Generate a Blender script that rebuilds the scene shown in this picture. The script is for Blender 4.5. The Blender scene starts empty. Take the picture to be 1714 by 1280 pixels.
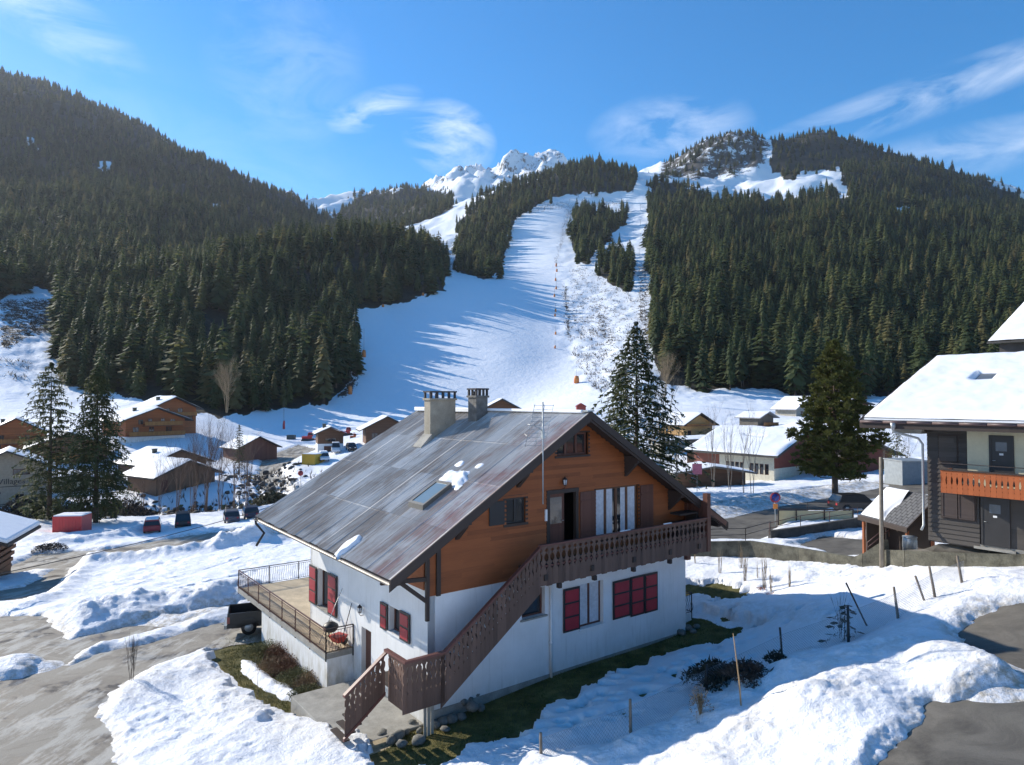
import bpy, bmesh, math, random
import numpy as np
from mathutils import Vector, Matrix
random.seed(7); RNG = np.random.default_rng(7)
SC = bpy.context.scene
# ------------------------------------------------------------------ camera
F = 1150.0; TH = math.atan(28/1150)
cd = bpy.data.cameras.new('camera'); cam = bpy.data.objects.new('camera', cd); SC.collection.objects.link(cam)
cd.sensor_width = 36; cd.lens = 36*F/1714; cd.clip_start = 0.2; cd.clip_end = 30000
cam.location = (0, 0, 0); cam.rotation_euler = (math.pi/2+TH, 0, 0)
SC.camera = cam
# ------------------------------------------------------------------ light
SUN_H = (-0.845, 0.535); SUN_EL = math.radians(26.5)
sd = bpy.data.lights.new('sun', 'SUN'); sun = bpy.data.objects.new('sun', sd); SC.collection.objects.link(sun)
sd.energy = 5.0; sd.angle = math.radians(0.5); sd.color = (1.0, 0.93, 0.82)
sv = Vector((SUN_H[0]*math.cos(SUN_EL), SUN_H[1]*math.cos(SUN_EL), math.sin(SUN_EL)))
sun.rotation_euler = sv.to_track_quat('Z', 'Y').to_euler(); sun.location = (-60, 40, 60)
wd = bpy.data.worlds.new("World"); SC.world = wd; wd.use_nodes = True
wn = wd.node_tree.nodes; wl = wd.node_tree.links; wn.clear()
wo = wn.new('ShaderNodeOutputWorld'); bg = wn.new('ShaderNodeBackground'); sky = wn.new('ShaderNodeTexSky')
sky.sky_type = 'NISHITA'; sky.sun_disc = False; sky.sun_elevation = SUN_EL
sky.sun_rotation = math.atan2(SUN_H[0], SUN_H[1]); sky.altitude = 1200; sky.air_density = 1.0; sky.dust_density = 0.25; sky.ozone_density = 2.0
bg.inputs[1].default_value = 0.14
hs = wn.new('ShaderNodeHueSaturation'); hs.inputs['Saturation'].default_value = 1.52; hs.inputs['Value'].default_value = 1.0
wl.new(sky.outputs[0], hs.inputs['Color'])
# thin cirrus: warped noise limited to a few patches of the sky dome
tc = wn.new('ShaderNodeTexCoord')
def wnoise(scale, sx=1, sy=1, sz=1, detail=6, rough=.6, dist=0.0, rot=(0, 0, 0)):
    mp = wn.new('ShaderNodeMapping'); mp.inputs['Scale'].default_value = (sx, sy, sz); mp.inputs['Rotation'].default_value = rot
    wl.new(tc.outputs['Generated'], mp.inputs[0])
    n = wn.new('ShaderNodeTexNoise'); n.inputs['Scale'].default_value = scale; n.inputs['Detail'].default_value = detail
    n.inputs['Roughness'].default_value = rough; n.inputs['Distortion'].default_value = dist
    wl.new(mp.outputs[0], n.inputs['Vector']); return n.outputs[0]
def wmath(op, a, b=None, c=None):
    m = wn.new('ShaderNodeMath'); m.operation = op
    for i, v in enumerate((a, b, c)):
        if v is None: continue
        if hasattr(v, 'links') or hasattr(v, 'node'): wl.new(v, m.inputs[i])
        else: m.inputs[i].default_value = v
    return m.outputs[0]
def dirpx(px, py):
    return Vector(((px-857)/F, math.cos(TH)-(640-py)/F*math.sin(TH), math.sin(TH)+(640-py)/F*math.cos(TH))).normalized()
def wpatch(px, py, rx, ry, tilt=0):
    """soft elliptical patch of sky around one direction"""
    d = dirpx(px, py); r = Vector((1, 0, 0)); r = (r-d*r.dot(d)).normalized(); u = r.cross(d)
    r2 = r*math.cos(tilt)+u*math.sin(tilt); u2 = -r*math.sin(tilt)+u*math.cos(tilt)
    outs = []
    for ax, ra in ((r2, rx), (u2, ry)):
        vm = wn.new('ShaderNodeVectorMath'); vm.operation = 'DOT_PRODUCT'; wl.new(tc.outputs['Generated'], vm.inputs[0]); vm.inputs[1].default_value = ax
        outs.append(wmath('POWER', wmath('DIVIDE', vm.outputs['Value'], ra/F), 2.0))
    s = wmath('ADD', outs[0], outs[1])
    return wmath('POWER', wmath('MAXIMUM', wmath('SUBTRACT', 1.0, s), 0.0), 1.0)
fine = wnoise(7.5, 1, 1, 2.6, 8, .6, .7, (0, .55, 0)); big = wnoise(2.0, 1, 1, 2.0, 4, .5, .6)
acc = None
for (px, py, rx, ry, tl, st) in ((752, 232, 78, 60, -.3, 1.5), (628, 182, 80, 30, .3, 1.1), (480, 110, 120, 120, 0, .35),
                                 (70, 20, 130, 45, -.6, .8), (1120, 215, 130, 55, .1, .75), (1480, 185, 320, 34, .38, .8), (1640, 250, 230, 40, .22, .8),
                                 (300, 250, 300, 120, -.3, .15)):
    p = wmath('MULTIPLY', wpatch(px, py, rx, ry, tl), st)
    acc = p if acc is None else wmath('ADD', acc, p)
cl = wmath('MULTIPLY', acc, wmath('MULTIPLY', wmath('MAXIMUM', wmath('SUBTRACT', fine, .40), 0.0), 2.2))
cl = wmath('MINIMUM', wmath('MULTIPLY', cl, wmath('ADD', wmath('MULTIPLY', big, 1.2), .25)), .8)
mx = wn.new('ShaderNodeMix'); mx.data_type = 'RGBA'; wl.new(cl, mx.inputs['Factor']); wl.new(hs.outputs[0], mx.inputs['A']); mx.inputs['B'].default_value = (6.5, 6.9, 7.4, 1)
wl.new(mx.outputs['Result'], bg.inputs[0]); wl.new(bg.outputs[0], wo.inputs[0])
SC.view_settings.view_transform = 'Standard'; SC.view_settings.look = 'None'; SC.view_settings.gamma = 1; SC.view_settings.exposure = 0.6
SC.render.engine = 'CYCLES'
# ------------------------------------------------------------------ helpers
def ray(px, py):
    xc = (px-857)/F; yc = (640-py)/F
    return np.array([xc, math.cos(TH)-yc*math.sin(TH), math.sin(TH)+yc*math.cos(TH)])
def onz(px, py, z):
    r = ray(px, py); return r*z/r[2]
def aty(px, py, Y):
    r = ray(px, py); return r*Y/r[1]
def projn(X, Y, Z):
    y = Y*math.cos(TH)+Z*math.sin(TH); z = -Y*math.sin(TH)+Z*math.cos(TH)
    return 857+F*X/y, 640-F*z/y
def link(o, parent=None):
    SC.collection.objects.link(o)
    if parent is not None: o.parent = parent
    return o
def tag(o, label=None, cat=None, group=None, kind=None):
    if label: o['label'] = label
    if cat: o['category'] = cat
    if group: o['group'] = group
    if kind: o['kind'] = kind
    return o
def empty(name, loc, label, cat, rz=0, group=None):
    o = bpy.data.objects.new(name, None); o.empty_display_size = .3; link(o); o.location = loc; o.rotation_euler = (0, 0, rz)
    return tag(o, label, cat, group)
def copy_tree(o, parent=None):
    c = o.copy(); link(c)
    c.parent = parent
    for ch in o.children: copy_tree(ch, c)
    return c
def grid_mesh(name, V, Fq, mats, parent=None, smooth=True, attrs=None, tri=None):
    me = bpy.data.meshes.new(name); V = np.asarray(V, np.float32); Fq = np.asarray(Fq, np.int32)
    k = Fq.shape[1]
    me.vertices.add(len(V)); me.vertices.foreach_set('co', V.ravel())
    me.loops.add(Fq.size); me.loops.foreach_set('vertex_index', Fq.ravel())
    me.polygons.add(len(Fq)); me.polygons.foreach_set('loop_start', np.arange(0, Fq.size, k, dtype=np.int32))
    me.polygons.foreach_set('use_smooth', np.full(len(Fq), smooth))
    me.update(calc_edges=True)
    for n, a in (attrs or {}).items():
        at_ = me.attributes.new(n, 'FLOAT', 'POINT'); at_.data.foreach_set('value', np.asarray(a, np.float32))
    for m in mats: me.materials.append(m)
    o = bpy.data.objects.new(name, me); link(o, parent); return o
class MB:
    """collects boxes, prisms, tubes; build() links them as one mesh object"""
    def __init__(s, zo=0.0): s.v = []; s.f = []; s.m = []; s.sm = []; s.zo = zo
    def add(s, vs, fs, m=0, sm=False):
        b = len(s.v); s.v += [(float(a), float(c), float(d)-s.zo) for a, c, d in vs]; s.f += [tuple(b+i for i in f) for f in fs]; s.m += [m]*len(fs); s.sm += [sm]*len(fs)
    def box(s, x0, x1, y0, y1, z0, z1, m=0):
        if x0 > x1: x0, x1 = x1, x0
        if y0 > y1: y0, y1 = y1, y0
        if z0 > z1: z0, z1 = z1, z0
        s.add([(x0, y0, z0), (x1, y0, z0), (x1, y1, z0), (x0, y1, z0), (x0, y0, z1), (x1, y0, z1), (x1, y1, z1), (x0, y1, z1)],
              [(0, 3, 2, 1), (4, 5, 6, 7), (0, 1, 5, 4), (1, 2, 6, 5), (2, 3, 7, 6), (3, 0, 4, 7)], m)
    def hexa(s, p, m=0):
        """8 corners: bottom 4 counter-clockwise, top 4"""
        s.add(p, [(0, 3, 2, 1), (4, 5, 6, 7), (0, 1, 5, 4), (1, 2, 6, 5), (2, 3, 7, 6), (3, 0, 4, 7)], m)
    def bar(s, p, q, w, h, m=0, up=(0, 0, 1)):
        p = Vector(p); q = Vector(q); d = (q-p).normalized(); u = Vector(up)
        if abs(d.dot(u)) > .98: u = Vector((0, 1, 0))
        r = d.cross(u).normalized()*w/2; t = r.cross(d).normalized()*h/2
        c = [p-r-t, p+r-t, q+r-t, q-r-t, p-r+t, p+r+t, q+r+t, q-r+t]
        s.add([tuple(a) for a in c], [(0, 3, 2, 1), (4, 5, 6, 7), (0, 1, 5, 4), (1, 2, 6, 5), (2, 3, 7, 6), (3, 0, 4, 7)], m)
    def tube(s, pts, rad, n=6, m=0, cap=True):
        pts = [Vector(p) for p in pts]; rad = rad if isinstance(rad, (list, tuple)) else [rad]*len(pts)
        vs = []; fs = []
        ref = Vector((0, 0, 1)) if abs((pts[-1]-pts[0]).normalized().z) < .9 else Vector((1, 0, 0))
        for i, p in enumerate(pts):
            d = (pts[min(i+1, len(pts)-1)]-pts[max(i-1, 0)]).normalized(); a = d.cross(ref).normalized(); b = a.cross(d)
            for k in range(n):
                an = 2*math.pi*k/n; vs.append(tuple(p+(a*math.cos(an)+b*math.sin(an))*rad[i]))
        for i in range(len(pts)-1):
            for k in range(n): fs.append((i*n+k, (i+1)*n+k, (i+1)*n+(k+1) % n, i*n+(k+1) % n))
        if cap: fs.append(tuple(range(n))); fs.append(tuple(reversed(range((len(pts)-1)*n, len(pts)*n))))
        s.add(vs, fs, m, True)
    def prism(s, poly, y0, y1, m=0, axis='y'):
        """extrude polygon given in (x,z) along y (or (x,y) along z when axis='z')"""
        n = len(poly)
        if axis == 'y': vs = [(a, y0, b) for a, b in poly]+[(a, y1, b) for a, b in poly]
        elif axis == 'x': vs = [(y0, a, b) for a, b in poly]+[(y1, a, b) for a, b in poly]
        else: vs = [(a, b, y0) for a, b in poly]+[(a, b, y1) for a, b in poly]
        fs = [tuple(range(n)), tuple(reversed(range(n, 2*n)))]+[(i, n+i, n+(i+1) % n, (i+1) % n) for i in range(n)]
        s.add(vs, fs, m)
    def blob(s, c, r, m=0, n=8, k=5, jit=.25, seed=0, sq=(1, 1, 1)):
        rg = random.Random(seed); vs = [(c[0], c[1], c[2]-r*sq[2])]
        for j in range(1, k):
            a = math.pi*j/k
            for i in range(n):
                q = r*(1+rg.uniform(-jit, jit)); an = 2*math.pi*i/n
                vs.append((c[0]+q*math.sin(a)*math.cos(an)*sq[0], c[1]+q*math.sin(a)*math.sin(an)*sq[1], c[2]-q*math.cos(a)*sq[2]))
        vs.append((c[0], c[1], c[2]+r*sq[2])); fs = [(0, 1+(i+1) % n, 1+i) for i in range(n)]
        for j in range(k-2):
            for i in range(n): fs.append((1+j*n+i, 1+j*n+(i+1) % n, 1+(j+1)*n+(i+1) % n, 1+(j+1)*n+i))
        b = 1+(k-2)*n; fs += [(b+i, b+(i+1) % n, len(vs)-1) for i in range(n)]
        s.add(vs, fs, m, True)
    def build(s, name, mats, parent=None, bevel=0, fix=True):
        if not isinstance(mats, (list, tuple)): mats = [mats]
        me = bpy.data.meshes.new(name); me.from_pydata(s.v, [], s.f)
        me.polygons.foreach_set('material_index', s.m); me.polygons.foreach_set('use_smooth', s.sm)
        for mt in mats: me.materials.append(mt)
        if fix:
            bm = bmesh.new(); bm.from_mesh(me); bmesh.ops.recalc_face_normals(bm, faces=bm.faces); bm.to_mesh(me); bm.free()
        me.update(); o = bpy.data.objects.new(name, me); link(o, parent)
        if bevel:
            b = o.modifiers.new('bevel', 'BEVEL'); b.width = bevel; b.segments = 2; b.limit_method = 'ANGLE'
        return o
# numpy gradient noise
_P = np.random.default_rng(3).permutation(512); _P = np.concatenate([_P, _P]); _G = np.random.default_rng(4).uniform(0, 2*np.pi, 512)
def pn(x, y):
    xi = np.floor(x).astype(int); yi = np.floor(y).astype(int); xf = x-xi; yf = y-yi; xi &= 255; yi &= 255
    u = xf*xf*xf*(xf*(xf*6-15)+10); v = yf*yf*yf*(yf*(yf*6-15)+10)
    def g(a, b, dx, dy):
        an = _G[_P[_P[a & 255]+(b & 255)]]; return np.cos(an)*dx+np.sin(an)*dy
    n00 = g(xi, yi, xf, yf); n10 = g(xi+1, yi, xf-1, yf); n01 = g(xi, yi+1, xf, yf-1); n11 = g(xi+1, yi+1, xf-1, yf-1)
    return ((n00*(1-u)+n10*u)*(1-v)+(n01*(1-u)+n11*u)*v)*1.5
def fbm(x, y, o=4, g=.5):
    s = 0; a = 1
    for i in range(o): s = s+a*pn(x*2**i+17.3*i, y*2**i-9.1*i); a *= g
    return s
def sst(a, b, x):
    t = np.clip((x-a)/(b-a), 0, 1); return t*t*(3-2*t)
def poly_sd(px, py, poly):
    """signed distance in the polygon's units, positive inside"""
    P = np.array(poly, float); Q = np.roll(P, -1, 0); d = np.full(px.shape, 1e18); ins = np.zeros(px.shape, bool)
    for (x0, y0), (x1, y1) in zip(P, Q):
        ex, ey = x1-x0, y1-y0; t = np.clip(((px-x0)*ex+(py-y0)*ey)/(ex*ex+ey*ey+1e-12), 0, 1)
        d = np.minimum(d, (px-x0-t*ex)**2+(py-y0-t*ey)**2)
        c = ((y0 > py) != (y1 > py)) & (px < (x1-x0)*(py-y0)/(y1-y0+1e-12)+x0); ins ^= c
    return np.sqrt(d)*np.where(ins, 1, -1)
def seg_d(px, py, pts):
    d = np.full(px.shape, 1e18)
    for (x0, y0), (x1, y1) in zip(pts[:-1], pts[1:]):
        ex, ey = x1-x0, y1-y0; t = np.clip(((px-x0)*ex+(py-y0)*ey)/(ex*ex+ey*ey+1e-12), 0, 1)
        d = np.minimum(d, (px-x0-t*ex)**2+(py-y0-t*ey)**2)
    return np.sqrt(d)
# ------------------------------------------------------------------ materials
class NT:
    def __init__(s, name):
        s.m = bpy.data.materials.new(name); s.m.use_nodes = True; s.n = s.m.node_tree.nodes; s.l = s.m.node_tree.links
        s.b = s.n['Principled BSDF']; s.t = s.n.new('ShaderNodeTexCoord')
    def put(s, i, v):
        if hasattr(v, 'is_output'): s.l.new(v, i)
        else: i.default_value = v
    def map(s, sc=(1, 1, 1), rot=(0, 0, 0), src='Object'):
        m = s.n.new('ShaderNodeMapping'); m.inputs['Scale'].default_value = sc; m.inputs['Rotation'].default_value = rot; s.l.new(s.t.outputs[src], m.inputs[0]); return m.outputs[0]
    def noise(s, scale, vec=None, detail=4, rough=.55, dist=0):
        n = s.n.new('ShaderNodeTexNoise'); n.inputs['Scale'].default_value = scale; n.inputs['Detail'].default_value = detail; n.inputs['Roughness'].default_value = rough; n.inputs['Distortion'].default_value = dist
        s.l.new(vec if vec is not None else s.t.outputs['Object'], n.inputs['Vector']); return n.outputs[0]
    def vor(s, scale, vec=None, feat='F1', out=0):
        n = s.n.new('ShaderNodeTexVoronoi'); n.feature = feat; n.inputs['Scale'].default_value = scale
        s.l.new(vec if vec is not None else s.t.outputs['Object'], n.inputs['Vector']); return n.outputs[out]
    def ramp(s, f, stops):
        r = s.n.new('ShaderNodeValToRGB'); e = r.color_ramp.elements
        while len(e) < len(stops): e.new(.5)
        for i, (p, c) in enumerate(stops):
            e[i].position = p; e[i].color = (c, c, c, 1) if isinstance(c, (int, float)) else (*c, 1)
        s.l.new(f, r.inputs[0]); return r.outputs[0]
    def math(s, op, a, b=0.0, c=None):
        m = s.n.new('ShaderNodeMath'); m.operation = op; s.put(m.inputs[0], a); s.put(m.inputs[1], b)
        if c is not None: s.put(m.inputs[2], c)
        return m.outputs[0]
    def mix(s, f, a, b, mode='MIX'):
        m = s.n.new('ShaderNodeMix'); m.data_type = 'RGBA'; m.blend_type = mode; s.put(m.inputs['Factor'], f)
        for k, v in (('A', a), ('B', b)):
            if isinstance(v, tuple) and len(v) == 3: v = (*v, 1)
            s.put(m.inputs[k], v)
        return m.outputs['Result']
    def sep(s, src='Object'):
        x = s.n.new('ShaderNodeSeparateXYZ'); s.l.new(s.t.outputs[src], x.inputs[0]); return x.outputs
    def comb(s, x, y, z):
        c = s.n.new('ShaderNodeCombineXYZ'); s.put(c.inputs[0], x); s.put(c.inputs[1], y); s.put(c.inputs[2], z); return c.outputs[0]
    def white(s, vec):
        w = s.n.new('ShaderNodeTexWhiteNoise'); s.l.new(vec, w.inputs['Vector']); return w.outputs['Value']
    def attr(s, name):
        a = s.n.new('ShaderNodeAttribute'); a.attribute_name = name; return a.outputs['Fac']
    def bump(s, h, st=.3, d=.02):
        b = s.n.new('ShaderNodeBump'); b.inputs['Strength'].default_value = st; b.inputs['Distance'].default_value = d; s.l.new(h, b.inputs['Height']); s.l.new(b.outputs[0], s.b.inputs['Normal'])
    def fin(s, col, rough=.6, metal=0.0, spec=.5):
        if isinstance(col, tuple) and len(col) == 3: col = (*col, 1)
        s.put(s.b.inputs['Base Color'], col); s.put(s.b.inputs['Roughness'], rough); s.put(s.b.inputs['Metallic'], metal); s.b.inputs['Specular IOR Level'].default_value = spec; return s.m
_mc = {}
def plain(name, c, rough=.6, metal=0.0, var=.18, scale=3, bump=.15, spec=.5, src='Object'):
    if name in _mc: return _mc[name]
    t = NT(name); n = t.noise(scale, t.map(src=src), 5); lo = tuple(x*(1-var) for x in c); hi = tuple(min(1, x*(1+var)) for x in c)
    n2 = t.noise(scale*9, t.map(src=src), 3)
    if bump: t.bump(t.math('ADD', n, t.math('MULTIPLY', n2, .5)), bump, .02)
    _mc[name] = t.fin(t.ramp(t.math('ADD', t.math('MULTIPLY', n, .7), t.math('MULTIPLY', n2, .3)), [(.3, lo), (.7, hi)]), rough, metal, spec); return _mc[name]
def wood(name, c, row=.16, axis='z', var=.35, rough=.65, grain=1.0, horiz=True, knots=True):
    """boards: rows stacked along `axis`, each its own tone, grain along the board"""
    if name in _mc: return _mc[name]
    t = NT(name); x, y, z = t.sep(); a = {'x': x, 'y': y, 'z': z}[axis]
    if row: r = t.math('FLOOR', t.math('DIVIDE', a, row))
    else: r = t.math('MULTIPLY', a, 0.0)
    rnd = t.white(t.comb(r, 3.7, 1.3)); rn2 = t.white(t.comb(r, t.math('FLOOR', t.math('DIVIDE', t.math('ADD', t.math('ADD', x, y), t.math('MULTIPLY', rnd, 9.0)), 4.6)), 2.0))
    sc = {'z': (1.2, 1.2, 22), 'x': (22, 22, 1.2), 'y': (22, 22, 1.2)}[axis]
    mp = t.n.new('ShaderNodeMapping'); mp.inputs['Scale'].default_value = sc; cv = t.comb(t.math('ADD', x, t.math('MULTIPLY', rn2, 31.0)), y, z); t.l.new(cv, mp.inputs[0])
    g = t.noise(1.6*grain, mp.outputs[0], 6, .65, .8); w = t.noise(.5, None, 3)
    v = t.math('ADD', t.math('MULTIPLY', rn2, .26), t.math('ADD', t.math('MULTIPLY', g, .5), t.math('MULTIPLY', w, .32)))
    lo = tuple(k*(1-var*1.3) for k in c); hi = tuple(min(1, k*(1+var)) for k in c)
    col = t.ramp(v, [(.25, lo), (.55, c), (.85, hi)])
    t.bump(g, .3, .006)
    _mc[name] = t.fin(col, rough, 0, .35); return _mc[name]
# ------------------------------------------------------------------ terrain heights
NEAR = [ # (px, py, z) of bare ground seen in the photo
 (100,1270,-11.9),(0,1150,-12.3),(0,1040,-12.8),(220,1152,-12.1),(400,1250,-11.8),(560,1270,-11.6),(-200,1270,-12.1),(-400,1040,-13),(300,1050,-12.6),(430,1080,-12.3),
 (200,1000,-13.2),(400,960,-13.5),(450,895,-14.2),(200,935,-14.8),(20,950,-15.0),(0,1000,-14.0),(115,900,-15.7),(255,892,-15.8),(385,870,-15.8),(-250,930,-15),
 (300,850,-16.6),(300,825,-15.6),(300,800,-14.8),(310,812,-15.0),(150,838,-16.4),(265,745,-10.6),(60,868,-16.3),(0,760,-12),(450,760,-13),(470,795,-13.8),(460,830,-15.2),(520,770,-12.4),(552,755,-11.6),
 (640,735,-9),(480,700,-6),(600,692,-5),(717,1190,-11.5),(640,1215,-11.7),(527,1165,-12.15),(1148,1054,-10.95),(930,1120,-11.1),(1250,1060,-10.7),(1200,960,-10.0),(1147,939,-9.95),(1300,960,-9.4),(1475,955,-8.5),
 (1518,957,-8.1),(1714,960,-7.1),(1400,1020,-8.9),(1308,1130,-9.4),(1055,1265,-10.3),(905,1278,-10.8),(850,1240,-11.1),(1180,1085,-10.9),(1640,975,-6.95),(1500,1045,-8.3),
 (1714,1010,-6.9),(1600,1150,-7.6),(1500,1275,-8.0),(1714,1280,-7.8),(1300,1280,-9.0),(1250,1210,-9.5),(1900,1100,-7.2),(1300,906,-10.2),(1400,890,-9.9),(1900,960,-6.9),
 (1190,880,-10.5),(1300,850,-10.5),(1400,845,-10.4),(1500,815,-9.6),(1250,825,-10.6),(1280,812,-11.2),(1167,832,-10.8),(1170,737,-9.4),(1200,790,-11.5),(1280,720,-6.6),(1600,760,-8),(1800,800,-8),
 (973,690,-3.4),(850,694,-4.8),(1250,690,-3.6),(1180,735,-8.7),(1400,700,-3.5),(1600,690,-3.0),(1070,690,-3.8),(1900,690,-3.0)]
NP = np.array([list(onz(px,py,z)) for px,py,z in NEAR]+[[-3,2,-9.5],[-14,8,-11.5],[8,3,-8.5],[-70,20,-13],[55,12,-5],[30,31,-7.6],[60,45,-7.5],[-90,60,-14],[-130,110,-14]])
FARC = {
 -900:[(720,150),(600,300),(420,600),(250,1000),(120,1600),(150,3000)],
 -300:[(760,140),(640,250),(450,450),(220,900),(80,1500),(120,2800)],
 0:[(745,150),(700,190),(600,250),(520,320),(430,480),(330,750),(200,1150),(124,1500),(200,3000)],
 150:[(745,150),(690,200),(640,240),(520,350),(430,520),(330,800),(245,1150),(186,1400),(300,3000)],
 300:[(745,155),(705,185),(600,260),(500,350),(462,430),(440,550),(345,850),(252,1250),(350,3000)],
 430:[(700,210),(620,270),(500,370),(436,450),(440,600),(390,850),(325,1150),(400,3000)],
 560:[(692,230),(600,300),(500,390),(420,480),(428,650),(400,900),(358,1500),(350,2500),(420,4500)],
 650:[(690,235),(600,310),(520,400),(455,460),(405,530),(425,700),(400,1000),(345,1500),(325,1700),(345,2600),(420,4500)],
 740:[(690,240),(560,350),(490,440),(458,520),(440,650),(400,850),(345,1500),(322,1800),(300,2800),(350,4500)],
 850:[(694,240),(600,310),(520,410),(465,530),(440,640),(380,800),(348,950),(312,1150),(345,1500),(276,3000),(320,4500)],
 940:[(683,205),(600,320),(520,430),(462,540),(400,720),(345,900),(305,1080),(284,1180),(330,1600),(256,3000),(330,4500)],
 1000:[(680,200),(560,360),(462,520),(400,700),(335,950),(278,1170),(330,1700),(320,3000),(380,4500)],
 1070:[(680,200),(600,290),(520,400),(460,500),(370,750),(320,950),(292,1300),(295,1600),(360,3000)],
 1150:[(700,170),(645,250),(560,330),(460,480),(370,700),(320,950),(272,1400),(262,1650),(330,3000)],
 1230:[(700,170),(650,250),(560,330),(460,480),(380,700),(330,950),(305,1150),(232,1450),(300,3000)],
 1300:[(700,170),(662,240),(560,340),(460,480),(380,750),(330,1000),(300,1150),(245,1450),(320,3000)],
 1400:[(700,170),(655,250),(560,340),(460,480),(360,750),(300,1050),(246,1400),(330,3000)],
 1550:[(690,170),(645,260),(520,400),(420,600),(345,900),(289,1200),(350,3000)],
 1714:[(690,170),(645,260),(540,380),(440,550),(380,800),(353,1000),(400,3000)],
 2000:[(690,170),(650,260),(560,400),(480,700),(450,1000),(480,3000)],
 2700:[(690,170),(640,260),(560,400),(500,700),(480,1000),(500,3000)]}
def tps(P, val, lam=1e-4):
    n = len(P); d2 = ((P[:, None]-P[None])**2).sum(-1); K = .5*d2*np.log(d2+1e-12)
    A = np.zeros((n+3, n+3)); A[:n, :n] = K+lam*np.eye(n); A[:n, n] = 1; A[:n, n+1:] = P; A[n, :n] = 1; A[n+1:, :n] = P.T
    w = np.linalg.solve(A, np.concatenate([val, np.zeros(3)]))
    def f(Q):
        out = np.empty(len(Q))
        for i in range(0, len(Q), 20000):
            q = Q[i:i+20000]; d = ((q[:, None]-P[None])**2).sum(-1); out[i:i+20000] = (.5*d*np.log(d+1e-12))@w[:n]+w[n]+q@w[n+1:]
        return out
    return f
_nf = tps(NP[:, :2]/30, NP[:, 2], 2e-4)
_fp = [((px-857)/F, math.log(Y)*.5, (668-py)/F) for px, L in FARC.items() for py, Y in L]
_fp += [(p[0]/p[1], math.log(p[1])*.5, p[2]/p[1]) for p in NP if 95 < p[1] < 215 and not any(abs(p[0]/p[1]-q[0]) < .06 and abs(math.log(p[1])*.5-q[1]) < .06 for q in _fp)]
_fp = np.array(_fp); _ff = tps(_fp[:, :2], _fp[:, 2], 1e-4)
def zg(X, Y):
    X = np.asarray(X, float); Y = np.asarray(Y, float); sh = X.shape; x = X.ravel(); y = np.maximum(Y.ravel(), 1.0)
    s = x/y; near = y < 190; far = y > 120; zn = np.zeros(len(x)); zf = np.zeros(len(x))
    if near.any(): zn[near] = _nf(np.c_[x[near]/30, y[near]/30])
    if far.any(): zf[far] = _ff(np.c_[s[far], np.log(y[far])*.5])*y[far]
    b = sst(120, 190, y); z = zn*(1-b)+zf*b
    r = sst(250, 900, y)
    rg = fbm(x/260, y/260, 5, .5)
    s_all = x/y; ctr = np.exp(-((s_all-.03)/.13)**2)*(y < 1300)
    z = z+r*y*(.0075+.014*(1-ctr))*rg-r*y*.012*(1-ctr)*np.abs(fbm(x/150+7, y/210, 4, .5))*1.2+sst(1500, 2600, y)*(25+60*np.exp(-((s_all+.02)/.12)**4))*(.25-np.abs(fbm(x/210+3, y/300, 7, .56)))
    return z.reshape(sh)
def zg1(x, y): return float(zg(np.array([x]), np.array([y]))[0])
def gpt(px, py, y0=10, y1=3000):
    """where the ray through a photo point meets the ground"""
    r = ray(px, py); ys = np.exp(np.linspace(math.log(y0), math.log(y1), 900)); k = ys/r[1]
    d = k*r[2]-zg(k*r[0], ys); i = np.argmax(d < 0)
    if i == 0: i = len(ys)-1
    return np.array([k[i]*r[0], ys[i], zg1(k[i]*r[0], ys[i])])
# ------------------------------------------------------------------ photo-shaped masks, stored as ground areas
ROADS = [
 [(-160,1035),(0,1035),(60,1033),(95,1055),(112,1076),(215,1050),(310,1030),(425,1003),(470,995),(520,990),(520,1040),(440,1068),(380,1078),(340,1087),(250,1120),(180,1165),(158,1200),(190,1295),(-160,1295)],
 [(-200,985),(0,960),(30,945),(65,929),(192,919),(300,900),(450,880),(560,868),(700,860),(700,885),(450,910),(371,914),(285,924),(148,942),(128,951),(86,993),(60,1004),(0,1010),(-200,1030),(-200,1010),(0,990),(45,984),(96,953),(60,954),(0,968)],
 [(1160,872),(1200,850),(1290,832),(1340,822),(1420,812),(1560,805),(1800,800),(1800,830),(1560,830),(1440,840),(1330,862),(1290,890),(1270,906),(1140,906),(1120,890)],
 [(1612,1062),(1640,1035),(1680,1020),(1714,1018),(2100,1060),(2100,1400),(1400,1400),(1500,1280),(1530,1240),(1565,1185),(1620,1175),(1700,1158),(1695,1140),(1640,1110),(1610,1085)],
 [(440,765),(500,745),(530,752),(500,765),(470,785),(478,800),(500,815),(490,830),(460,815),(432,800)],
 [(1330,915),(1380,900),(1450,905),(1500,900),(1500,920),(1431,934),(1380,925)]]
STRIPS = [[(398,1104),(425,1106),(455,1130),(530,1170),(528,1187),(470,1176),(430,1152),(400,1124)], # snow lying on the tarmac, ruts between
 [(-40,1108),(70,1106),(75,1115),(40,1137),(-40,1150)],
 [(108,1116),(130,1092),(175,1080),(240,1062),(330,1040),(440,1014),(450,1022),(330,1055),(250,1080),(170,1096),(118,1119)]]
TRACE = [[(190,1152),(260,1118),(330,1092),(380,1082),(380,1087),(330,1098),(262,1124),(200,1158)],
 [(250,1105),(330,1075),(395,1060),(395,1064),(332,1081),(256,1110)]]
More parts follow.
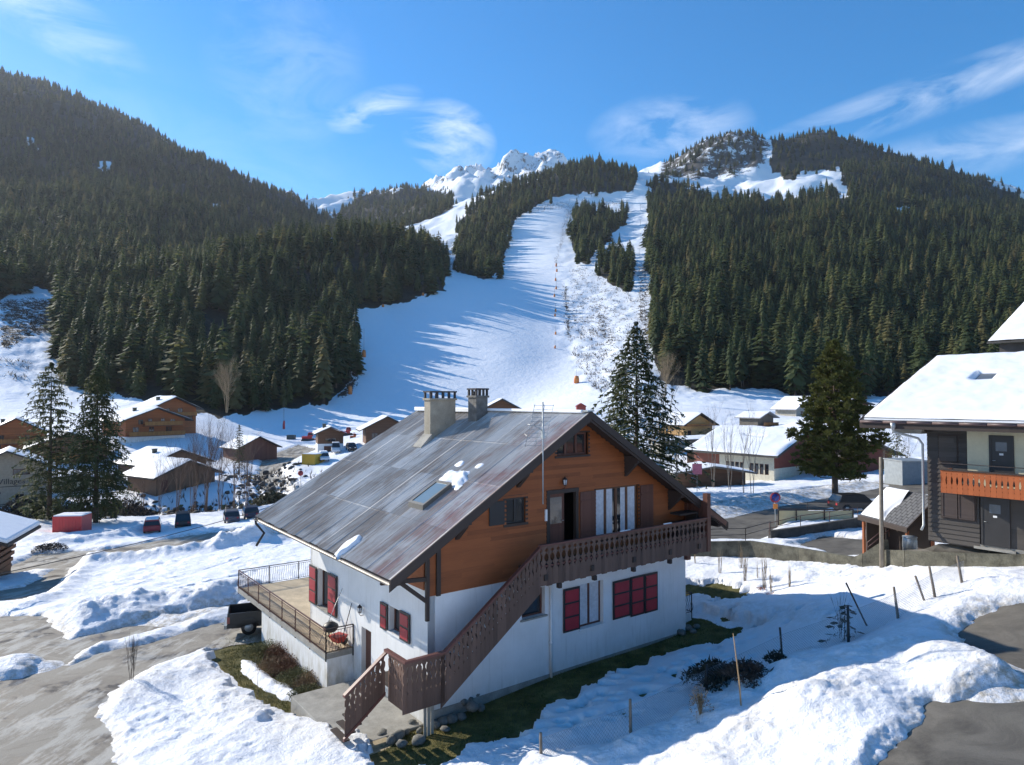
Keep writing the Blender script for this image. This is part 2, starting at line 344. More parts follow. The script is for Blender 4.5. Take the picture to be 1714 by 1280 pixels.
GRASS = [
 [(362,1096),(375,1086),(430,1076),(460,1086),(432,1096),(398,1108),(430,1135),(452,1160),(530,1185),(560,1205),(520,1210),(468,1197),(425,1165),(385,1135)],
 [(555,1215),(600,1190),(640,1180),(735,1170),(1150,1040),(1190,1040),(1262,1060),(1180,1082),(1080,1108),(1000,1140),(930,1172),(880,1205),(840,1240),(770,1262),(720,1285),(650,1285),(640,1250)],
 [(1148,985),(1190,980),(1225,990),(1240,1005),(1215,1010),(1180,1000),(1148,1000)],
 [(380,1070),(450,1060),(500,1100),(560,1170),(600,1180),(560,1200),(500,1180),(440,1130),(400,1100)]]
BANKS = [ # ploughed snow ridges: (points, half width m, height m, roughness)
 ([(440,1022),(360,1028),(300,1040),(200,1040),(150,1050)],1.1,.55,.5),
 ([(440,1000),(380,1000),(330,1015),(270,1020),(200,1028),(150,1040)],1.3,1.0,.7),
 ([(455,905),(430,912),(400,916),(300,932),(170,946)],1.3,1.0,.6),
 ([(455,908),(430,912),(395,918)],1.8,1.0,.6),
 ([(140,950),(90,1005),(40,1020)],1.0,.4,.5),
 ([(-30,1125),(60,1120)],1.0,.5,.4),
 ([(1000,1300),(1110,1262),(1215,1215),(1300,1150),(1350,1120)],1.1,.55,.5),
 ([(1350,1150),(1420,1120),(1520,1070),(1600,1030)],1.0,.3,.4),
 ([(1350,1230),(1400,1150),(1520,1105),(1650,1140)],1.3,.55,.6),
 ([(1180,1300),(1300,1230),(1400,1200)],1.3,.5,.7),
 ([(200,1180),(260,1150),(330,1120),(400,1190),(450,1215),(560,1250)],1.2,.22,.6),
 ([(1180,862),(1250,846),(1330,832),(1440,815)],2.2,.9,.6),
 ([(100,915),(180,905),(240,893)],1.2,.7,.5),
 ([(20,870),(60,905),(190,896)],2.5,.6,.5),
 ([(480,780),(500,790),(488,800),(495,812)],2.0,1.0,.4),
 ([(1140,1015),(1200,1025),(1290,1040),(1400,1055)],1.2,.35,.5)]
def onground(poly): return [tuple(gpt(px, py)[:2]) for px, py in poly]
BANKW = [(onground(p), w, h, r) for p, w, h, r in BANKS]
# polar near grid (fine close to the camera, coarse far away)
def polar(s, y): S, Yg = np.meshgrid(s, y); return S*Yg, Yg
def quads(nr, nc):
    i = np.arange(nr-1)[:, None]*nc+np.arange(nc-1)[None]; i = i.ravel(); return np.c_[i, i+1, i+nc+1, i+nc]
sN = np.concatenate([np.linspace(-2.6, -.95, 70)[:-1], np.linspace(-.95, .95, 560), np.linspace(.95, 2.6, 70)[1:]])
yN = np.concatenate([np.exp(np.linspace(math.log(3), math.log(13), 60))[:-1], np.exp(np.linspace(math.log(13), math.log(80), 620))[:-1], np.exp(np.linspace(math.log(80), math.log(192), 200))])
XN, YN = polar(sN, yN); ZN = zg(XN, YN); QN = quads(*XN.shape)
PX, PY = projn(XN, YN, ZN)
wob = fbm(XN*.9, YN*.9, 4, .55)
mpp = YN/F            # metres per photo pixel across
def area(poly, w=1.0):  # signed distance in metres, roughly
    P = onground(poly); return poly_sd(XN, YN, P)
rd = np.max([area(p) for p in ROADS], 0); st = np.max([area(p) for p in STRIPS], 0); tr = np.max([area(p) for p in TRACE], 0); gr = np.max([area(p) for p in GRASS], 0)
HOUSE = [(-2.96,24.3),(8.23,32.83),(1.2,42.0),(-10.0,33.5)]
hs_ = poly_sd(XN, YN, HOUSE)
# river gully running left of the village road, stones and brush
RIV = [tuple(gpt(px, py)[:2]) for px, py in ((-200,880),(60,862),(180,852),(300,848),(420,838),(470,822),(450,800),(430,785))]
rv = seg_d(XN, YN, RIV)
ZN = ZN-1.6*np.exp(-(rv/5.0)**2)*(1+.3*wob)
# dark garden behind retaining wall sits lower than the road
base = ZN.copy()
bare = np.maximum(np.maximum(rd+.25*wob, np.where(gr+.45*wob > -.5, gr+.4+.45*wob, -9)), -9)
snowd = -bare                                     # >0 where snow lies
snowd = np.where((st > -.2) | (tr > -.1), np.maximum(snowd, np.maximum(st+.12*wob, tr+.08*wob-.02)), snowd)
thick = .26+.10*fbm(XN*.35, YN*.35, 3)
thin = sst(.0, .35, -tr)      # traces stay thin
h = thick*sst(-.05, .75, snowd)-.10*(1-sst(-.02, .2, snowd))
h = np.where((tr > -.15) & (rd > .3), .045*sst(-.05, .15, tr+.08*wob)-.03, h)
fn = (YN < 60)
lump = np.maximum(fbm(XN*.9, YN*.9, 3, .5), -.2)*.12+np.abs(fbm(XN*2.4+9, YN*2.4, 3, .55))*.045
h = h+np.where(snowd > .05, sst(.05, .6, snowd)*lump*(.45+.7*sst(-.3, .6, fbm(XN*.22+5, YN*.22, 2))), 0)
dirt = np.zeros_like(h)
for P, w, hh, rr in BANKW:
    d = seg_d(XN, YN, P); g = np.exp(-(d/w)**2)
    rough = .8+.55*fbm(XN*.6+3, YN*.6, 3, .5)+.24*np.abs(fbm(XN*1.7, YN*1.7, 4, .55))
    h = h+g*hh*.62*(1-rr*.45+rr*rough); dirt = np.maximum(dirt, g*rr*.7)
h = h-np.where((rv < 4) & (fbm(XN*.8, YN*.8, 4, .6) > .0), 1.0, 0)*np.exp(-(rv/4)**2)
# clods rolled off the bank
for px, py, r_ in ((436,1222,.3),(447,1214,.2)):
    g_ = gpt(px, py); d = np.hypot(XN-g_[0], YN-g_[1]); h = h+np.maximum(0, r_**2-d**2)**.5*.6
# footprints trodden across the shaded garden
fr = random.Random(11)
for a, b, n, sp in (((1240,1075),(1000,1190),34,.5),((1230,1105),(900,1240),36,.7),((1150,1000),(1400,1045),20,.4),((1180,1120),(1080,1190),10,.5),((1010,1160),(880,1260),16,.5),((120,1030),(430,960),40,.25),((1200,1060),(1330,1030),12,.4),((1300,980),(1200,1010),10,.4)):
    A_ = gpt(*a); B_ = gpt(*b)
    for i in range(n):
        q = A_+(B_-A_)*(i+fr.random())/n; cx = q[0]+fr.gauss(0, sp); cy = q[1]+fr.gauss(0, sp)
        sel = (np.abs(XN-cx) < .6) & (np.abs(YN-cy) < .6)
        if sel.any(): h[sel] -= .45*np.exp(-(((XN[sel]-cx)/.17)**2+((YN[sel]-cy)/.13)**2))
TRK = [[(-60,1255),(60,1215),(180,1160),(300,1105),(420,1062)],[(-60,1215),(80,1180),(200,1125),(330,1080)],[(-60,1170),(60,1165),(170,1120),(300,1080),(400,1050)],[(150,1290),(130,1220),(170,1165),(250,1118)],[(-60,1080),(60,1085),(120,1085)],[(240,1062),(330,1040),(430,1012)],[(190,1070),(300,1046),(420,1012)],[(0,1180),(70,1185),(110,1205),(90,1290)],[(120,940),(80,975),(0,1003)],[(160,932),(300,912),(450,892)]]
for k_, L_ in enumerate(TRK):
    d = seg_d(XN, YN, onground(L_)); w_t = .16+.14*(k_ % 3)
    h = np.where((rd > .15) & (h < 0), np.maximum(h, .035*sst(w_t, .0, d+.22*fbm(XN*1.8+k_, YN*1.8, 4, .6))-.03+.0*d+.02*(d < w_t)), h)
h = np.where(hs_ > -.25, -.3, h)
h = h*(1-sst(180, 188, YN))+.02*sst(180, 188, YN); SNOWN = h; BASEN = base
dirt = np.clip(dirt+.8*sst(.9, .1, snowd)*(rd > -1.5)+.75*sst(45, 130, YN)*0, 0, 1)
far_br = np.exp(-(rv/9)**2)
# materials for the setting
t = NT('snow'); n1 = t.noise(1.6, None, 6, .6); n2 = t.noise(11, None, 8, .68); v1 = t.vor(5.0)
dm = t.math('MULTIPLY', t.attr('dirt'), t.ramp(t.noise(2.6, None, 6, .7), [(.38, 0), (.62, 1)]))
c = t.mix(dm, (.84, .85, .87), (.42, .37, .29)); c = t.mix(t.math('MULTIPLY', t.math('ADD', t.attr('dirt'), .12), t.ramp(t.noise(34, None, 3, .7), [(.6, 0), (.68, .8)])), c, (.16, .12, .08)); t.bump(t.math('ADD', t.math('MULTIPLY', n1, 1.2), t.math('ADD', t.math('MULTIPLY', n2, .75), t.math('MULTIPLY', v1, .25))), .6, .12)
t.b.inputs['Subsurface Weight'].default_value = 0.0
M_SNOW = t.fin(c, .55, 0, .3)
t = NT('roof_snow'); t.bump(t.noise(1.2, None, 5, .55), .25, .12); M_RSNOW = t.fin(t.ramp(t.noise(2, None, 4), [(.3, (.80, .81, .83)), (.7, (.86, .87, .88))]), .5, 0, .3)
t = NT('asphalt'); n1 = t.noise(.35, None, 9, .68, .9); n2 = t.noise(40, None, 3, .7); n3 = t.noise(1.1, t.map((1, .3, 1), (0, 0, -.35)), 8, .7)
c = t.mix(t.ramp(n1, [(.42, 0), (.56, 1)]), (.125, .10, .072), (.29, .262, .215)); c = t.mix(t.ramp(n3, [(.49, 0), (.58, .8)]), c, (.46, .44, .39)); c = t.mix(t.ramp(n2, [(.4, 0), (.7, .35)]), c, (.05, .048, .045))
t.bump(n2, .35, .01); M_ASPH = t.fin(c, t.ramp(n1, [(.40, .32), (.52, .85)]), 0, .4)
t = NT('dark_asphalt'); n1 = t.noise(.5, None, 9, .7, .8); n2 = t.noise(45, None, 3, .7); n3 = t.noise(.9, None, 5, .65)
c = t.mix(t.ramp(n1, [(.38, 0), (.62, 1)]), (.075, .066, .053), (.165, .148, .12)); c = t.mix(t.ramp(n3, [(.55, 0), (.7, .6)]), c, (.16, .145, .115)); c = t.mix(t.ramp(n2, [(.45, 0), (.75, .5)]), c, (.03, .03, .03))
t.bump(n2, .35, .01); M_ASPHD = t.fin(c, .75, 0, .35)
t = NT('turf'); n1 = t.noise(.9, None, 6, .65); n2 = t.noise(30, None, 4, .7)
c = t.ramp(t.math('ADD', t.math('MULTIPLY', n1, .6), t.math('MULTIPLY', n2, .4)), [(.36, (.035, .04, .012)), (.5, (.11, .10, .035)), (.62, (.24, .19, .07))]); t.bump(n2, .8, .05); M_TURF = t.fin(c, .9, 0, .2)
t = NT('mountain'); n1 = t.noise(.03, None, 8, .7); n2 = t.noise(.11, None, 6, .7); n3 = t.noise(.012, None, 6, .65); sp = t.noise(.5, t.map((1, 1, .35)), 5, .7)
geo = t.n.new('ShaderNodeNewGeometry'); sx = t.n.new('ShaderNodeSeparateXYZ'); t.l.new(geo.outputs['Normal'], sx.inputs[0])
snow = t.mix(t.ramp(sp, [(.35, 0), (.8, .25)]), (.84, .86, .88), (.74, .76, .80))
fl = t.math('MULTIPLY', t.attr('forest'), 1.0); ffl = t.ramp(t.math('ADD', fl, t.math('MULTIPLY', t.math('SUBTRACT', n2, .5), .9)), [(.42, 0), (.6, 1)])
br = t.ramp(t.math('ADD', t.attr('brush'), t.math('MULTIPLY', t.math('SUBTRACT', sp, .55), 2.2)), [(.52, 0), (.6, 1)])
rk = t.ramp(t.math('ADD', t.attr('rock'), t.math('MULTIPLY', t.math('SUBTRACT', t.noise(.035, t.map((1, 1, .4)), 10, .8), .5), 2.6)), [(.5, 0), (.58, 1)])
c = t.mix(rk, snow, t.ramp(n2, [(.3, (.045, .042, .038)), (.7, (.11, .10, .09))])); c = t.mix(br, c, (.085, .065, .045)); c = t.mix(ffl, c, t.ramp(n2, [(.35, (.018, .018, .012)), (.65, (.045, .038, .025))]))
t.bump(t.math('ADD', n2, t.math('MULTIPLY', sp, .3)), .5, 1.2); M_MTN = t.fin(c, .75, 0, .2)
keep = lambda m: m.ravel()[QN].any(1)
grid_mesh('ground', np.c_[XN.ravel(), YN.ravel(), base.ravel()], QN, [M_TURF], attrs={})['kind'] = 'structure'
def sub(name, mask, Z, mat, attrs):
    k = mask.ravel()[QN].any(1); q = QN[k]; u, inv = np.unique(q, return_inverse=True)
    o = grid_mesh(name, np.c_[XN.ravel()[u], YN.ravel()[u], Z.ravel()[u]], inv.reshape(q.shape), [mat], attrs={a: b.ravel()[u] for a, b in attrs.items()}); o['kind'] = 'structure'; return o
lft = XN < (YN*.1)
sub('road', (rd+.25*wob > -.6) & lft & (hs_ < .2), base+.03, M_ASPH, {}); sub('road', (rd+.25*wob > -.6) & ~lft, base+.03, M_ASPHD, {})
sub('snow', (h > -.06), base+h, M_SNOW, {'dirt': np.maximum(dirt, 0)})
def snow_z(x, y):
    """top of the snow or ground near a point"""
    j = int(np.searchsorted(yN, y)); j = min(max(j, 1), len(yN)-1); i = int(np.searchsorted(sN, x/y)); i = min(max(i, 1), len(sN)-1)
    return float(BASEN[j, i]+max(SNOWN[j, i], 0))
def sit(px, py, y0=10): 
    p = gpt(px, py, y0, 190); return (p[0], p[1], snow_z(p[0], p[1]))
def ground_at(px, Y):
    x = (px-857)/F*Y; return (x, Y, zg1(x, Y))
# ------------------------------------------------------------------ far terrain
sF = np.concatenate([np.linspace(-1.9, -.95, 60)[:-1], np.linspace(-.95, .95, 520), np.linspace(.95, 1.9, 60)[1:]]); yF = np.exp(np.linspace(math.log(189), math.log(4700), 420))
XF, YF = polar(sF, yF); ZF = zg(XF, YF); FX, FY = projn(XF, YF, ZF); QF = quads(*XF.shape)
# forest regions in the photograph: (polygon of tree feet, nearest and farthest depth)
FOREST = [
 ([(-900,660),(-300,560),(-20,515),(50,520),(95,560),(100,640),(150,655),(185,660),(240,672),(300,690),(370,698),(440,688),(550,676),(585,640),(603,612),(596,560),(590,522),(640,514),(690,502),(745,486),(748,440),(700,400),(640,395),(560,372),(530,330),(500,330),(-20,60),(-900,20)],180,1750),
 ([(545,400),(570,345),(620,325),(700,312),(760,330),(775,370),(735,398),(700,400),(640,410)],1150,2100),
 ([(765,455),(768,372),(800,335),(880,305),(985,262),(1062,290),(1062,322),(1000,322),(930,332),(872,362),(852,385),(845,440),(835,462),(800,464)],480,1300),
 ([(958,364),(975,354),(1052,356),(1050,374),(1018,398),(1000,422),(985,444),(966,438),(958,412)],480,1150),
 ([(1000,428),(1056,428),(1058,494),(1030,480),(998,460)],380,800),
 ([(1086,305),(1110,300),(1170,320),(1200,330),(1290,335),(1340,325),(1400,320),(1410,285),(1290,290),(1290,225),(1460,215),(1560,260),(1714,330),(2100,430),(2900,470),(2900,655),(1714,655),(1450,664),(1340,668),(1280,650),(1200,655),(1150,648),(1110,640),(1092,600),(1086,450)],215,1700),
 ([(1110,300),(1110,265),(1200,210),(1250,205),(1285,245),(1270,275),(1235,290),(1200,300),(1170,290)],1150,1800),
 ([(1310,320),(1312,285),(1330,280),(1336,318)],900,1500)]
OPEN = [ # snowy glades inside the forests (photo space), depth range
 ([(265,218),(300,235),(330,262),(300,255)],900,1800),([(165,275),(185,268),(192,280),(172,284)],600,1500),([(40,230),(62,232),(66,250),(44,252)],600,1500),
 ([(525,400),(562,398),(562,414),(530,412)],400,2000),([(500,330),(530,335),(560,352),(535,360),(505,342)],900,2500),
 ([(100,520),(98,560),(0,555),(0,500),(60,480),(110,500)],180,500),([(350,340),(380,345),(380,355),(350,352)],600,1400),
 ([(1165,300),(1230,292),(1268,268),(1282,238),(1290,246),(1288,290),(1310,300),(1372,296),(1378,326),(1310,334),(1250,318),(1205,328),(1180,320)],800,2000),([(1400,318),(1430,312),(1435,330),(1402,330)],800,2000),([(1500,345),(1520,345),(1525,362),(1502,360)],600,2000),
 ([(1600,395),(1640,392),(1645,402),(1605,405)],500,2000),([(1064,270),(1080,262),(1084,500),(1088,640),(1066,560),(1060,400),(1064,335)],200,1600)]
def inreg(px, py, Y, regs, grow=0.0):
    px = px+7*pn(px/23+.3*py/11, py/19)+3*pn(px/7, py/6); py = py+6*pn(px/21+50, py/17)+3*pn(px/6+9, py/5)
    o = np.full(px.shape, -99.0)
    for poly, a, b in regs:
        d = poly_sd(px, py, poly); o = np.maximum(o, np.where((Y > a) & (Y < b), d, -99))
    return o
fo = inreg(FX, FY, YF, FOREST); op = inreg(FX, FY, YF, OPEN)
offs = (FX < -20) | (FX > 1740) 
forest = sst(-3, 5, fo)*(1-sst(-3, 2, op))
BR = [([(925,440),(950,445),(955,560),(960,600),(985,640),(1000,660),(1020,650),(1075,600),(1070,500),(1040,480),(1000,455),(960,440)],180,700,.42),
 ([(940,470),(952,480),(960,600),(975,620),(965,600),(948,560)],180,700,.75),([(975,465),(990,480),(1000,560),(1030,600),(1030,560),(1000,500)],180,700,.6),
 ([(1066,440),(1086,440),(1090,640),(1066,600)],180,800,.62),([(870,345),(940,335),(1060,335),(1050,345),(960,352),(935,440),(925,450),(945,350),(880,360)],500,1200,.55),
 ([(845,365),(870,352),(850,420),(842,450),(825,462),(838,440)],400,1200,.7),([(575,525),(600,560),(606,610),(590,660),(560,670),(585,620),(590,560)],180,450,.85),
 ([(735,400),(760,400),(765,455),(740,460)],300,900,.5),([(0,500),(110,500),(110,555),(60,560),(0,590)],180,500,.72),([(-300,560),(0,600),(60,600),(40,640),(-300,620)],180,500,.4)]
brush = np.zeros_like(ZF)
for poly, a, b, v in BR: brush = np.maximum(brush, np.where((YF > a) & (YF < b), v*sst(-6, 6, poly_sd(FX, FY, poly)), 0))
brush = brush*(1-forest)
dome = np.where((YF > 1050) & (YF < 2000), sst(-15, 10, poly_sd(FX, FY, [(1100,300),(1110,262),(1200,205),(1250,205),(1290,245),(1275,275),(1235,295),(1190,300)])), 0)
rock = np.where(YF > 2100, .40, 0)+.66*dome; forest = forest*(1-.6*dome)
# groomed piste: smooth; rest a little rough
pis = sst(-10, 8, poly_sd(FX, FY, [(370,700),(600,620),(600,520),(745,480),(850,460),(850,380),(900,345),(960,345),(940,440),(930,560),(985,650),(1000,700)]))
ZF = ZF+(1-pis)*(fbm(XF/14, YF/14, 4, .6)*.9+fbm(XF/4, YF/4, 3, .6)*.25*(YF < 700))*sst(190, 260, YF)
grid_mesh('mountain_terrain', np.c_[XF.ravel(), YF.ravel(), (ZF-.02).ravel()], QF, [M_MTN], attrs={'forest': forest.ravel(), 'brush': brush.ravel(), 'rock': rock.ravel()})['kind'] = 'structure'
# ------------------------------------------------------------------ trees
def fol(name, a, b, c_, warm=0.0):
    t = NT(name); n = t.noise(1.2, None, 4, .6); oi = t.n.new('ShaderNodeObjectInfo'); v = t.math('ADD', t.math('MULTIPLY', n, .6), t.math('MULTIPLY', oi.outputs['Random'], .4))
    col = t.ramp(v, [(.25, a), (.5, b), (.75, c_)]); col = t.mix(t.ramp(oi.outputs['Random'], [(.86, 0), (.9, warm)]), col, (.15, .105, .05)); t.b.inputs['Subsurface Weight'].default_value = 0
    m = t.fin(col, .75, 0, .25)
    tr = t.n.new('ShaderNodeBsdfTranslucent'); t.l.new(col, tr.inputs[0]); mx_ = t.n.new('ShaderNodeMixShader'); mx_.inputs[0].default_value = .38
    t.l.new(t.b.outputs[0], mx_.inputs[1]); t.l.new(tr.outputs[0], mx_.inputs[2]); t.l.new(mx_.outputs[0], t.n['Material Output'].inputs[0]); return m
M_FIR = fol('spruce_needles', (.028, .045, .018), (.07, .092, .032), (.17, .17, .062), .4)
M_FIRN = fol('fir_needles', (.04, .055, .022), (.08, .092, .036), (.13, .135, .055))
M_PINE = fol('pine_needles', (.06, .07, .018), (.12, .12, .034), (.21, .185, .055))
M_BARK = plain('bark', (.085, .062, .045), .9, scale=6, bump=.6, var=.4)
M_BARKG = plain('grey_bark', (.16, .14, .12), .9, scale=6, bump=.6, var=.35)
M_TWIG = plain('bare_twigs', (.16, .115, .08), .85, scale=5, bump=0)
M_TWIGD = plain('dark_twigs', (.06, .045, .035), .85, scale=5, bump=0)
def conifer_arrays(seed, whorls=17, per=8, rad=.19, low=.08, droop=.35, sub=1, taper=.74, ragged=.3, h=1.0):
    """unit-height crown: whorls of drooping, toothed branch fans with depth"""
    rg = random.Random(seed); V = []; Fc = []
    for w in range(whorls):
        f = w/(whorls-1); z0 = low+(1-low)*f**.9*.985; R = rad*((1-f)**taper)*(1-.35*max(0, .15-f)/.15)+.008
        k = max(4, int(per*(1-.4*f)))
        for b in range(k):
            if rg.random() < .06: continue
            an = 2*math.pi*(b+rg.uniform(-.35, .35))/k+w*1.3; r = R*rg.uniform(1-ragged, 1+ragged*.45); dz = -droop*r*rg.uniform(.6, 1.3)
            up = .25*r; wd = r*rg.uniform(.26, .42)+.006
            ca, sa = math.cos(an), math.sin(an); bz = z0+rg.uniform(-.4, .4)/whorls
            seg = [(0.0, .012, 0), (.35, wd*.8, up*.35), (.62, wd, dz*.35), (.86, wd*.55, dz*.8), (1.0, .0, dz)]
            b0 = len(V)
            for q, ww, zz in seg:
                for sgn in (-1, 0, 1):
                    j = rg.uniform(.75, 1.25) if sgn else 1
                    V.append((ca*r*q-sa*sgn*ww*j*h, sa*r*q+ca*sgn*ww*j*h, bz+zz-(abs(sgn)*ww*.45*j)))
            for i in range(4):
                for s_ in range(2): a = b0+i*3+s_; Fc.append((a, a+1, a+4, a+3))
    # leader
    b0 = len(V)
    for z, r in ((.9, .014), (1.0, 0.001)):
        for i in range(4): V.append((r*math.cos(i*1.57), r*math.sin(i*1.57), z))
    for i in range(4): Fc.append((b0+i, b0+(i+1) % 4, b0+4+(i+1) % 4, b0+4+i))
    return V, Fc
def mesh_of(name, V, Fc, mats, smooth=False):
    me = bpy.data.meshes.new(name); me.from_pydata(V, [], Fc); me.polygons.foreach_set('use_smooth', [smooth]*len(Fc))
    for m in mats: me.materials.append(m)
    me.update(); return me
def trunk_mesh(h=1.0, r=.013, mat=None, top=.97):
    mb = MB(); mb.tube([(0, 0, -.04), (0, 0, .1), (0.004, 0, .5), (0, 0, top)], [r*1.25, r, r*.6, .001], 6); o = mb.build('trunk', mat or M_BARK); me = o.data; bpy.data.objects.remove(o); return me
# small trunks with the crown for instancing
CROWNS = []
for i in range(7):
    V_, F_ = conifer_arrays(40+i, whorls=16+i % 4, per=8, rad=(.23, .195, .26, .17, .22, .28, .19)[i], low=(.06, .12, .05, .2, .1, .04, .15)[i], droop=(.35, .5, .25, .6, .4, .3, .45)[i])
    CROWNS.append(mesh_of('spruce_crown', V_, F_, [M_FIR]))
TRUNK = trunk_mesh(r=.014)
# dart-throwing on a jittered grid over the mountain side
pts = []
for (x0, x1, y0, y1, sp) in ((-900, 900, 180, 420, 5.5), (-1100, 1300, 420, 800, 6.9), (-1600, 1900, 800, 1250, 9.2), (-2000, 2300, 1250, 2100, 13.5)):
    gx, gy = np.meshgrid(np.arange(x0, x1, sp), np.arange(y0, y1, sp)); gx = gx.ravel()+RNG.uniform(-.48, .48, gx.size)*sp; gy = gy.ravel()+RNG.uniform(-.48, .48, gy.size)*sp
    k = np.abs(gx/gy) < 1.75; gx = gx[k]; gy = gy[k]; pts.append(np.c_[gx, gy])
pts = np.concatenate(pts); tz = zg(pts[:, 0], pts[:, 1]); tx, ty = projn(pts[:, 0], pts[:, 1], tz)
f_ = inreg(tx, ty, pts[:, 1], FOREST); o_ = inreg(tx, ty, pts[:, 1], OPEN)
ok = (f_ > 0)&(o_ < 0)
rr = RNG.uniform(0, 1, len(pts))
dens = np.where((tx > 1070) & (ty < 335) & (tx < 1300) & (pts[:, 1] > 1000), .8, .9)*(.8+.35*sst(-.5, .3, fbm(pts[:, 0]/45, pts[:, 1]/45, 3)))
ok &= rr < dens
ok &= fbm(pts[:, 0]/38+40, pts[:, 1]/38, 4, .6) < .62
# a few strays at forest edges and glades
ok |= (f_ > -6) & (f_ <= 0) & (o_ < 0) & (rr < .08)
ok |= (o_ >= 0) & (rr < .02) & (tx < 1060) & (f_ > 0)
# keep the piste clear
pist = poly_sd(tx, ty, [(560,720),(375,705),(455,696),(558,686),(596,648),(612,612),(606,520),(750,486),(852,464),(856,380),(900,350),(955,345),(950,480),(990,650),(1060,700)])
ok &= ~((pist > 0) & (pts[:, 1] < 1000))
pts = pts[ok]; tz = tz[ok]; tx = tx[ok]; ty = ty[ok]
sc = RNG.uniform(.5, 1.22, len(pts))*(14.5+6*(RNG.uniform(0, 1, len(pts))))*np.where(pts[:, 1] > 1150, 1.0, 1.0)*(1+.38*pn(pts[:, 0]/42, pts[:, 1]/42))*np.where(RNG.uniform(0, 1, len(pts)) > .93, 1.22, 1)
sc *= np.where((tx > 1070) & (ty < 345) & (tx < 1480) & (pts[:, 1] > 1000), .8, 1)
print('TREES', len(pts))
inframe = (tx > -20) & (tx < 1730) & (ty > 0)
key = np.where(inframe, sc/pts[:, 1], 0); order = np.argsort(-key); near_i = order[:290]; rest = order[290:]
FG = {'l': ('dark green spruce in the forest on the left mountainside beside the ski run', 'spruces of the left mountainside forest'),
      'm': ('dark spruce in a wooded island between the snowy ski runs', 'spruces between the ski runs'),
      'r': ('dark green spruce in the forest covering the right mountainside', 'spruces of the right mountainside forest')}
TREE0 = []
for i in range(7):
    r = bpy.data.objects.new('spruce_tree', None); c_ = bpy.data.objects.new('crown', CROWNS[i]); t_ = bpy.data.objects.new('trunk', TRUNK); TREE0.append((r, c_, t_))
for n, i in enumerate(near_i):
    r0, c0, t0 = TREE0[n % 7]; r = link(r0.copy()); r.location = (pts[i, 0], pts[i, 1], tz[i]-.3); s = float(sc[i]); w_ = s*float(RNG.uniform(.8, 1.35)); r.scale = (w_, w_, s); r.rotation_euler = (0, 0, float(RNG.uniform(0, 6.28)))
    link(c0.copy(), r); link(t0.copy(), r); g = FG['l' if tx[i] < 752 else ('m' if tx[i] < 1075 else 'r')]; tag(r, g[0], 'spruce', g[1])
# the rest: one counted-out mass of forest, instanced on points
rest = rest.astype(int); me = bpy.data.meshes.new('forest'); me.vertices.add(len(rest)); me.vertices.foreach_set('co', np.c_[pts[rest], tz[rest]-.4].astype(np.float32).ravel())
for nm, a in (('scl', sc[rest]), ('wid', RNG.uniform(.8, 1.4, len(rest))), ('rot', RNG.uniform(0, 6.28, len(rest)))):
    me.attributes.new(nm, 'FLOAT', 'POINT').data.foreach_set('value', a.astype(np.float32))
me.attributes.new('idx', 'INT', 'POINT').data.foreach_set('value', RNG.integers(0, 7, len(rest)).astype(np.int32))
fo_ = link(bpy.data.objects.new('forest', me)); tag(fo_, 'dense dark spruce forest spreading over the mountainsides around the ski run', 'forest', kind='stuff')
srcs = [None]*7
for o in SC.collection.objects:
    if o.name.startswith('crown') and o.type == 'MESH':
        for i in range(7):
            if o.data == CROWNS[i]: srcs[i] = o
def instancer(ob, sources):
    ng = bpy.data.node_groups.new('scatter', 'GeometryNodeTree'); ng.interface.new_socket('Geometry', in_out='INPUT', socket_type='NodeSocketGeometry'); ng.interface.new_socket('Geometry', in_out='OUTPUT', socket_type='NodeSocketGeometry')
    N = ng.nodes; L = ng.links; gi = N.new('NodeGroupInput'); go = N.new('NodeGroupOutput'); j = N.new('GeometryNodeGeometryToInstance'); 
    jn = N.new('GeometryNodeJoinGeometry')
    for s in reversed(sources):
        oi = N.new('GeometryNodeObjectInfo'); oi.inputs['Object'].default_value = s; oi.transform_space = 'ORIGINAL'; g = N.new('GeometryNodeGeometryToInstance'); L.new(oi.outputs['Geometry'], g.inputs[0]); L.new(g.outputs[0], jn.inputs[0])
    N.remove(j); ip = N.new('GeometryNodeInstanceOnPoints'); L.new(gi.outputs[0], ip.inputs['Points']); L.new(jn.outputs[0], ip.inputs['Instance']); ip.inputs['Pick Instance'].default_value = True
    def na(n, ty='FLOAT'):
        a = N.new('GeometryNodeInputNamedAttribute'); a.data_type = ty; a.inputs['Name'].default_value = n; return a.outputs['Attribute']
    L.new(na('idx', 'INT'), ip.inputs['Instance Index']); cr = N.new('ShaderNodeCombineXYZ'); L.new(na('rot'), cr.inputs[2]); L.new(cr.outputs[0], ip.inputs['Rotation'])
    m = N.new('ShaderNodeMath'); m.operation = 'MULTIPLY'; L.new(na('scl'), m.inputs[0]); L.new(na('wid'), m.inputs[1]); cs = N.new('ShaderNodeCombineXYZ'); L.new(m.outputs[0], cs.inputs[0]); L.new(m.outputs[0], cs.inputs[1]); L.new(na('scl'), cs.inputs[2]); L.new(cs.outputs[0], ip.inputs['Scale'])
    L.new(ip.outputs[0], go.inputs[0]); md = ob.modifiers.new('scatter', 'NODES'); md.node_group = ng
instancer(fo_, srcs)
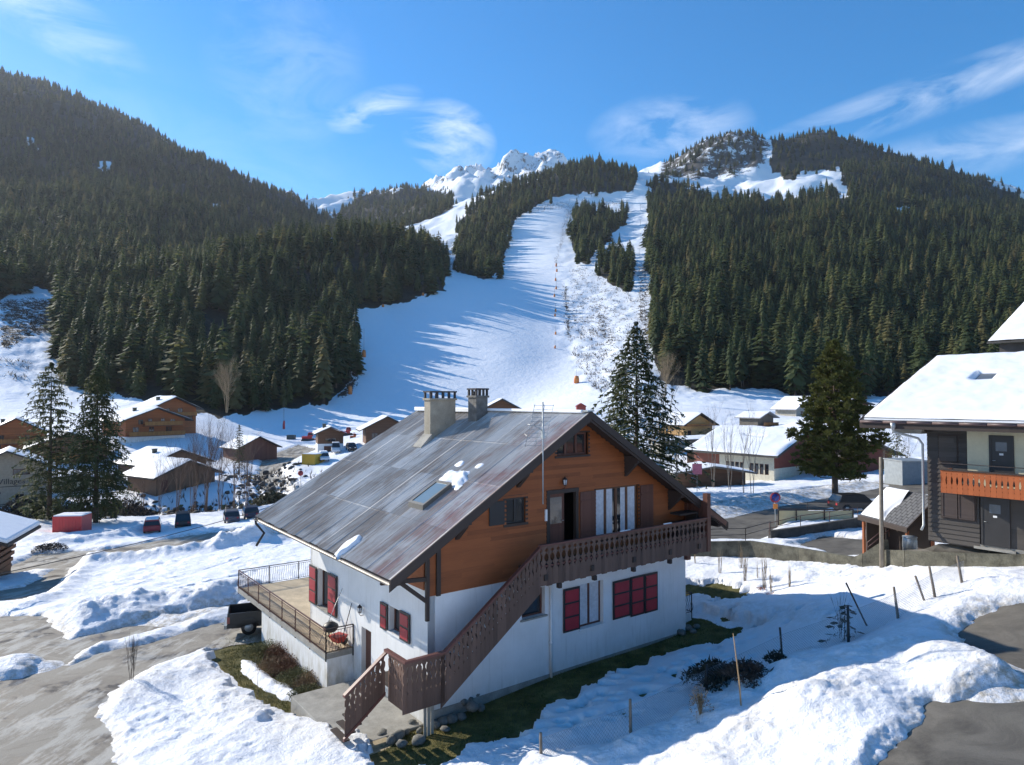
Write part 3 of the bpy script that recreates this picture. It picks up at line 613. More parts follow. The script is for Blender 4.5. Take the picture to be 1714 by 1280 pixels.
# ------------------------------------------------------------------ building materials
t = NT('white_plaster'); n1 = t.noise(.7, None, 5, .6); n2 = t.noise(25, None, 4, .6); xyz = t.sep()
gr_ = t.math('MULTIPLY', t.ramp(t.math('ADD', t.math('MULTIPLY', xyz[2], .6), t.math('MULTIPLY', n1, .6)), [(.35, 1), (1.0, 0)]), t.ramp(t.noise(3.2, t.map((1, 1, .35)), 5, .65), [(.38, 0), (.7, 1)]))
st_ = t.ramp(t.noise(2.0, t.map((3.5, 3.5, .25)), 5, .6), [(.56, 0), (.8, .4)])
c = t.mix(t.ramp(n1, [(.3, 0), (.75, 1)]), (.80, .80, .79), (.68, .68, .66)); c = t.mix(st_, c, (.36, .34, .29)); c = t.mix(t.math('MULTIPLY', gr_, .75), c, (.40, .35, .24)); t.bump(n2, .2, .01)
M_PLAS = t.fin(c, .85, 0, .25)
M_CREAM = plain('cream_render', (.62, .56, .38), .85, scale=1.5, var=.1)
M_CONC = plain('concrete', (.30, .285, .25), .9, scale=2.2, var=.3, bump=.5)
M_CONCD = plain('dark_mossy_concrete', (.105, .10, .075), .95, scale=1.8, var=.75, bump=.6)
M_WOOD = wood('orange_siding', (.29, .088, .026), .165, 'z', .32)
M_WOODV = wood('orange_boards', (.34, .145, .04), .14, 'x', .3)
M_WOODB = wood('brown_boards', (.15, .075, .04), .16, 'x', .3)
M_WOODBZ = wood('brown_siding', (.14, .07, .038), .18, 'z', .3)
M_WOODK = wood('dark_siding', (.075, .066, .058), .2, 'z', .3, .8)
M_DARK = wood('dark_timber', (.045, .032, .026), None, 'x', .3)
M_BALC = wood('balcony_boards', (.14, .085, .062), .19, 'x', .4, .8)
M_BALY = wood('balcony_side_boards', (.15, .085, .062), .19, 'y', .4, .8)
M_RAIL = wood('handrail', (.13, .052, .04), None, 'x', .25, .5)
M_SHBR = wood('brown_shutter', (.12, .048, .032), .12, 'x', .25, .55)
M_RED = plain('red_panel', (.34, .02, .03), .5, var=.15, scale=2)
M_BLK = plain('black_frame', (.022, .02, .02), .5, var=.2)
M_IRON = plain('wrought_iron', (.028, .02, .02), .45, .3, var=.2)
M_IRONB = plain('brown_iron', (.10, .045, .038), .5, .2, var=.25)
M_TILEF = plain('terrace_tiles', (.50, .40, .26), .7, var=.3, scale=1.4)
M_INT = plain('dark_room', (.012, .012, .012), .9, bump=0)
t = NT('window_glass'); t.b.inputs['IOR'].default_value = 1.5; M_GLASS = t.fin((.02, .025, .03), .05, 0, .8)
M_CURT = plain('curtain', (.55, .56, .58), .8, var=.2, scale=7)
M_GALV = plain('galvanised_metal', (.38, .40, .40), .45, .5, var=.2, scale=2)
M_ZINC = plain('zinc_gutter', (.22, .20, .18), .55, .4, var=.35, scale=2)
M_STONE = plain('field_stone', (.27, .26, .235), .9, scale=2.5, var=.5, bump=.5)
# main metal roof: galvanised sheets streaked with rust, each sheet its own tone
t = NT('rusty_metal_roof'); x, y, z = t.sep()
sy = t.math('FLOOR', t.math('DIVIDE', y, .86)); sx_ = t.math('FLOOR', t.math('DIVIDE', t.math('ADD', x, 1.95), 2.26)); rs = t.white(t.comb(sx_, sy, 1.0)); rs2 = t.white(t.comb(sx_, sy, 5.0))
str1 = t.noise(1.0, t.map((.55, 9, .1)), 5, .65); str2 = t.noise(1.0, t.map((.9, 26, .1)), 4, .6); pat = t.noise(.42, None, 4, .6, .3); pat2 = t.noise(.9, t.map((.6, 1.6, 1)), 4, .6)
base_ = t.mix(t.ramp(t.math('ADD', t.math('MULTIPLY', rs, .5), t.math('MULTIPLY', pat2, .5)), [(.3, 0), (.7, 1)]), (.40, .385, .36), (.60, .585, .55))
rust = t.ramp(t.math('ADD', t.math('ADD', t.math('MULTIPLY', pat, .9), t.math('MULTIPLY', str1, .75)), t.math('MULTIPLY', rs2, .12)), [(.80, 0), (1.0, .8)])
c = t.mix(rust, base_, t.mix(str2, (.13, .105, .09), (.40, .32, .25)))
redm = t.math('MULTIPLY', t.ramp(t.math('ADD', t.math('ADD', y, t.math('MULTIPLY', x, .12)), t.math('MULTIPLY', pat, 3.5)), [(.0, 1), (1.0, 1)]), 1.0)
ry = t.n.new('ShaderNodeMapRange'); t.l.new(t.math('ADD', y, t.math('MULTIPLY', pat2, 3.0)), ry.inputs[0]); ry.inputs[1].default_value = 1.2; ry.inputs[2].default_value = 4.4; ry.inputs[3].default_value = 1; ry.inputs[4].default_value = 0
c = t.mix(t.math('MULTIPLY', ry.outputs[0], t.ramp(t.math('ADD', t.math('MULTIPLY', str2, .5), t.math('MULTIPLY', pat, .5)), [(.46, 0), (.6, .75)])), c, (.36, .13, .12))
c = t.mix(t.ramp(t.math('ABSOLUTE', t.math('SUBTRACT', t.math('FRACT', t.math('DIVIDE', y, .86)), .5)), [(.475, 0), (.49, .35)]), c, (.62, .62, .58))
c = t.mix(t.ramp(t.math('ABSOLUTE', t.math('SUBTRACT', t.math('FRACT', t.math('DIVIDE', t.math('ADD', x, 1.95), 2.26)), .5)), [(.493, 0), (.497, .3)]), c, (.2, .19, .18))
M_ROOF = t.fin(c, t.ramp(rust, [(0, .6), (1, .85)]), 0.0, .3)
t = NT('slate_tiles'); bk = t.n.new('ShaderNodeTexBrick'); bk.inputs['Scale'].default_value = 1; bk.inputs['Brick Width'].default_value = .28; bk.inputs['Row Height'].default_value = .2; bk.inputs['Mortar Size'].default_value = .02
bk.inputs['Color1'].default_value = (.085, .085, .09, 1); bk.inputs['Color2'].default_value = (.12, .12, .12, 1); bk.inputs['Mortar'].default_value = (.02, .02, .02, 1); t.l.new(t.t.outputs['Object'], bk.inputs['Vector']); t.bump(bk.outputs['Fac'], -.8, .03); M_SLATE = t.fin(bk.outputs['Color'], .7)
M_ROOFD = plain('dark_roof', (.06, .055, .05), .8, scale=2, var=.3)
# ------------------------------------------------------------------ reusable building pieces
def wall_cells(mb, a0, a1, z0, z1, holes, put, th, m=0, zt0=None, zt1=None):
    """wall in plane coords (a,z) with rectangular holes; put(a,depth,z)->xyz; real thickness and reveals"""
    As = sorted({a0, a1, *[h[0] for h in holes], *[h[1] for h in holes]}); Zs = sorted({z0, z1, *[h[2] for h in holes], *[h[3] for h in holes]})
    inh = lambda a, z: any(h[0] < a < h[1] and h[2] < z < h[3] for h in holes)
    for i in range(len(As)-1):
        for j in range(len(Zs)-1):
            A0, A1, Z0, Z1 = As[i], As[i+1], Zs[j], Zs[j+1]
            if inh((A0+A1)/2, (Z0+Z1)/2): continue
            mb.add([put(A0, 0, Z0), put(A1, 0, Z0), put(A1, 0, Z1), put(A0, 0, Z1)], [(0, 1, 2, 3)], m); mb.add([put(A0, th, Z0), put(A1, th, Z0), put(A1, th, Z1), put(A0, th, Z1)], [(3, 2, 1, 0)], m)
    for h in holes:
        A0, A1, Z0, Z1 = h
        for p, q in (((A0, Z0), (A1, Z0)), ((A1, Z0), (A1, Z1)), ((A1, Z1), (A0, Z1)), ((A0, Z1), (A0, Z0))):
            mb.add([put(p[0], 0, p[1]), put(q[0], 0, q[1]), put(q[0], th, q[1]), put(p[0], th, p[1])], [(0, 1, 2, 3)], m)
    for p, q in (((a0, z0), (a1, z0)), ((a1, z0), (a1, z1)), ((a1, z1), (a0, z1)), ((a0, z1), (a0, z0))):
        mb.add([put(p[0], 0, p[1]), put(q[0], 0, q[1]), put(q[0], th, q[1]), put(p[0], th, p[1])], [(3, 2, 1, 0)], m)
class Pl:
    """placement on a wall plane: axis 'x' wall along x facing -y at y=c; axis 'y' wall along y facing -x at x=c; 'X' facing +x"""
    def __init__(s, axis, c): s.ax = axis; s.c = c
    def __call__(s, a, d, z):
        return (a, s.c+d, z) if s.ax == 'x' else ((s.c+d, a, z) if s.ax == 'y' else (s.c-d, a, z))
    def box(s, mb, a0, a1, d0, d1, z0, z1, m=0):
        p = s(a0, d0, z0); q = s(a1, d1, z1); mb.box(p[0], q[0], p[1], q[1], p[2], q[2], m)
def window(parent, pl, a0, a1, z0, z1, zo, fm, depth=.1, mull=1, bars=0, fw=.07, curtain=None, name='window', sill=None, casing=None, label=None):
    mb = MB(zo); d0, d1 = depth, depth+.06
    pl.box(mb, a0, a1, d0, d1, z1-fw, z1); pl.box(mb, a0, a1, d0, d1, z0, z0+fw); pl.box(mb, a0, a0+fw, d0, d1, z0+fw, z1-fw); pl.box(mb, a1-fw, a1, d0, d1, z0+fw, z1-fw)
    for i in range(mull):
        c_ = a0+(a1-a0)*(i+1)/(mull+1); pl.box(mb, c_-fw*.6, c_+fw*.6, d0-.01, d1, z0+fw, z1-fw)
    for i in range(bars):
        c_ = z0+(z1-z0)*(i+1)/(bars+1); pl.box(mb, a0+fw, a1-fw, d0+.01, d1-.01, c_-.018, c_+.018)
    w = mb.build(name, fm, parent); 
    if label: w['label'] = label
    g = MB(zo); pl.box(g, a0+fw*.5, a1-fw*.5, d1-.025, d1-.015, z0+fw*.5, z1-fw*.5)
    M_ = M_GLASS
    g.build('pane', M_, w)
    if curtain:
        cu = MB(zo)
        for i in range(26):
            f0 = a0+(a1-a0)*i/26; f1 = a0+(a1-a0)*(i+1)/26
            if curtain == 'half' and .40 < i/26 < .6: continue
            p = [pl(f0, d1-.032-.004*math.sin(i*1.9), z0+fw), pl(f1, d1-.032-.004*math.sin(i*1.9+1.9), z0+fw), pl(f1, d1-.032-.004*math.sin(i*1.9+1.9), z1-fw), pl(f0, d1-.032-.004*math.sin(i*1.9), z1-fw)]
            cu.add(p, [(0, 1, 2, 3)])
        cu.build('curtain', M_CURT, w)
    if casing:
        cs = MB(zo); k = casing; pl.box(cs, a0-k, a1+k, -.03, .02, z1, z1+k); pl.box(cs, a0-k, a1+k, -.05, .02, z0-k*.8, z0); pl.box(cs, a0-k, a0, -.03, .02, z0, z1); pl.box(cs, a1, a1+k, -.03, .02, z0, z1); cs.build('casing', M_DARK, w)
    if sill: sl = MB(zo); pl.box(sl, a0-.08, a1+.08, -.08, depth, z0-.07, z0-.003); sl.build('sill', sill, w)
    return w
def shutter(parent, pl, a0, a1, z0, z1, zo, n=3, off=.04, frame=None, panel=None, label=None):
    mb = MB(zo); f = .085; pl.box(mb, a0, a1, -off-.035, -off, z0, z1, 0)
    hh = (z1-z0-f*(n+1))/n
    for i in range(n): pl.box(mb, a0+f, a1-f, -off-.055, -off-.035, z0+f+i*(hh+f), z0+f+i*(hh+f)+hh, 1)
    for zz in (z0+.15, z1-.2): pl.box(mb, a0-.05, a0+.12, -off-.065, -off-.055, zz, zz+.03, 0)
    o = mb.build('shutter', [frame or M_BLK, panel or M_RED], parent)
    if label: o['label'] = label
    return o
PROF = [(0, 1), (.10, 1), (.34, 1), (.42, .93), (.47, .5), (.50, .3), (.53, .5), (.57, .92), (.60, .95), (.63, .5), (.70, .22), (.78, .42), (.82, .9), (.845, .95), (.87, .5), (.90, .4), (.93, .7), (.95, 1), (1, 1)]
def board(mb, put, a, w, z0, z1, th=.025, prof=PROF, m=0, sh=0.0):
    """one fretwork board, its edges cut so that neighbours leave shaped holes; sh shears it along a stair"""
    L = []; h = z1-z0
    for f, k in prof:
        z = z0+f*h; L.append((a-w/2*.985*k, a+w/2*.985*k, z))
    vs = []; fs = []
    for d in (0, th):
        for l, r, z in L: vs.append(put(l, d, z+sh*(l-a))); vs.append(put(r, d, z+sh*(r-a)))
    n = len(L); o = 2*n
    for i in range(n-1):
        a_, b_, c_, d_ = 2*i, 2*i+1, 2*i+3, 2*i+2
        fs += [(a_, b_, c_, d_), (o+d_, o+c_, o+b_, o+a_), (a_, d_, o+d_, o+a_), (b_, o+b_, o+c_, c_)]
    fs += [(0, o, o+1, 1), (2*n-2, 2*n-1, o+2*n-1, o+2*n-2)]; mb.add(vs, fs, m)
HOLEB = [(0, 1), (.5, 1), (.54, .97), (.59, .55), (.63, .75), (.66, 1), (.74, 1), (.77, .9), (.83, .42), (.88, .6), (.91, .95), (.93, 1), (1, 1)]
HOLEC = [(0, 1), (.36, 1), (.40, .62), (.44, 1), (.58, 1), (.62, .9), (.67, .45), (.71, .7), (.74, 1), (.86, 1), (.9, .5), (.93, 1), (1, 1)]
def gable_roof(parent, W, L0, L1, zr, ze, ovl, ovr, th, mat, zo, und=None, name='roof', xr=None):
    xr = W/2 if xr is None else xr; mb = MB(zo)
    for s_, xe in ((0, -ovl), (1, W+ovr)):
        sg = -1 if s_ == 0 else 1
        p = [(xr, L0, zr-th), (xe, L0, ze-th), (xe, L1, ze-th), (xr, L1, zr-th), (xr, L0, zr), (xe, L0, ze), (xe, L1, ze), (xr, L1, zr)]
        if s_: p = [p[i] for i in (1, 0, 3, 2, 5, 4, 7, 6)]
        mb.hexa(p, 0)
    return mb.build(name, mat, parent)
def roof_snow(parent, W, L0, L1, zr, ze, ovl, ovr, zo, thick=.25, xr=None, seed=0, margin=.15, sides=(1, 1), nx=24, ny=30, mask=None):
    xr = W/2 if xr is None else xr; vs = []; fs = []
    xs = np.linspace(-ovl+margin if sides[0] else xr, W+ovr-margin if sides[1] else xr, nx); ys = np.linspace(L0+margin, L1-margin, ny); X, Y = np.meshgrid(xs, ys)
    sl = (zr-ze)/(xr+ovl); sr = (zr-ze)/(W+ovr-xr); Z = np.where(X < xr, zr-(xr-X)*sl, zr-(X-xr)*sr)
    e = np.minimum(np.minimum(X-xs[0], xs[-1]-X), np.minimum(Y-ys[0], ys[-1]-Y)); H = thick*(sst(-.02, .25, e)*.75+.25)*(1+.35*fbm(X*.7+seed, Y*.7, 3))
    top = np.c_[X.ravel(), Y.ravel(), (Z+H+.012).ravel()-zo]; q = quads(ny, nx); nb = nx*ny; V = [tuple(a) for a in top]; Fl = [tuple(a) for a in q]
    ring = [i for i in range(nx)]+[i*nx+nx-1 for i in range(1, ny)]+[(ny-1)*nx+i for i in range(nx-2, -1, -1)]+[i*nx for i in range(ny-2, 0, -1)]
    Zb = (Z+.008).ravel()-zo; b0 = len(V); V += [(X.ravel()[i], Y.ravel()[i], Zb[i]) for i in ring]
    n = len(ring); Fl += [(ring[i], b0+i, b0+(i+1) % n, ring[(i+1) % n]) for i in range(n)]
    me = mesh_of('snow_layer', V, Fl, [M_RSNOW], True); return link(bpy.data.objects.new('snow_layer', me), parent)
# ================================================================== the main chalet
ANG = math.atan2(.606, .795); ZB = -11.6
ch = empty('chalet', (-2.96, 24.3, ZB), 'big chalet with white ground floor, orange timber gable and streaky rusted metal roof', 'chalet', ANG)
W_ = 14.08; ZR0, ZE = -.50, -5.85
LW = [(1.99, 2.9, -8.9, -7.92), (8.74, 10.03, -9.62, -7.85), (4.45, 5.35, -11.6, -9.35)]
FW = [(4.2, 5.37, -8.55, -7.45), (7.27, 8.62, -9.52, -7.70)]
mb = MB(ZB); px_ = Pl('x', 0.0); py_ = Pl('y', 0.0)
wall_cells(mb, .3, W_, -12.2, -6.9, FW, px_, .3)
wall_cells(mb, 0, 11.0, -12.2, -6.5, LW, py_, .3)
mb.box(0, W_, 10.7, 11.0, -12.3, -6.5); mb.box(W_-.3, W_, .3, 10.7, -12.3, -6.5)
mb.box(.3, W_-.3, .31, 10.7, -7.1, -6.95)
mb.add([(0, 0, -12.2), (.3, 0, -12.2), (.3, 0, -6.9), (0, 0, -6.9)], [(0, 1, 2, 3)])
mb.build('wall', M_PLAS, ch, fix=False)
# attic wall above eaves (left side strip), rear gable
mb = MB(ZB); zroof = lambda x: ZR0-.13-.6*abs(x-7.04)
mb.box(0, .25, 1.3, 11.0, -6.498, -5.0+.0); mb.box(W_-.25, W_, .3, 11, -6.5, -4.95)
mb.build('upper_wall', M_PLAS, ch)
mb = MB(ZB); mb.prism([(0.25, -6.5), (W_-.25, -6.5), (W_-.25, zroof(W_-.25)), (7.04, zroof(7.04)), (.25, zroof(.25))], 10.75, 10.98); mb.build('rear_gable', M_WOODBZ, ch)
# timber gable built plank by plank round the openings
GO = [(3.42, 4.36, -4.78, -3.82), (5.55, 7.05, -5.95, -3.82), (8.17, 10.8, -6.05, -3.78), (5.98, 7.74, -2.32, -1.38)]
mb = MB(ZB); z = -6.93; row = .165; rg = random.Random(5)
while z < -.9:
    z1 = z+row; xs0 = 7.04-(ZR0-.12-z1)/.6; xs1 = 7.04+(ZR0-.12-z1)/.6; a0 = max(0.0, xs0); a1 = min(W_, xs1)
    if a1-a0 < .2: break
    cuts = sorted([(h[0], h[1]) for h in GO if h[2] < z+row*.5 < h[3]]); segs = []; cur = a0
    for c0, c1 in cuts: segs.append((cur, c0)); cur = c1
    segs.append((cur, a1))
    for s0, s1 in segs:
        if s1-s0 < .03: continue
        mb.hexa([(s0, -.05, z+.004), (s1, -.05, z+.004), (s1, .05, z+.004), (s0, .05, z+.004), (s0, -.012, z1), (s1, -.012, z1), (s1, .05, z1), (s0, .05, z1)])
    z = z1
mb.build('timber_gable', M_WOOD, ch)
mb = MB(ZB)
mb.prism([(.3, -6.9), (W_-.3, -6.9), (W_-.3, zroof(W_-.3)-.2), (7.04, zroof(7.04)-.25), (.3, zroof(.3)-.2)], 1.8, 1.9); mb.box(.35, W_-.35, .4, 1.8, -6.93, -6.9); mb.box(.31, W_-.31, 1.8, 1.85, -11, -7.1); mb.box(1.7, 1.8, .31, 10.5, -12, -6.9); mb.build('dark_interior', M_INT, ch)
# left side siding panel under the eave, near the corner
mb = MB(ZB); mb.box(-.05, -.004, .2, 1.45, -6.75, -5.4); mb.build('side_boards', M_WOOD, ch)
# ---- roof: corrugated left slope, plain right slope
def roofz(x, y): f = (y+.9)/14.1; return (ZR0-.10*f)-(7.04-x)/(7.04+1.92)*((ZR0-.10*f)-(ZE+.17*f)) if x < 7.04 else (ZR0-.10*f)-.6*(x-7.04)
ys = np.arange(-.9, 13.2, .0145); xr_ = [7.04, 4.78, 4.775, 2.52, 2.515, .26, .255, -1.95]
V = []; 
for k, xx in enumerate(xr_):
    for yy in ys:
        lap = .003 if k % 2 == 1 else 0.0
        sh = int(yy/.86); r_ = math.sin(sh*12.9+(k//2)*78.2)*.006
        seam = .02*max(0, 1-abs(((yy/.86) % 1)-.0)/.03)+.02*max(0, 1-abs(((yy/.86) % 1)-1)/.03)
        V.append((xx+(.0 if k != 7 else .03*math.sin(sh*3.3)), yy, roofz(xx, yy)+.010*math.sin(yy/.0762*2*math.pi)+lap+r_+seam-ZB))
n = len(ys); Fq = quads(len(xr_), n)
me = mesh_of('metal_roof', V, [tuple(q[::-1]) for q in Fq], [M_ROOF], False); link(bpy.data.objects.new('metal_roof', me), ch)
mb = MB(ZB)
def slab(y0, y1, x0, x1, t0, t1, m=0):
    P = []
    for dz in (t0, t1):
        for xx, yy in ((x0, y0), (x1, y0), (x1, y1), (x0, y1)): P.append((xx, yy, roofz(xx, yy)+dz))
    mb.hexa(P, m)
slab(-.86, 13.16, -1.88, 7.035, -.16, -.025); mb.build('roof_decking', M_DARK, ch)
mb = MB(ZB); slab(-.9, 13.2, 7.045, 16.1, -.05, .0); mb.build('right_roof_slope', M_ROOFD, ch)
mb = MB(ZB); slab(-.86, 13.16, 7.05, 16.02, -.2, -.055); mb.build('right_roof_decking', M_DARK, ch)
# fascias / barge boards along the front rake
mb = MB(ZB)
for (x0, x1) in ((-1.95, 7.04), (7.04, 16.12)):
    for (y0, y1, d0, d1) in ((-.96, -.90, -.30, .015), (-.90, -.86, -.40, -.05)):
        P = []
        for dz in (d0, d1):
            for xx, yy in ((x0, y0), (x1, y0), (x1, y1), (x0, y1)): P.append((xx, yy, roofz(xx, yy)+dz))
        mb.hexa(P)
mb.build('barge_board', M_DARK, ch)
mb = MB(ZB); mb.box(6.86, 7.22, -.93, 13.2, ZR0+.0, ZR0+.05); o = mb.build('ridge_cap', M_GALV, ch)
# purlins, brackets and eave corner truss
for xx in (-1.6, 1.2, 4.0, 7.04, 10.0, 12.9, 15.6):
    mb = MB(ZB); zt = roofz(xx, 0)-.19; mb.box(xx-.11, xx+.11, -.82, .4, zt-.28, zt)
    if xx in (1.2, 4.0, 10.0, 12.9): mb.hexa([(xx-.09, -.6, zt-.42), (xx+.09, -.6, zt-.42), (xx+.09, 0, zt-.95), (xx-.09, 0, zt-.95), (xx-.09, -.7, zt-.26), (xx+.09, -.7, zt-.26), (xx+.09, 0, zt-.26), (xx-.09, 0, zt-.26)])
    mb.build('purlin', M_DARK, ch)
mb = MB(ZB)
mb.box(-.13, .0, -.14, -.03, -7.75, -5.6)
mb.bar((-.05, -.06, -7.1), (-1.5, -.06, -5.95), .11, .14); mb.bar((0, -.06, -6.3), (-1.85, -.06, -6.15), .11, .14); mb.box(.3, .46, -.13, -.04, -6.95, -4.9)
mb.build('corner_bracket', M_DARK, ch)
mb = MB(ZB)  # right-hand bracket and balcony side screen
mb.box(W_-.1, W_+.15, -1.35, -1.1, -7.0, -4.35); mb.box(W_-.1, W_+.15, -.2, .05, -7.6, -4.9); mb.bar((W_+.02, -.1, -6.6), (15.6, -.1, -5.95), .14, .2)
mb.bar((W_, -1.2, -5.1), (15.8, -1.0, -5.95), .15, .2)
for i in range(8): mb.box(W_-.04, W_+.0, -1.28+i*.155, -1.28+i*.155+.14, -7.0, -4.7)
mb.build('side_screen', M_SHBR, ch)
# gutter, downpipe and loose downspout
mb = MB(ZB); gx = -2.02
pts_ = [(gx, yy, roofz(-1.95, yy)-.12) for yy in np.linspace(-.9, 13.2, 12)]
for a_, b_ in zip(pts_[:-1], pts_[1:]):
    V8 = []
    for p in (a_, b_):
        for i in range(9): an = math.pi+math.pi*i/8; V8.append((p[0]+.085*math.cos(an), p[1], p[2]+.085*math.sin(an)+.05))
    mb.add(V8, [(i, i+1, i+10, i+9) for i in range(8)], 0, True)
mb.build('gutter', M_ZINC, ch, fix=False)
mb = MB(ZB); mb.tube([(-2.02, 12.9, -5.75), (-2.0, 12.9, -6.0), (-1.7, 12.6, -6.45), (-2.1, 12.5, -7.0)], .06, 8); mb.build('downspout', M_BLK, ch)
mb = MB(ZB); mb.tube([(5.62, -.08, -7.2), (5.62, -.08, -11.2)], .055, 8); mb.tube([(5.62, -.08, -9.65), (5.62, -.08, -9.75)], .085, 8); mb.box(5.55, 5.69, -.12, .0, -7.5, -7.46); mb.build('downpipe', M_PLAS, ch)
# ---- openings of the timber gable
window(ch, px_, 3.42, 4.36, -4.78, -3.82, ZB, M_BLK, .06, 1, 0, .06, None, casing=.13)
mb = MB(ZB); px_.box(mb, 2.6, 3.3, -.09, -.05, -4.75, -3.86); mb.build('dark_shutter', M_BLK, ch)
window(ch, px_, 5.98, 7.74, -2.32, -1.38, ZB, M_SHBR, .12, 2, 0, .09, None, casing=.1, name='attic_window')
window(ch, px_, 8.17, 10.8, -6.05, -3.78, ZB, M_WOODBZ, .08, 3, 0, .10, 'half', name='balcony_window', casing=.08)
for a0, a1 in ((7.22, 8.1), (10.88, 11.72)):
    mb = MB(ZB); px_.box(mb, a0, a1, -.1, -.055, -6.0, -3.86)
    for zz in (-5.6, -4.3): px_.box(mb, a0+.04, a1-.04, -.125, -.1, zz, zz+.09)
    mb.build('brown_shutter', M_SHBR, ch)
mb = MB(ZB)  # open porch doorway: casing, open leaf inside, inner glazed door
px_.box(mb, 5.43, 5.6, -.06, .1, -5.95, -3.7); px_.box(mb, 7.0, 7.15, -.06, .1, -5.95, -3.7); px_.box(mb, 5.43, 7.15, -.08, .1, -3.82, -3.66)
dr = mb.build('front_door', M_DARK, ch)
mb = MB(ZB); px_.box(mb, 5.62, 6.5, .12, .17, -5.95, -3.85, 0); px_.box(mb, 5.74, 6.36, .105, .12, -5.05, -3.98, 1); px_.box(mb, 5.74, 6.36, .1, .12, -5.85, -5.2, 0); mb.build('leaf', [M_SHBR, M_GLASS], dr)
mb = MB(ZB); mb.tube([(6.42, .1, -4.95), (6.42, .05, -4.95), (6.34, .05, -4.95)], .014, 6); mb.build('handle', M_GALV, dr)
mb = MB(ZB); mb.box(5.33, 5.43, -.09, -.035, -4.85, -4.4); mb.build('intercom', M_PLAS, ch)
# wall lantern above the door
def lantern(p, nrm, name='wall_lantern', mt=None, sz=1.0):
    mb = MB(ZB); x, y, z = p; nx, ny = nrm; mt = mt or M_IRON
    mb.tube([(x, y, z), (x+nx*.1*sz, y+ny*.1*sz, z-.02), (x+nx*.18*sz, y+ny*.18*sz, z+.05*sz), (x+nx*.16*sz, y+ny*.16*sz, z+.12*sz)], .014, 6)
    cx, cy = x+nx*.16*sz, y+ny*.16*sz; mb.tube([(cx, cy, z+.10*sz), (cx, cy, z+.13*sz)], [.05*sz, .075*sz], 6); mb.tube([(cx, cy, z+.34*sz), (cx, cy, z+.40*sz), (cx, cy, z+.46*sz)], [.11*sz, .06*sz, .01], 6)
    for k in range(6): a = k*math.pi/3; mb.bar((cx+.072*sz*math.cos(a), cy+.072*sz*math.sin(a), z+.13*sz), (cx+.1*sz*math.cos(a), cy+.1*sz*math.sin(a), z+.34*sz), .012, .012)
    o = mb.build(name, mt, ch); g = MB(ZB); g.tube([(cx, cy, z+.13*sz), (cx, cy, z+.34*sz)], [.062*sz, .088*sz], 6); g.build('lamp_glass', M_CURT, o); return o
lantern((6.28, -.03, -3.6), (0, -1)); lantern((-.0, 5.19, -8.85), (-1, 0), sz=1.0)
# ---- ground floor openings
window(ch, px_, 7.27, 8.62, -9.52, -7.70, ZB, M_SHBR, .2, 1, 0, .07, 'full', sill=M_PLAS)
window(ch, px_, 4.2, 5.37, -8.55, -7.45, ZB, M_SHBR, .2, 0, 0, .07, None, name='cellar_window', sill=M_CONC)
shutter(ch, px_, 6.3, 7.2, -9.48, -7.72, ZB); shutter(ch, px_, 9.15, 10.2, -9.5, -7.86, ZB, 3); shutter(ch, px_, 10.24, 11.1, -9.58, -7.84, ZB, 3, .05); shutter(ch, px_, 11.12, 11.98, -9.58, -7.84, ZB, 3, .075)
shutter(ch, py_, 2.95, 3.55, -8.92, -7.9, ZB, 2); shutter(ch, py_, 1.2, 1.95, -8.92, -7.85, ZB, 2); shutter(ch, py_, 10.07, 10.95, -9.62, -7.85, ZB, 3, .06); shutter(ch, py_, 7.75, 8.7, -9.62, -7.8, ZB, 3, .06)
window(ch, py_, 2.02, 2.87, -8.87, -7.95, ZB, M_SHBR, .2, 1, 0, .06, None, sill=M_PLAS); window(ch, py_, 8.77, 10.0, -9.6, -7.88, ZB, M_SHBR, .2, 1, 0, .07, None, sill=M_CONC)
mb = MB(ZB); py_.box(mb, 4.45, 5.35, .2, .25, -11.6, -9.35); dd = mb.build('side_door', M_SHBR, ch); mb = MB(ZB); mb.tube([(.2, 4.6, -10.5), (.14, 4.6, -10.5), (.14, 4.7, -10.5)], .014, 6); mb.build('handle', M_GALV, dd)
# plinth strip
mb = MB(ZB); mb.box(.0, 14.0, -.035, -.004, -12.2, -10.95); mb.build('plinth', M_CONC, ch)
# ---- balcony
mb = MB(ZB); mb.box(4.0, 14.15, -1.22, -.04, -6.55, -6.42)
for xx in (4.3, 6.7, 9.1, 11.4, 13.4): mb.box(xx-.08, xx+.08, -1.36, -.04, -6.78, -6.56); 
bal = mb.build('balcony', M_DARK, ch)
for xx in (5.0, 6.85, 9.1, 11.4): 
    mb = MB(ZB); mb.box(xx-.07, xx+.07, -1.37, -1.2, -7.17, -6.99); mb.build('beam_end', M_DARK, bal)
mb = MB(ZB); pb = Pl('x', -1.3); x = 4.07; k = 0
while x < 14.0: board(mb, pb, x+.145, .29, -7.0+(.0 if k % 2 else .03), -5.5, .025); x += .29; k += 1
for i in range(7): board(mb, Pl('X', 14.15), -1.2+i*.178, .178, -7.0, -5.5, .025)
mb.build('fretwork', M_BALC, bal)
mb = MB(ZB); mb.box(4.0, 14.2, -1.37, -1.22, -5.5, -5.43); mb.box(4.0, 14.2, -1.27, -1.235, -6.3, -6.22); mb.box(4.0, 14.2, -1.27, -1.235, -5.62, -5.55); mb.build('handrail', M_RAIL, bal)
mb = MB(ZB); mb.box(12.6, 13.9, -.9, -.3, -6.4, -5.75); mb.box(12.5, 14.0, -1.0, -.2, -5.75, -5.68); mb.box(12.7, 13.95, -.85, -.25, -5.3, -5.22); mb.box(13.85, 13.95, -.85, -.25, -6.4, -5.3); mb.build('garden_bench', M_DARK, bal)
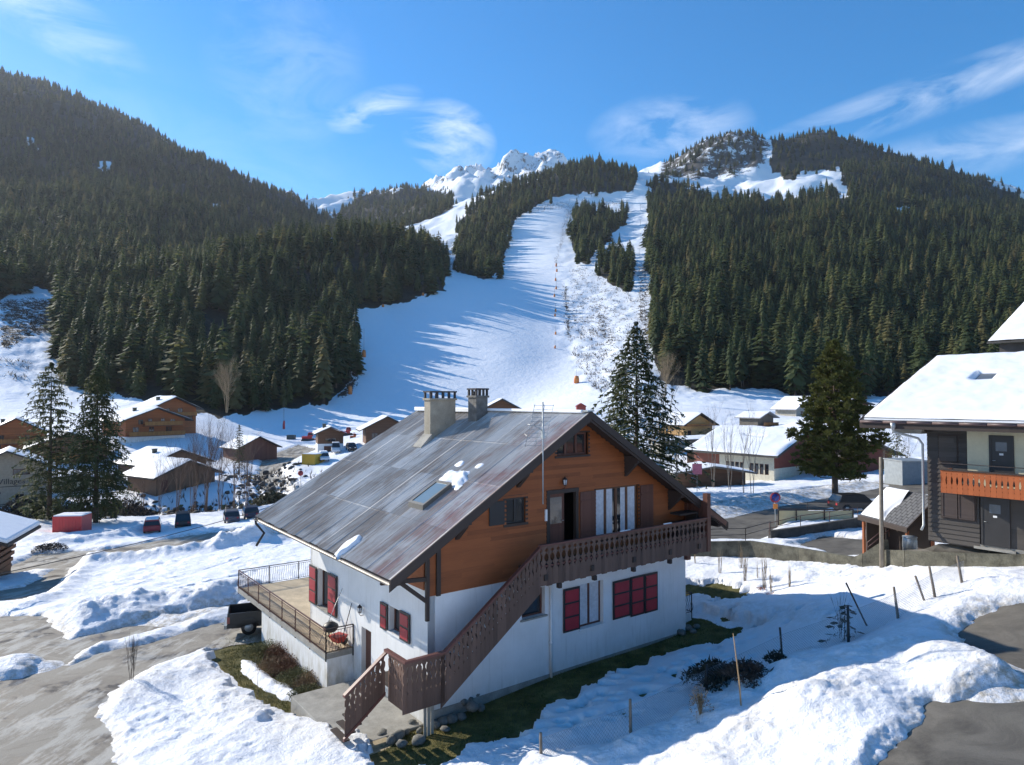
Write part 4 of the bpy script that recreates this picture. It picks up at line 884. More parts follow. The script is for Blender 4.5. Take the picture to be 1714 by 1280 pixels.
mb = MB(ZB); mb.tube([(11.0, -1.3, -5.42), (11.5, -1.31, -5.42)], .035, 6); mb.tube([(8.3, -1.3, -5.42), (8.9, -1.3, -5.42)], .03, 6); mb.build('rail_icicle', M_RSNOW, bal)
# ---- outside stair
st = MB(ZB); pb = Pl('x', -1.3); sl = (8.44-5.47)/(4.07+.09)
x = 4.07; k = 0; xs = []
while x > -.09: xs.append(x-.09); x -= .18
for k, xc in enumerate(xs):
    zt = -5.5-(4.07-xc)*sl; board(st, pb, xc, .18, zt-1.72, zt, .025, HOLEB if k % 2 else HOLEC, 0, sl)
x = -.09; k = 0
while x > -1.5: board(st, pb, x-.088, .176, -10.12, -8.5, .025, (HOLEB, HOLEC)[k % 2]); x -= .176; k += 1
stair = st.build('outside_stair', M_BALC, ch)
st = MB(ZB); pl2 = Pl('y', -1.56)
for k in range(7): board(st, pl2, -1.24+k*.18, .175, -10.1, -8.5, .025, (HOLEC, HOLEB)[k % 2])
pl3 = Pl('x', -.06+.0)
for k in range(8):
    xc = -1.62-.09-k*.18; zt = -8.5-(k+.5)*.18*.76; board(st, Pl('x', .02), xc, .18, zt-1.35, zt, .025, (HOLEB, HOLEC)[k % 2], 0, .76)
st.build('fretwork', M_BALC, stair)
mb = MB(ZB); mb.hexa([(-.12, -1.37, -8.5), (4.1, -1.37, -5.52), (4.1, -1.22, -5.52), (-.12, -1.22, -8.5), (-.12, -1.37, -8.42), (4.1, -1.37, -5.44), (4.1, -1.22, -5.44), (-.12, -1.22, -8.42)])
mb.box(-1.64, -.12, -1.37, -1.22, -8.5, -8.42); mb.box(-1.64, -1.49, -1.22, .1, -8.5, -8.42)
mb.hexa([(-3.1, -.05, -9.64), (-1.5, -.05, -8.5), (-1.5, .1, -8.5), (-3.1, .1, -9.64), (-3.1, -.05, -9.56), (-1.5, -.05, -8.42), (-1.5, .1, -8.42), (-3.1, .1, -9.56)])
mb.hexa([(-3.1, -.02, -11.05), (-1.62, -.02, -9.92), (-1.62, .07, -9.92), (-3.1, .07, -11.05), (-3.1, -.02, -10.95), (-1.62, -.02, -9.82), (-1.62, .07, -9.82), (-3.1, .07, -10.95)])
mb.build('handrail', M_RAIL, stair)
mb = MB(ZB)
for i in range(15):
    xx = 3.9-i*.262; zz = -6.6-i*.2; mb.box(xx-.16, xx+.14, -1.25, -.2, zz-.05, zz)
mb.hexa([(-.1, -1.26, -10.05), (4.1, -1.26, -7.1), (4.1, -1.2, -7.1), (-.1, -1.2, -10.05), (-.1, -1.26, -9.75), (4.1, -1.26, -6.8), (4.1, -1.2, -6.8), (-.1, -1.2, -9.75)])
mb.box(-1.5, -.05, -1.25, 1.1, -9.72, -9.62)
for i in range(7):
    xx = -1.6-i*.21; zz = -9.85-i*.2; mb.box(xx-.24, xx, .06, 1.1, zz-.05, zz)
mb.build('tread', M_DARK, stair)
mb = MB(ZB); # grey corrugated board skirt under the landing, lit treads below
for i in range(3): mb.box(-.5+i*.14, -.39+i*.14, -.62, -.59, -11.9, -9.9)
mb.build('board_skirt', wood('pale_boards', (.36, .34, .29), .14, 'x', .2), stair)
mb = MB(ZB)
for i in range(4): mb.box(-2.9, -1.5, -.95+i*.28, -.66+i*.28, -12.3, -11.72+i*.1)
mb.build('stone_step', plain('worn_wood_step', (.36, .29, .18), .9, scale=3, var=.35), stair)
# slab outside the side door
mb = MB(ZB); mb.box(-2.95, -.01, .2, 5.3, -12.4, -11.42); sb_ = mb.build('concrete_landing', M_CONC, ch, bevel=.03)
# ---- terrace
TZ = -10.45
mb = MB(ZB); mb.box(-1.25, -.01, 6.1, 18.5, TZ-.22, TZ); mb.box(-.01, 9.0, 11.02, 18.5, TZ-.22, TZ); ter = mb.build('terrace', M_CONC, ch)
mb = MB(ZB); mb.box(-1.15, -.02, 6.2, 18.4, TZ+.003, TZ+.02); mb.box(-.0, 9, 11.02, 18.4, TZ+.003, TZ+.02); mb.build('terrace_floor', M_TILEF, ter)
mb = MB(ZB); mb.box(-1.15, -.9, 6.25, 14.6, -12.8, TZ-.22); mb.box(-1.15, -.01, 6.12, 6.25, -12.8, TZ-.22); mb.box(-.9, 8, 14.35, 14.6, -12.8, TZ-.22); mb.build('terrace_wall', M_PLAS, ter)
def belly_rail(parent, pts, zf, zo, h=1.0, mat=None, mat2=None, sp=.125, post=1.6, outs=(-1, 0)):
    mb = MB(zo); mr = MB(zo)
    for (p, q, out) in pts:
        p = Vector((*p, 0)); q = Vector((*q, 0)); L = (q-p).length; d = (q-p)/L; o = Vector((*out, 0)); n = int(L/sp)
        mr.bar((p.x, p.y, zf+h), (q.x, q.y, zf+h), .05, .035); mr.bar((p.x, p.y, zf+h-.1), (q.x, q.y, zf+h-.1), .02, .02); mr.bar((p.x, p.y, zf+.07), (q.x, q.y, zf+.07), .03, .02)
        for i in range(n+1):
            c_ = p+d*(L*i/n); P = []
            for f in (0.07, .18, .3, .42, .55, .7, .9):
                b = .10*math.sin(math.pi*min(1, max(0, (f-.07)/.5)))-.03*math.sin(math.pi*max(0, (f-.5)/.4)); P.append((c_.x+o.x*b, c_.y+o.y*b, zf+f*h))
            mb.tube(P, .009, 4)
        m_ = max(1, int(L/post))
        for i in range(m_+1): c_ = p+d*(L*i/m_); mr.box(c_.x-.02, c_.x+.02, c_.y-.02, c_.y+.02, zf-.3, zf+h)
    r_ = mr.build('railing', mat, parent); mb.build('baluster', mat2 or mat, r_); return r_
belly_rail(ter, [((-1.22, 6.1), (-1.22, 18.45), (-1, 0))], TZ, ZB, mat=M_IRONB)
belly_rail(ter, [((-1.22, 6.1), (-.03, 6.1), (0, -1)), ((-1.22, 18.45), (8.9, 18.45), (0, 1))], TZ, ZB, mat=M_IRON)
# small side balcony railing on the far right corner
mb = MB(ZB); mb.box(W_+.02, W_+1.2, .6, 3.4, -11.6, -10.5); sp_ = mb.build('side_porch', M_PLAS, ch)
belly_rail(sp_, [((W_+.02, .6), (W_+1.2, .6), (0, -1)), ((W_+1.2, .6), (W_+1.2, 3.4), (1, 0))], -10.5, ZB, mat=M_IRON, post=1.2)
# ---- chimneys
def chimney(x0, x1, y0, y1, zb, zt, mat, nm='chimney', n=(5, 2)):
    mb = MB(ZB); mb.box(x0, x1, y0, y1, zb, zt); mb.box(x0-.06, x1+.06, y0-.06, y1+.06, zt, zt+.1); c_ = mb.build(nm, mat, ch, bevel=.01)
    mb = MB(ZB)
    for i in range(n[0]):
        for j in (0, 1): xx = x0+.03+(x1-x0-.06)*i/(n[0]-1); yy = (y0+.03, y1-.03)[j]; mb.box(xx-.045, xx+.045, yy-.045, yy+.045, zt+.1, zt+.38)
    mb.tube([((x0+x1)/2-.2, (y0+y1)/2, zt+.1), ((x0+x1)/2-.2, (y0+y1)/2, zt+.3)], .08, 8)
    mb.box(x0-.05, x1+.05, y0-.05, y1+.05, zt+.38, zt+.45); mb.build('chimney_cap', plain('soot_concrete', (.06, .055, .055), .9, scale=3), c_); return c_
c1 = chimney(4.58, 6.02, 7.62, 8.2, -2.4, -.05, plain('chimney_render', (.33, .29, .22), .9, scale=2, var=.3, bump=.4))
mb = MB(ZB); mb.hexa([(4.0, 7.5, roofz(4.0, 7.5)+.02), (4.6, 7.5, roofz(4.6, 7.5)+.02), (4.6, 8.3, roofz(4.6, 8.3)+.02), (4.0, 8.3, roofz(4.0, 8.3)+.02), (4.0, 7.5, roofz(4.0, 7.5)+.05), (4.6, 7.5, roofz(4.6, 7.5)+.3), (4.6, 8.3, roofz(4.6, 8.3)+.3), (4.0, 8.3, roofz(4.0, 8.3)+.05)]); mb.build('flashing', M_CONC, c1)
chimney(6.15, 6.82, 6.0, 6.7, -1.4, .08, plain('chimney_stone', (.15, .14, .125), .9, scale=4, var=.5, bump=.6), n=(4, 2))
# ---- skylight
def onroof(x, y, dz): return (x, y, roofz(x, y)+dz)
mb = MB(ZB); x0, x1, y0, y1 = .78, 2.08, 1.72, 2.84; f = .1
def rbox(mb, x0, x1, y0, y1, a, b, m=0): mb.hexa([onroof(x0, y0, a), onroof(x1, y0, a), onroof(x1, y1, a), onroof(x0, y1, a), onroof(x0, y0, b), onroof(x1, y0, b), onroof(x1, y1, b), onroof(x0, y1, b)], m)
rbox(mb, x0, x0+f, y0, y1, .0, .2); rbox(mb, x1-f, x1, y0, y1, .0, .2); rbox(mb, x0+f, x1-f, y0, y0+f, .0, .2); rbox(mb, x0+f, x1-f, y1-f, y1, 0, .2); sk = mb.build('skylight', plain('skylight_frame', (.13, .12, .10), .5), ch)
mb = MB(ZB); rbox(mb, x0+f, x1-f, y0+f, y1-f, .1, .17); mb.build('pane', NT('sky_glass').fin((.16, .21, .23), .12, 0, .8), sk)
# snow leftovers on the roof
def snow_patch(x0, x1, y0, y1, h, seed, parent=ch, fn=None, nm='snow_patch'):
    fn = fn or roofz; nx, ny = 30, 30; X, Y = np.meshgrid(np.linspace(x0, x1, nx), np.linspace(y0, y1, ny)); u = (X-x0)/(x1-x0)*2-1; v = (Y-y0)/(y1-y0)*2-1
    r_ = 1-np.sqrt(u*u+v*v)+.38*fbm(X*1.7+seed, Y*1.7, 3); H = h*sst(0, .45, r_)*(1+.3*fbm(X*2+seed, Y*2, 2))-.05*(r_ < .02); Z = np.vectorize(fn)(X, Y)+H-ZB
    q = quads(ny, nx); kk = (r_.ravel()[q] > -.05).any(1); V = np.c_[X.ravel(), Y.ravel(), Z.ravel()]; u_, inv = np.unique(q[kk], return_inverse=True)
    return grid_mesh(nm, V[u_], inv.reshape(-1, 4), [M_RSNOW], parent)
snow_patch(1.9, 3.0, 1.2, 3.3, .14, 2); snow_patch(3.15, 3.5, 2.8, 3.35, .05, 8); snow_patch(3.2, 3.55, 1.5, 2.0, .05, 12); snow_patch(-2.05, -.9, 3.0, 3.6, .16, 5); 
mb = MB(ZB); mb.box(6.7, 7.0, 6.9, 13.0, ZR0-.14, ZR0+.07); mb.box(6.8, 7.0, -.6, 6.9, ZR0-.06, ZR0+.065); mb.build('ridge_snow', M_RSNOW, ch, bevel=.03)
# ---- antenna on its mast
mb = MB(ZB); mb.tube([(4.42, -1.02, -3.98), (4.42, -1.02, -.1)], .028, 8); mb.box(4.37, 4.47, -1.08, -.96, -1.5, -1.15); an_ = mb.build('antenna_mast', M_GALV, ch)
mb = MB(ZB); yc = -1.02
for s_, x0 in ((0, 3.62), (1, 4.12)):
    for i in range(11):
        z0 = -1.75+i*.15; sx0 = x0+i*.045; mb.tube([(sx0, yc+.1, z0), (sx0+.5, yc+.1, z0+.01)], .008, 4, cap=False)
    mb.tube([(x0+.02, yc+.1, -1.78), (x0+.02+.47, yc+.1, -.2)], .012, 4)
    mb.tube([(x0+.46, yc+.1, -1.78), (x0+.46+.47, yc+.1, -.2)], .008, 4)
mb.tube([(4.42, yc, -1.2), (4.1, yc+.12, -1.0), (4.0, yc+.4, -.95)], .014, 4); mb.tube([(3.9, yc+.12, -1.5), (3.9, yc+.5, -1.3), (4.4, yc+.1, -.75)], .01, 4)
mb.build('antenna', M_GALV, an_)
# ================================================================== things around the chalet
def cl(w, t_, z): 
    c_, s_ = math.cos(ANG), math.sin(ANG); return (-2.96+w*c_-t_*s_, 24.3+w*s_+t_*c_, z)
# kettle barbecue
bq = empty('barbecue', cl(-.75, 6.75, TZ+.02), 'round black kettle barbecue standing on the chalet terrace', 'barbecue')
mb = MB(); 
for k in range(3): a = k*2.09; mb.tube([(.1*math.cos(a), .1*math.sin(a), .7), (.3*math.cos(a), .3*math.sin(a), 0)], .014, 6)
mb.build('leg', M_IRON, bq)
mb = MB(); mb.tube([(0, 0, .6), (0, 0, .66), (0, 0, .76), (0, 0, .84)], [.06, .22, .3, .33], 18); mb.build('bowl', M_BLK, bq)
mb = MB(); mb.tube([(0, 0, .85), (0, 0, .93), (0, 0, 1.02), (0, 0, 1.06)], [.335, .3, .17, .02], 18); l_ = mb.build('lid', M_BLK, bq); mb = MB(); mb.tube([(-.07, 0, 1.06), (-.05, 0, 1.11), (.05, 0, 1.11), (.07, 0, 1.06)], .012, 6); mb.build('handle', M_BLK, l_)
wb = empty('wheelbarrow', cl(-.5, 6.55, TZ+.02), 'red wheelbarrow tipped up beside the barbecue on the terrace', 'wheelbarrow', ANG+.3)
mb = MB(); mb.hexa([(-.15, -.2, .22), (.15, -.2, .22), (.15, .2, .22), (-.15, .2, .22), (-.3, -.3, .5), (.3, -.3, .5), (.3, .3, .5), (-.3, .3, .5)]); mb.build('tray', plain('red_paint', (.45, .04, .03), .45), wb)
mb = MB(); mb.tube([(-.5, -.25, .6), (.0, -.2, .25), (.35, 0, .15)], .015, 6); mb.tube([(-.5, .25, .6), (0, .2, .25), (.35, 0, .15)], .015, 6); mb.tube([(-.1, -.2, .25), (-.2, -.22, 0)], .014, 5); mb.tube([(-.1, .2, .25), (-.2, .22, 0)], .014, 5); mb.build('frame', M_IRON, wb)
mb = MB(); mb.tube([(.35, -.04, .15), (.35, .04, .15)], .15, 14); mb.build('wheel', M_BLK, wb)
mb = MB(); p0 = cl(-.9, 6.5, -12.0); p1 = cl(-.05, 6.2, -8.6); mb.tube([p0, p1], .018, 6); tag(mb.build('pole', M_TWIGD), 'thin dark pole leaning from the shrubs against the white wall by the terrace', 'pole')
mb = MB(); p0 = cl(-1.0, 7.4, TZ); p1 = cl(-.04, 7.2, -8.2); mb.tube([p0, p1], .014, 6); tag(mb.build('pole', M_GALV), 'pale pole leaning on the wall beside the tall red terrace shutters', 'pole')
# pick-up truck
def pickup():
    e = empty('pickup_truck', (*cl(-2.15, 17.0, 0)[:2], -12.25), 'dark grey pick-up truck with open cargo bed parked behind the terrace wall', 'pickup truck', math.radians(20))
    P = plain('dark_grey_paint', (.055, .058, .062), .35, .3, var=.1); B = M_BLK
    mb = MB()  # x forward, tail at x=0
    mb.box(0.0, .06, -.85, .85, .62, 1.16); mb.box(0, 1.75, -.9, -.84, .62, 1.18); mb.box(0, 1.75, .84, .9, .62, 1.18); mb.box(1.69, 1.75, -.84, .84, .62, 1.18)
    for s_ in (-1, 1):
        mb.prism([(0, .45), (.35, .45)] + [(1.05+.5*math.cos(a), .42+.5*math.sin(a)) for a in np.linspace(math.pi, 0, 10)]+[(1.75, .45), (1.75, .62), (0, .62)], s_*.84, s_*.92)
        mb.prism([(1.75, .4), (3.6, .4)]+[(4.1+.48*math.cos(a), .42+.48*math.sin(a)) for a in np.linspace(math.pi, 0, 10)]+[(5.0, .45), (5.05, .95), (3.9, 1.12), (1.75, 1.12)], s_*.82, s_*.92)
    mb.box(3.6, 5.0, -.85, .85, .9, 1.08); mb.hexa([(1.8, -.86, 1.1), (3.9, -.86, 1.1), (3.9, .86, 1.1), (1.8, .86, 1.1), (2.0, -.72, 1.72), (3.2, -.72, 1.72), (3.2, .72, 1.72), (2.0, .72, 1.72)])
    b = mb.build('body', P, e, bevel=.02)
    mb = MB(); mb.box(.06, 1.69, -.84, .84, .62, .68); mb.box(.2, 4.8, -.7, .7, .35, .5); mb.box(.07, 1.68, -.838, -.80, .68, 1.17); mb.box(.07, 1.68, .80, .838, .68, 1.17); mb.box(1.65, 1.688, -.8, .8, .68, 1.17); mb.build('bed_liner', B, e)
    mb = MB(); mb.box(-.16, 0, -.8, .8, .38, .56); mb.tube([(-.16, 0, .42), (-.3, 0, .42), (-.3, 0, .5)], .03, 6); mb.build('bumper', M_GALV, e)
    for s_ in (-1, 1):
        mb = MB(); mb.box(-.015, .12, s_*.80, s_*.915, .68, 1.0); mb.build('tail_light', plain('tail_light_lens', (.32, .10, .09), .3), e)
        for xx in (1.05, 4.1):
            mb = MB(); mb.tube([(xx, s_*.68, .38), (xx, s_*.9, .38)], .38, 20); w = mb.build('wheel', B, e); mb = MB(); mb.tube([(xx, s_*.89, .38), (xx, s_*.91, .38)], .22, 12); mb.build('rim', M_GALV, w)
    mb = MB(); mb.hexa([(1.95, -.80, 1.2), (3.75, -.80, 1.2), (3.75, .80, 1.2), (1.95, .80, 1.2), (2.05, -.735, 1.66), (3.25, -.735, 1.66), (3.25, .735, 1.66), (2.05, .735, 1.66)]); 
    mb.v = [(x, y*1.015, z) for x, y, z in mb.v]; mb.build('window_glass', M_GLASS, e)
    mb = MB(); mb.box(-.012, -.002, -.12, .12, .82, .92); mb.build('tailgate_handle', B, e)
pickup()
# ================================================================== neighbouring dark house (right)
def loc(e, w, t_, z):
    a = e.rotation_euler[2]; return (e.location.x+w*math.cos(a)-t_*math.sin(a), e.location.y+w*math.sin(a)+t_*math.cos(a), z)
Z2 = -6.3; dh = empty('dark_chalet', (18.55, 30.75, Z2), 'dark grey timber house with snow-covered roof and orange balcony beside the retaining wall', 'house', ANG)
# local: x into the house (+u), -y runs towards the camera along the facade; facade faces -x
mb = MB(Z2); pf = Pl('y', 0.0)
wall_cells(mb, -11, 0, -6.3, -.9, [(-2.9, -2.0, -6.25, -4.15), (-2.9, -1.62, -3.6, -1.35)], pf, .25); mb.box(0, 12, -.25, 0, -6.3, -.9); mb.box(.6, .65, -10, -.3, -6.3, -.9)
mb.build('wall', M_WOODK, dh)
mb = MB(Z2)
for i in range(24):
    z0 = -6.25+i*.2
    for a0, a1 in ((-1.55, -.0), (-2.0, -1.55) if z0 < -3.7 else (-1.56, -1.55)): mb.hexa([(-.045, a0, z0+.005), (-.0, a0, z0+.005), (-.0, a1, z0+.005), (-.045, a1, z0+.005), (-.012, a0, z0+.19), (-.0, a0, z0+.19), (-.0, a1, z0+.19), (-.012, a1, z0+.19)])
mb.build('siding', M_WOODK, dh)
mb = MB(Z2); mb.box(-.03, -.004, -10, -1.58, -3.75, -1.15); mb.build('cream_panel', M_CREAM, dh)
mb = MB(Z2); mb.box(-.02, .3, -10, -1.9, -6.3, -6.12); mb.box(-.12, -.02, -3.3, -1.8, -6.3, -6.2); mb.build('step', M_CONC, dh)
def dark_door(a0, a1, z0, z1, d=-.06):
    mb = MB(Z2); mb.box(d, d+.05, a0, a1, z0, z1); mb.box(d-.02, d, a0, a0+.08, z0, z1); mb.box(d-.02, d, a1-.08, a1, z0, z1); mb.box(d-.02, d, a0+.08, a1-.08, z1-.08, z1); o = mb.build('door', plain('dark_door', (.03, .028, .027), .5), dh)
    c_ = (a0+a1)/2; mb = MB(Z2); mb.box(d-.012, d, c_-.2, c_+.2, z1-.65, z1-.28); mb.build('pane', plain('milky_glass', (.10, .12, .14), .2), o); mb = MB(Z2); mb.box(d-.014, d, c_-.07, c_+.07, z1-.82, z1-.74); mb.build('name_plate', M_PLAS, o)
    mb = MB(Z2); mb.tube([(d, a1-.14, z0+1), (d-.05, a1-.14, z0+1), (d-.05, a1-.24, z0+1)], .012, 6); mb.build('handle', M_GALV, o)
dark_door(-3.1, -2.06, -6.12, -4.1); dark_door(-3.28, -2.4, -3.55, -1.5)
w2 = window(dh, pf, -1.9, -.55, -5.2, -4.0, Z2, M_DARK, -.07, 0, 0, .05, None)
for a0, a1 in ((-1.85, -1.24), (-1.2, -.6)):
    mb = MB(Z2); pf.box(mb, a0, a1, -.1, -.075, -5.15, -4.05, 0)
    for q in (a0, a1-.05): pf.box(mb, q, q+.05, -.12, -.1, -5.15, -4.05)
    for q in (-5.15, -4.1): pf.box(mb, a0+.05, a1-.05, -.12, -.1, q, q+.05)
    mb.build('shutter', wood('dark_shutter', (.065, .048, .042), .1, 'z', .2), w2)
w3 = window(dh, pf, -1.25, -.45, -2.75, -1.55, Z2, M_DARK, -.04, 0, 0, .05, None); mb = MB(Z2); pf.box(mb, -1.2, -.5, -.08, -.05, -2.7, -1.6); mb.build('shutter', M_WOODK, w3)
# roof
def dr(x, y): return -1.05+(x+1.15)*.385
def rhex(mb, x0, x1, y0, y1, a, b): mb.hexa([(x0, y0, dr(x0, 0)+a), (x1, y0, dr(x1, 0)+a), (x1, y1, dr(x1, 0)+a), (x0, y1, dr(x0, 0)+a), (x0, y0, dr(x0, 0)+b), (x1, y0, dr(x1, 0)+b), (x1, y1, dr(x1, 0)+b), (x0, y1, dr(x0, 0)+b)])
mb = MB(Z2); rhex(mb, -1.15, 6.9, -12, 2.4, -.02, .08); rf = mb.build('roof', M_ROOFD, dh)
mb = MB(Z2); mb.hexa([(6.92, -12, dr(6.9, 0)-.02), (14, -12, dr(6.9, 0)-2.7), (14, 2.4, dr(6.9, 0)-2.7), (6.92, 2.4, dr(6.9, 0)-.02), (6.92, -12, dr(6.9, 0)+.08), (14, -12, dr(6.9, 0)-2.6), (14, 2.4, dr(6.9, 0)-2.6), (6.92, 2.4, dr(6.9, 0)+.08)]); mb.build('rear_slope', M_ROOFD, rf)
mb = MB(Z2); rhex(mb, -1.1, 6.9, 2.41, 2.46, -.25, .1); mb.box(-1.2, -1.14, -12, 2.4, -1.32, -1.0); mb.build('fascia', M_DARK, rf)
mb = MB(Z2); mb.box(-1.0, -.05, -12, 2.3, -1.22, -1.18); mb.box(0.0, 6, .1, 2.2, -1.2, -1.16); mb.build('soffit', plain('grey_soffit', (.10, .09, .085), .8), rf)
mb = MB(Z2)
for i in range(14): mb.tube([(-1.24, 2.35-i*1.02, -1.03), (-1.24, 1.36-i*1.02, -1.03)], .06, 8)
mb.build('gutter', plain('brown_gutter', (.10, .06, .055), .5), dh)
X, Y = np.meshgrid(np.linspace(-1.08, 6.8, 60), np.linspace(-12, 2.25, 90)); e_ = np.minimum(np.minimum(X+1.12, 6.9-X), 2.33-Y); H = .34*(sst(0, .35, e_)*.7+.3)*(1+.12*fbm(X*.6, Y*.6, 3)+.05*fbm(X*2.5, Y*2.5, 2)); sk_ = (X > 3.0) & (X < 4.1) & (Y > -1.55) & (Y < -.75); H = np.where(sk_, .05, H)
Z = dr(X, 0)+.08+H; V = np.c_[X.ravel(), Y.ravel(), Z.ravel()-Z2]; grid_mesh('snow_layer', V, quads(90, 60), [M_RSNOW], rf)
mb = MB(Z2); mb.box(-1.08, -1.0, -12, 2.25, -1.0, -.87); mb.build('snow_edge', M_RSNOW, rf)
mb = MB(Z2); rhex(mb, 3.1, 4.0, -1.5, -.8, .12, .28); o = mb.build('skylight', plain('skylight_grey', (.10, .11, .12), .3), rf)
# downpipe and hopper on the corner
mb = MB(Z2); mb.tube([(-1.2, .9, -1.1), (-1.2, .9, -1.45), (-.3, .25, -1.75), (-.18, .12, -2.0), (-.18, .12, -5.6), (-.35, .15, -5.8)], .055, 8); mb.build('downpipe', M_GALV, dh)
mb = MB(Z2); mb.box(-.2, .9, .15, 1.4, -1.55, -1.18); mb.build('beam_box', M_CONC, dh)
mb = MB(Z2); mb.tube([(-1.24, .9, -1.05), (-1.24, .9, -1.25), (-1.24, .9, -1.4)], [.13, .1, .05], 8); mb.build('hopper', M_GALV, dh)
for i in range(3): pass
mb = MB(Z2); 
vs = [(a, -1.12+.0-.05*abs(math.sin(a*4.2))) for a in np.linspace(-10, -1.6, 70)]; mb.prism([(-1.6, -1.0), (-10, -1.0)]+vs, -.06, -.035, 0, 'x'); mb.build('scalloped_valance', M_DARK, dh)
# balcony
mb = MB(Z2); mb.box(-1.15, -.05, -9, -1.0, -3.78, -3.66); db = mb.build('balcony', M_DARK, dh)
BPR = [(0, 1), (.05, .93), (.08, 1), (.2, 1), (.25, .88), (.29, 1), (.36, .98), (.45, .72), (.56, .6), (.67, .72), (.76, .98), (.82, 1), (.86, .88), (.9, 1), (1, 1)]
mb = MB(Z2)
for k in range(28): board(mb, Pl('y', -1.2), -1.1-k*.2, .2, -3.95, -3.0, .025, BPR)
for k in range(6): board(mb, Pl('X', 0) if 0 else (lambda a, d, z: (a, -1.0+d, z)), -1.1+k*.2, .2, -3.95, -3.0, .025, BPR)
mb.build('fretwork', wood('orange_balcony', (.40, .105, .03), .2, 'y', .15), db); mb = MB(Z2); mb.box(-1.24, -1.14, -9, -.95, -3.0, -2.94); mb.bar((-1.2, -.9, -2.7), (-1.2, -9, -2.7), .03, .03); mb.build('handrail', M_DARK, db)
# lean-to shed with slate roof in front of it
sh_ = empty('lean_to_shed', (19.17, 33.5, -7.9), 'small open shed with slate roof half covered in snow beside the dark house', 'shed', .145)
Z3 = -7.9
def shr(x): return -6.26+x*.9
mb = MB(Z3)
P = lambda x0, x1, y0, y1, a, b: [(x0, y0, shr(x0)+a), (x1, y0, shr(x1)+a), (x1, y1, shr(x1)+a), (x0, y1, shr(x0)+a), (x0, y0, shr(x0)+b), (x1, y0, shr(x1)+b), (x1, y1, shr(x1)+b), (x0, y1, shr(x0)+b)]
mb.hexa(P(0, 1.62, 0, 3.6, -.05, .04)); mb.build('roof', M_SLATE, sh_)
X, Y = np.meshgrid(np.linspace(.05, 1.62, 30), np.linspace(1.7, 3.55, 30)); H = .2*sst(0, .25, np.minimum(np.minimum(X, 1.7-X), np.minimum(3.6-Y, Y-1.65-.2*np.sin(X*3))))*(1+.2*fbm(X, Y, 3)); grid_mesh('snow_layer', np.c_[X.ravel(), Y.ravel(), (shr(X)+.035+H).ravel()-Z3], quads(30, 30), [M_RSNOW], sh_)
mb = MB(Z3); mb.hexa(P(-.06, -.005, -.06, 3.66, -.16, .05)); mb.hexa(P(0, 1.62, -.06, -.005, -.14, .05)); mb.build('fascia', M_DARK, sh_)
for (x, y) in ((.12, .15), (.12, 3.4), (1.5, .15)):
    mb = MB(Z3); mb.box(x-.06, x+.06, y-.06, y+.06, -8.6, shr(x)-.06); mb.build('post', wood('orange_post', (.30, .10, .04), None, 'z', .2), sh_)
mb = MB(Z3); mb.box(1.45, 1.55, .3, 3.5, -8.6, -5.1); mb.box(.3, 1.4, 3.42, 3.5, -8.6, -6.3); mb.build('back_wall', M_DARK, sh_)
# paved yard held up by the garden wall
yd = [((1486, 922, 33.4), (19.0, 33.2, -7.45)), ((1518, 922, 32.15), (18.75, 31.4, -6.8)), ((1560, 923, 31.0), (18.9, 30.6, -6.4)), ((1620, 926, 29.55), (20.2, 29.6, -6.22)), ((1714, 929, 27.75), (22.5, 27.0, -6.22)), ((1850, 936, 24.95), (26, 24.0, -6.27))]
mb = MB(); L_ = []
for (a, b) in yd: q = aty(*a); L_.append((tuple(q), b))
for (a, b), (c, d) in zip(L_[:-1], L_[1:]): mb.add([a, c, d, b], [(0, 1, 2, 3)]); 
o = mb.build('yard', M_ASPHD); o['kind'] = 'structure'
br_ = empty('rain_barrel', (18.95, 32.9, -7.35), 'grey metal barrel standing under the edge of the slate shed roof', 'barrel')
mb = MB(); mb.tube([(0, 0, 0), (0, 0, .3), (0, 0, .31), (0, 0, .6), (0, 0, .8)], [.3, .31, .325, .31, .3], 18); mb.build('drum', M_GALV, br_); mb = MB(); mb.tube([(0, 0, .78), (0, 0, .82)], .32, 18); mb.build('lid', M_GALV, br_)
# second house behind: corner of a snowy roof
Z4 = -4; p = aty(1664, 578, 46); ub = empty('upper_chalet', (p[0]+1.5, p[1]+.5, Z4), 'house with snowy roof and orange boards rising behind the dark house', 'house', ANG)
mb = MB(Z4); mb.box(0, 10, -12, 0, -4, 2.6); mb.build('wall', M_WOODK, ub); mb = MB(Z4); mb.box(-.06, -.01, -12, -.3, 1.5, 3.1)
mb.build('orange_boards', M_WOOD, ub)
mb = MB(Z4); zr4 = lambda x: 3.85+(x+1.3)*.45
mb.hexa([(-1.3, -13, zr4(-1.3)-.1), (7, -13, zr4(7)-.1), (7, 1, zr4(7)-.1), (-1.3, 1, zr4(-1.3)-.1), (-1.3, -13, zr4(-1.3)), (7, -13, zr4(7)), (7, 1, zr4(7)), (-1.3, 1, zr4(-1.3))]); mb.box(-.9, 10, -12, .4, 2.7, 3.75); mb.hexa([(7.01, -13, zr4(7)-.1), (14, -13, 4.5), (14, 1, 4.5), (7.01, 1, zr4(7)-.1), (7.01, -13, zr4(7)), (14, -13, 4.6), (14, 1, 4.6), (7.01, 1, zr4(7))]); r4 = mb.build('roof', M_ROOFD, ub)
X, Y = np.meshgrid(np.linspace(-1.25, 6.95, 40), np.linspace(-13, .95, 60)); H = .3*(sst(0, .3, np.minimum(np.minimum(X+1.25, 6.95-X), .95-Y))*.7+.3)*(1+.2*fbm(X, Y, 3)); grid_mesh('snow_layer', np.c_[X.ravel(), Y.ravel(), (zr4(X)+H).ravel()-Z4], quads(60, 40), [M_RSNOW], r4)
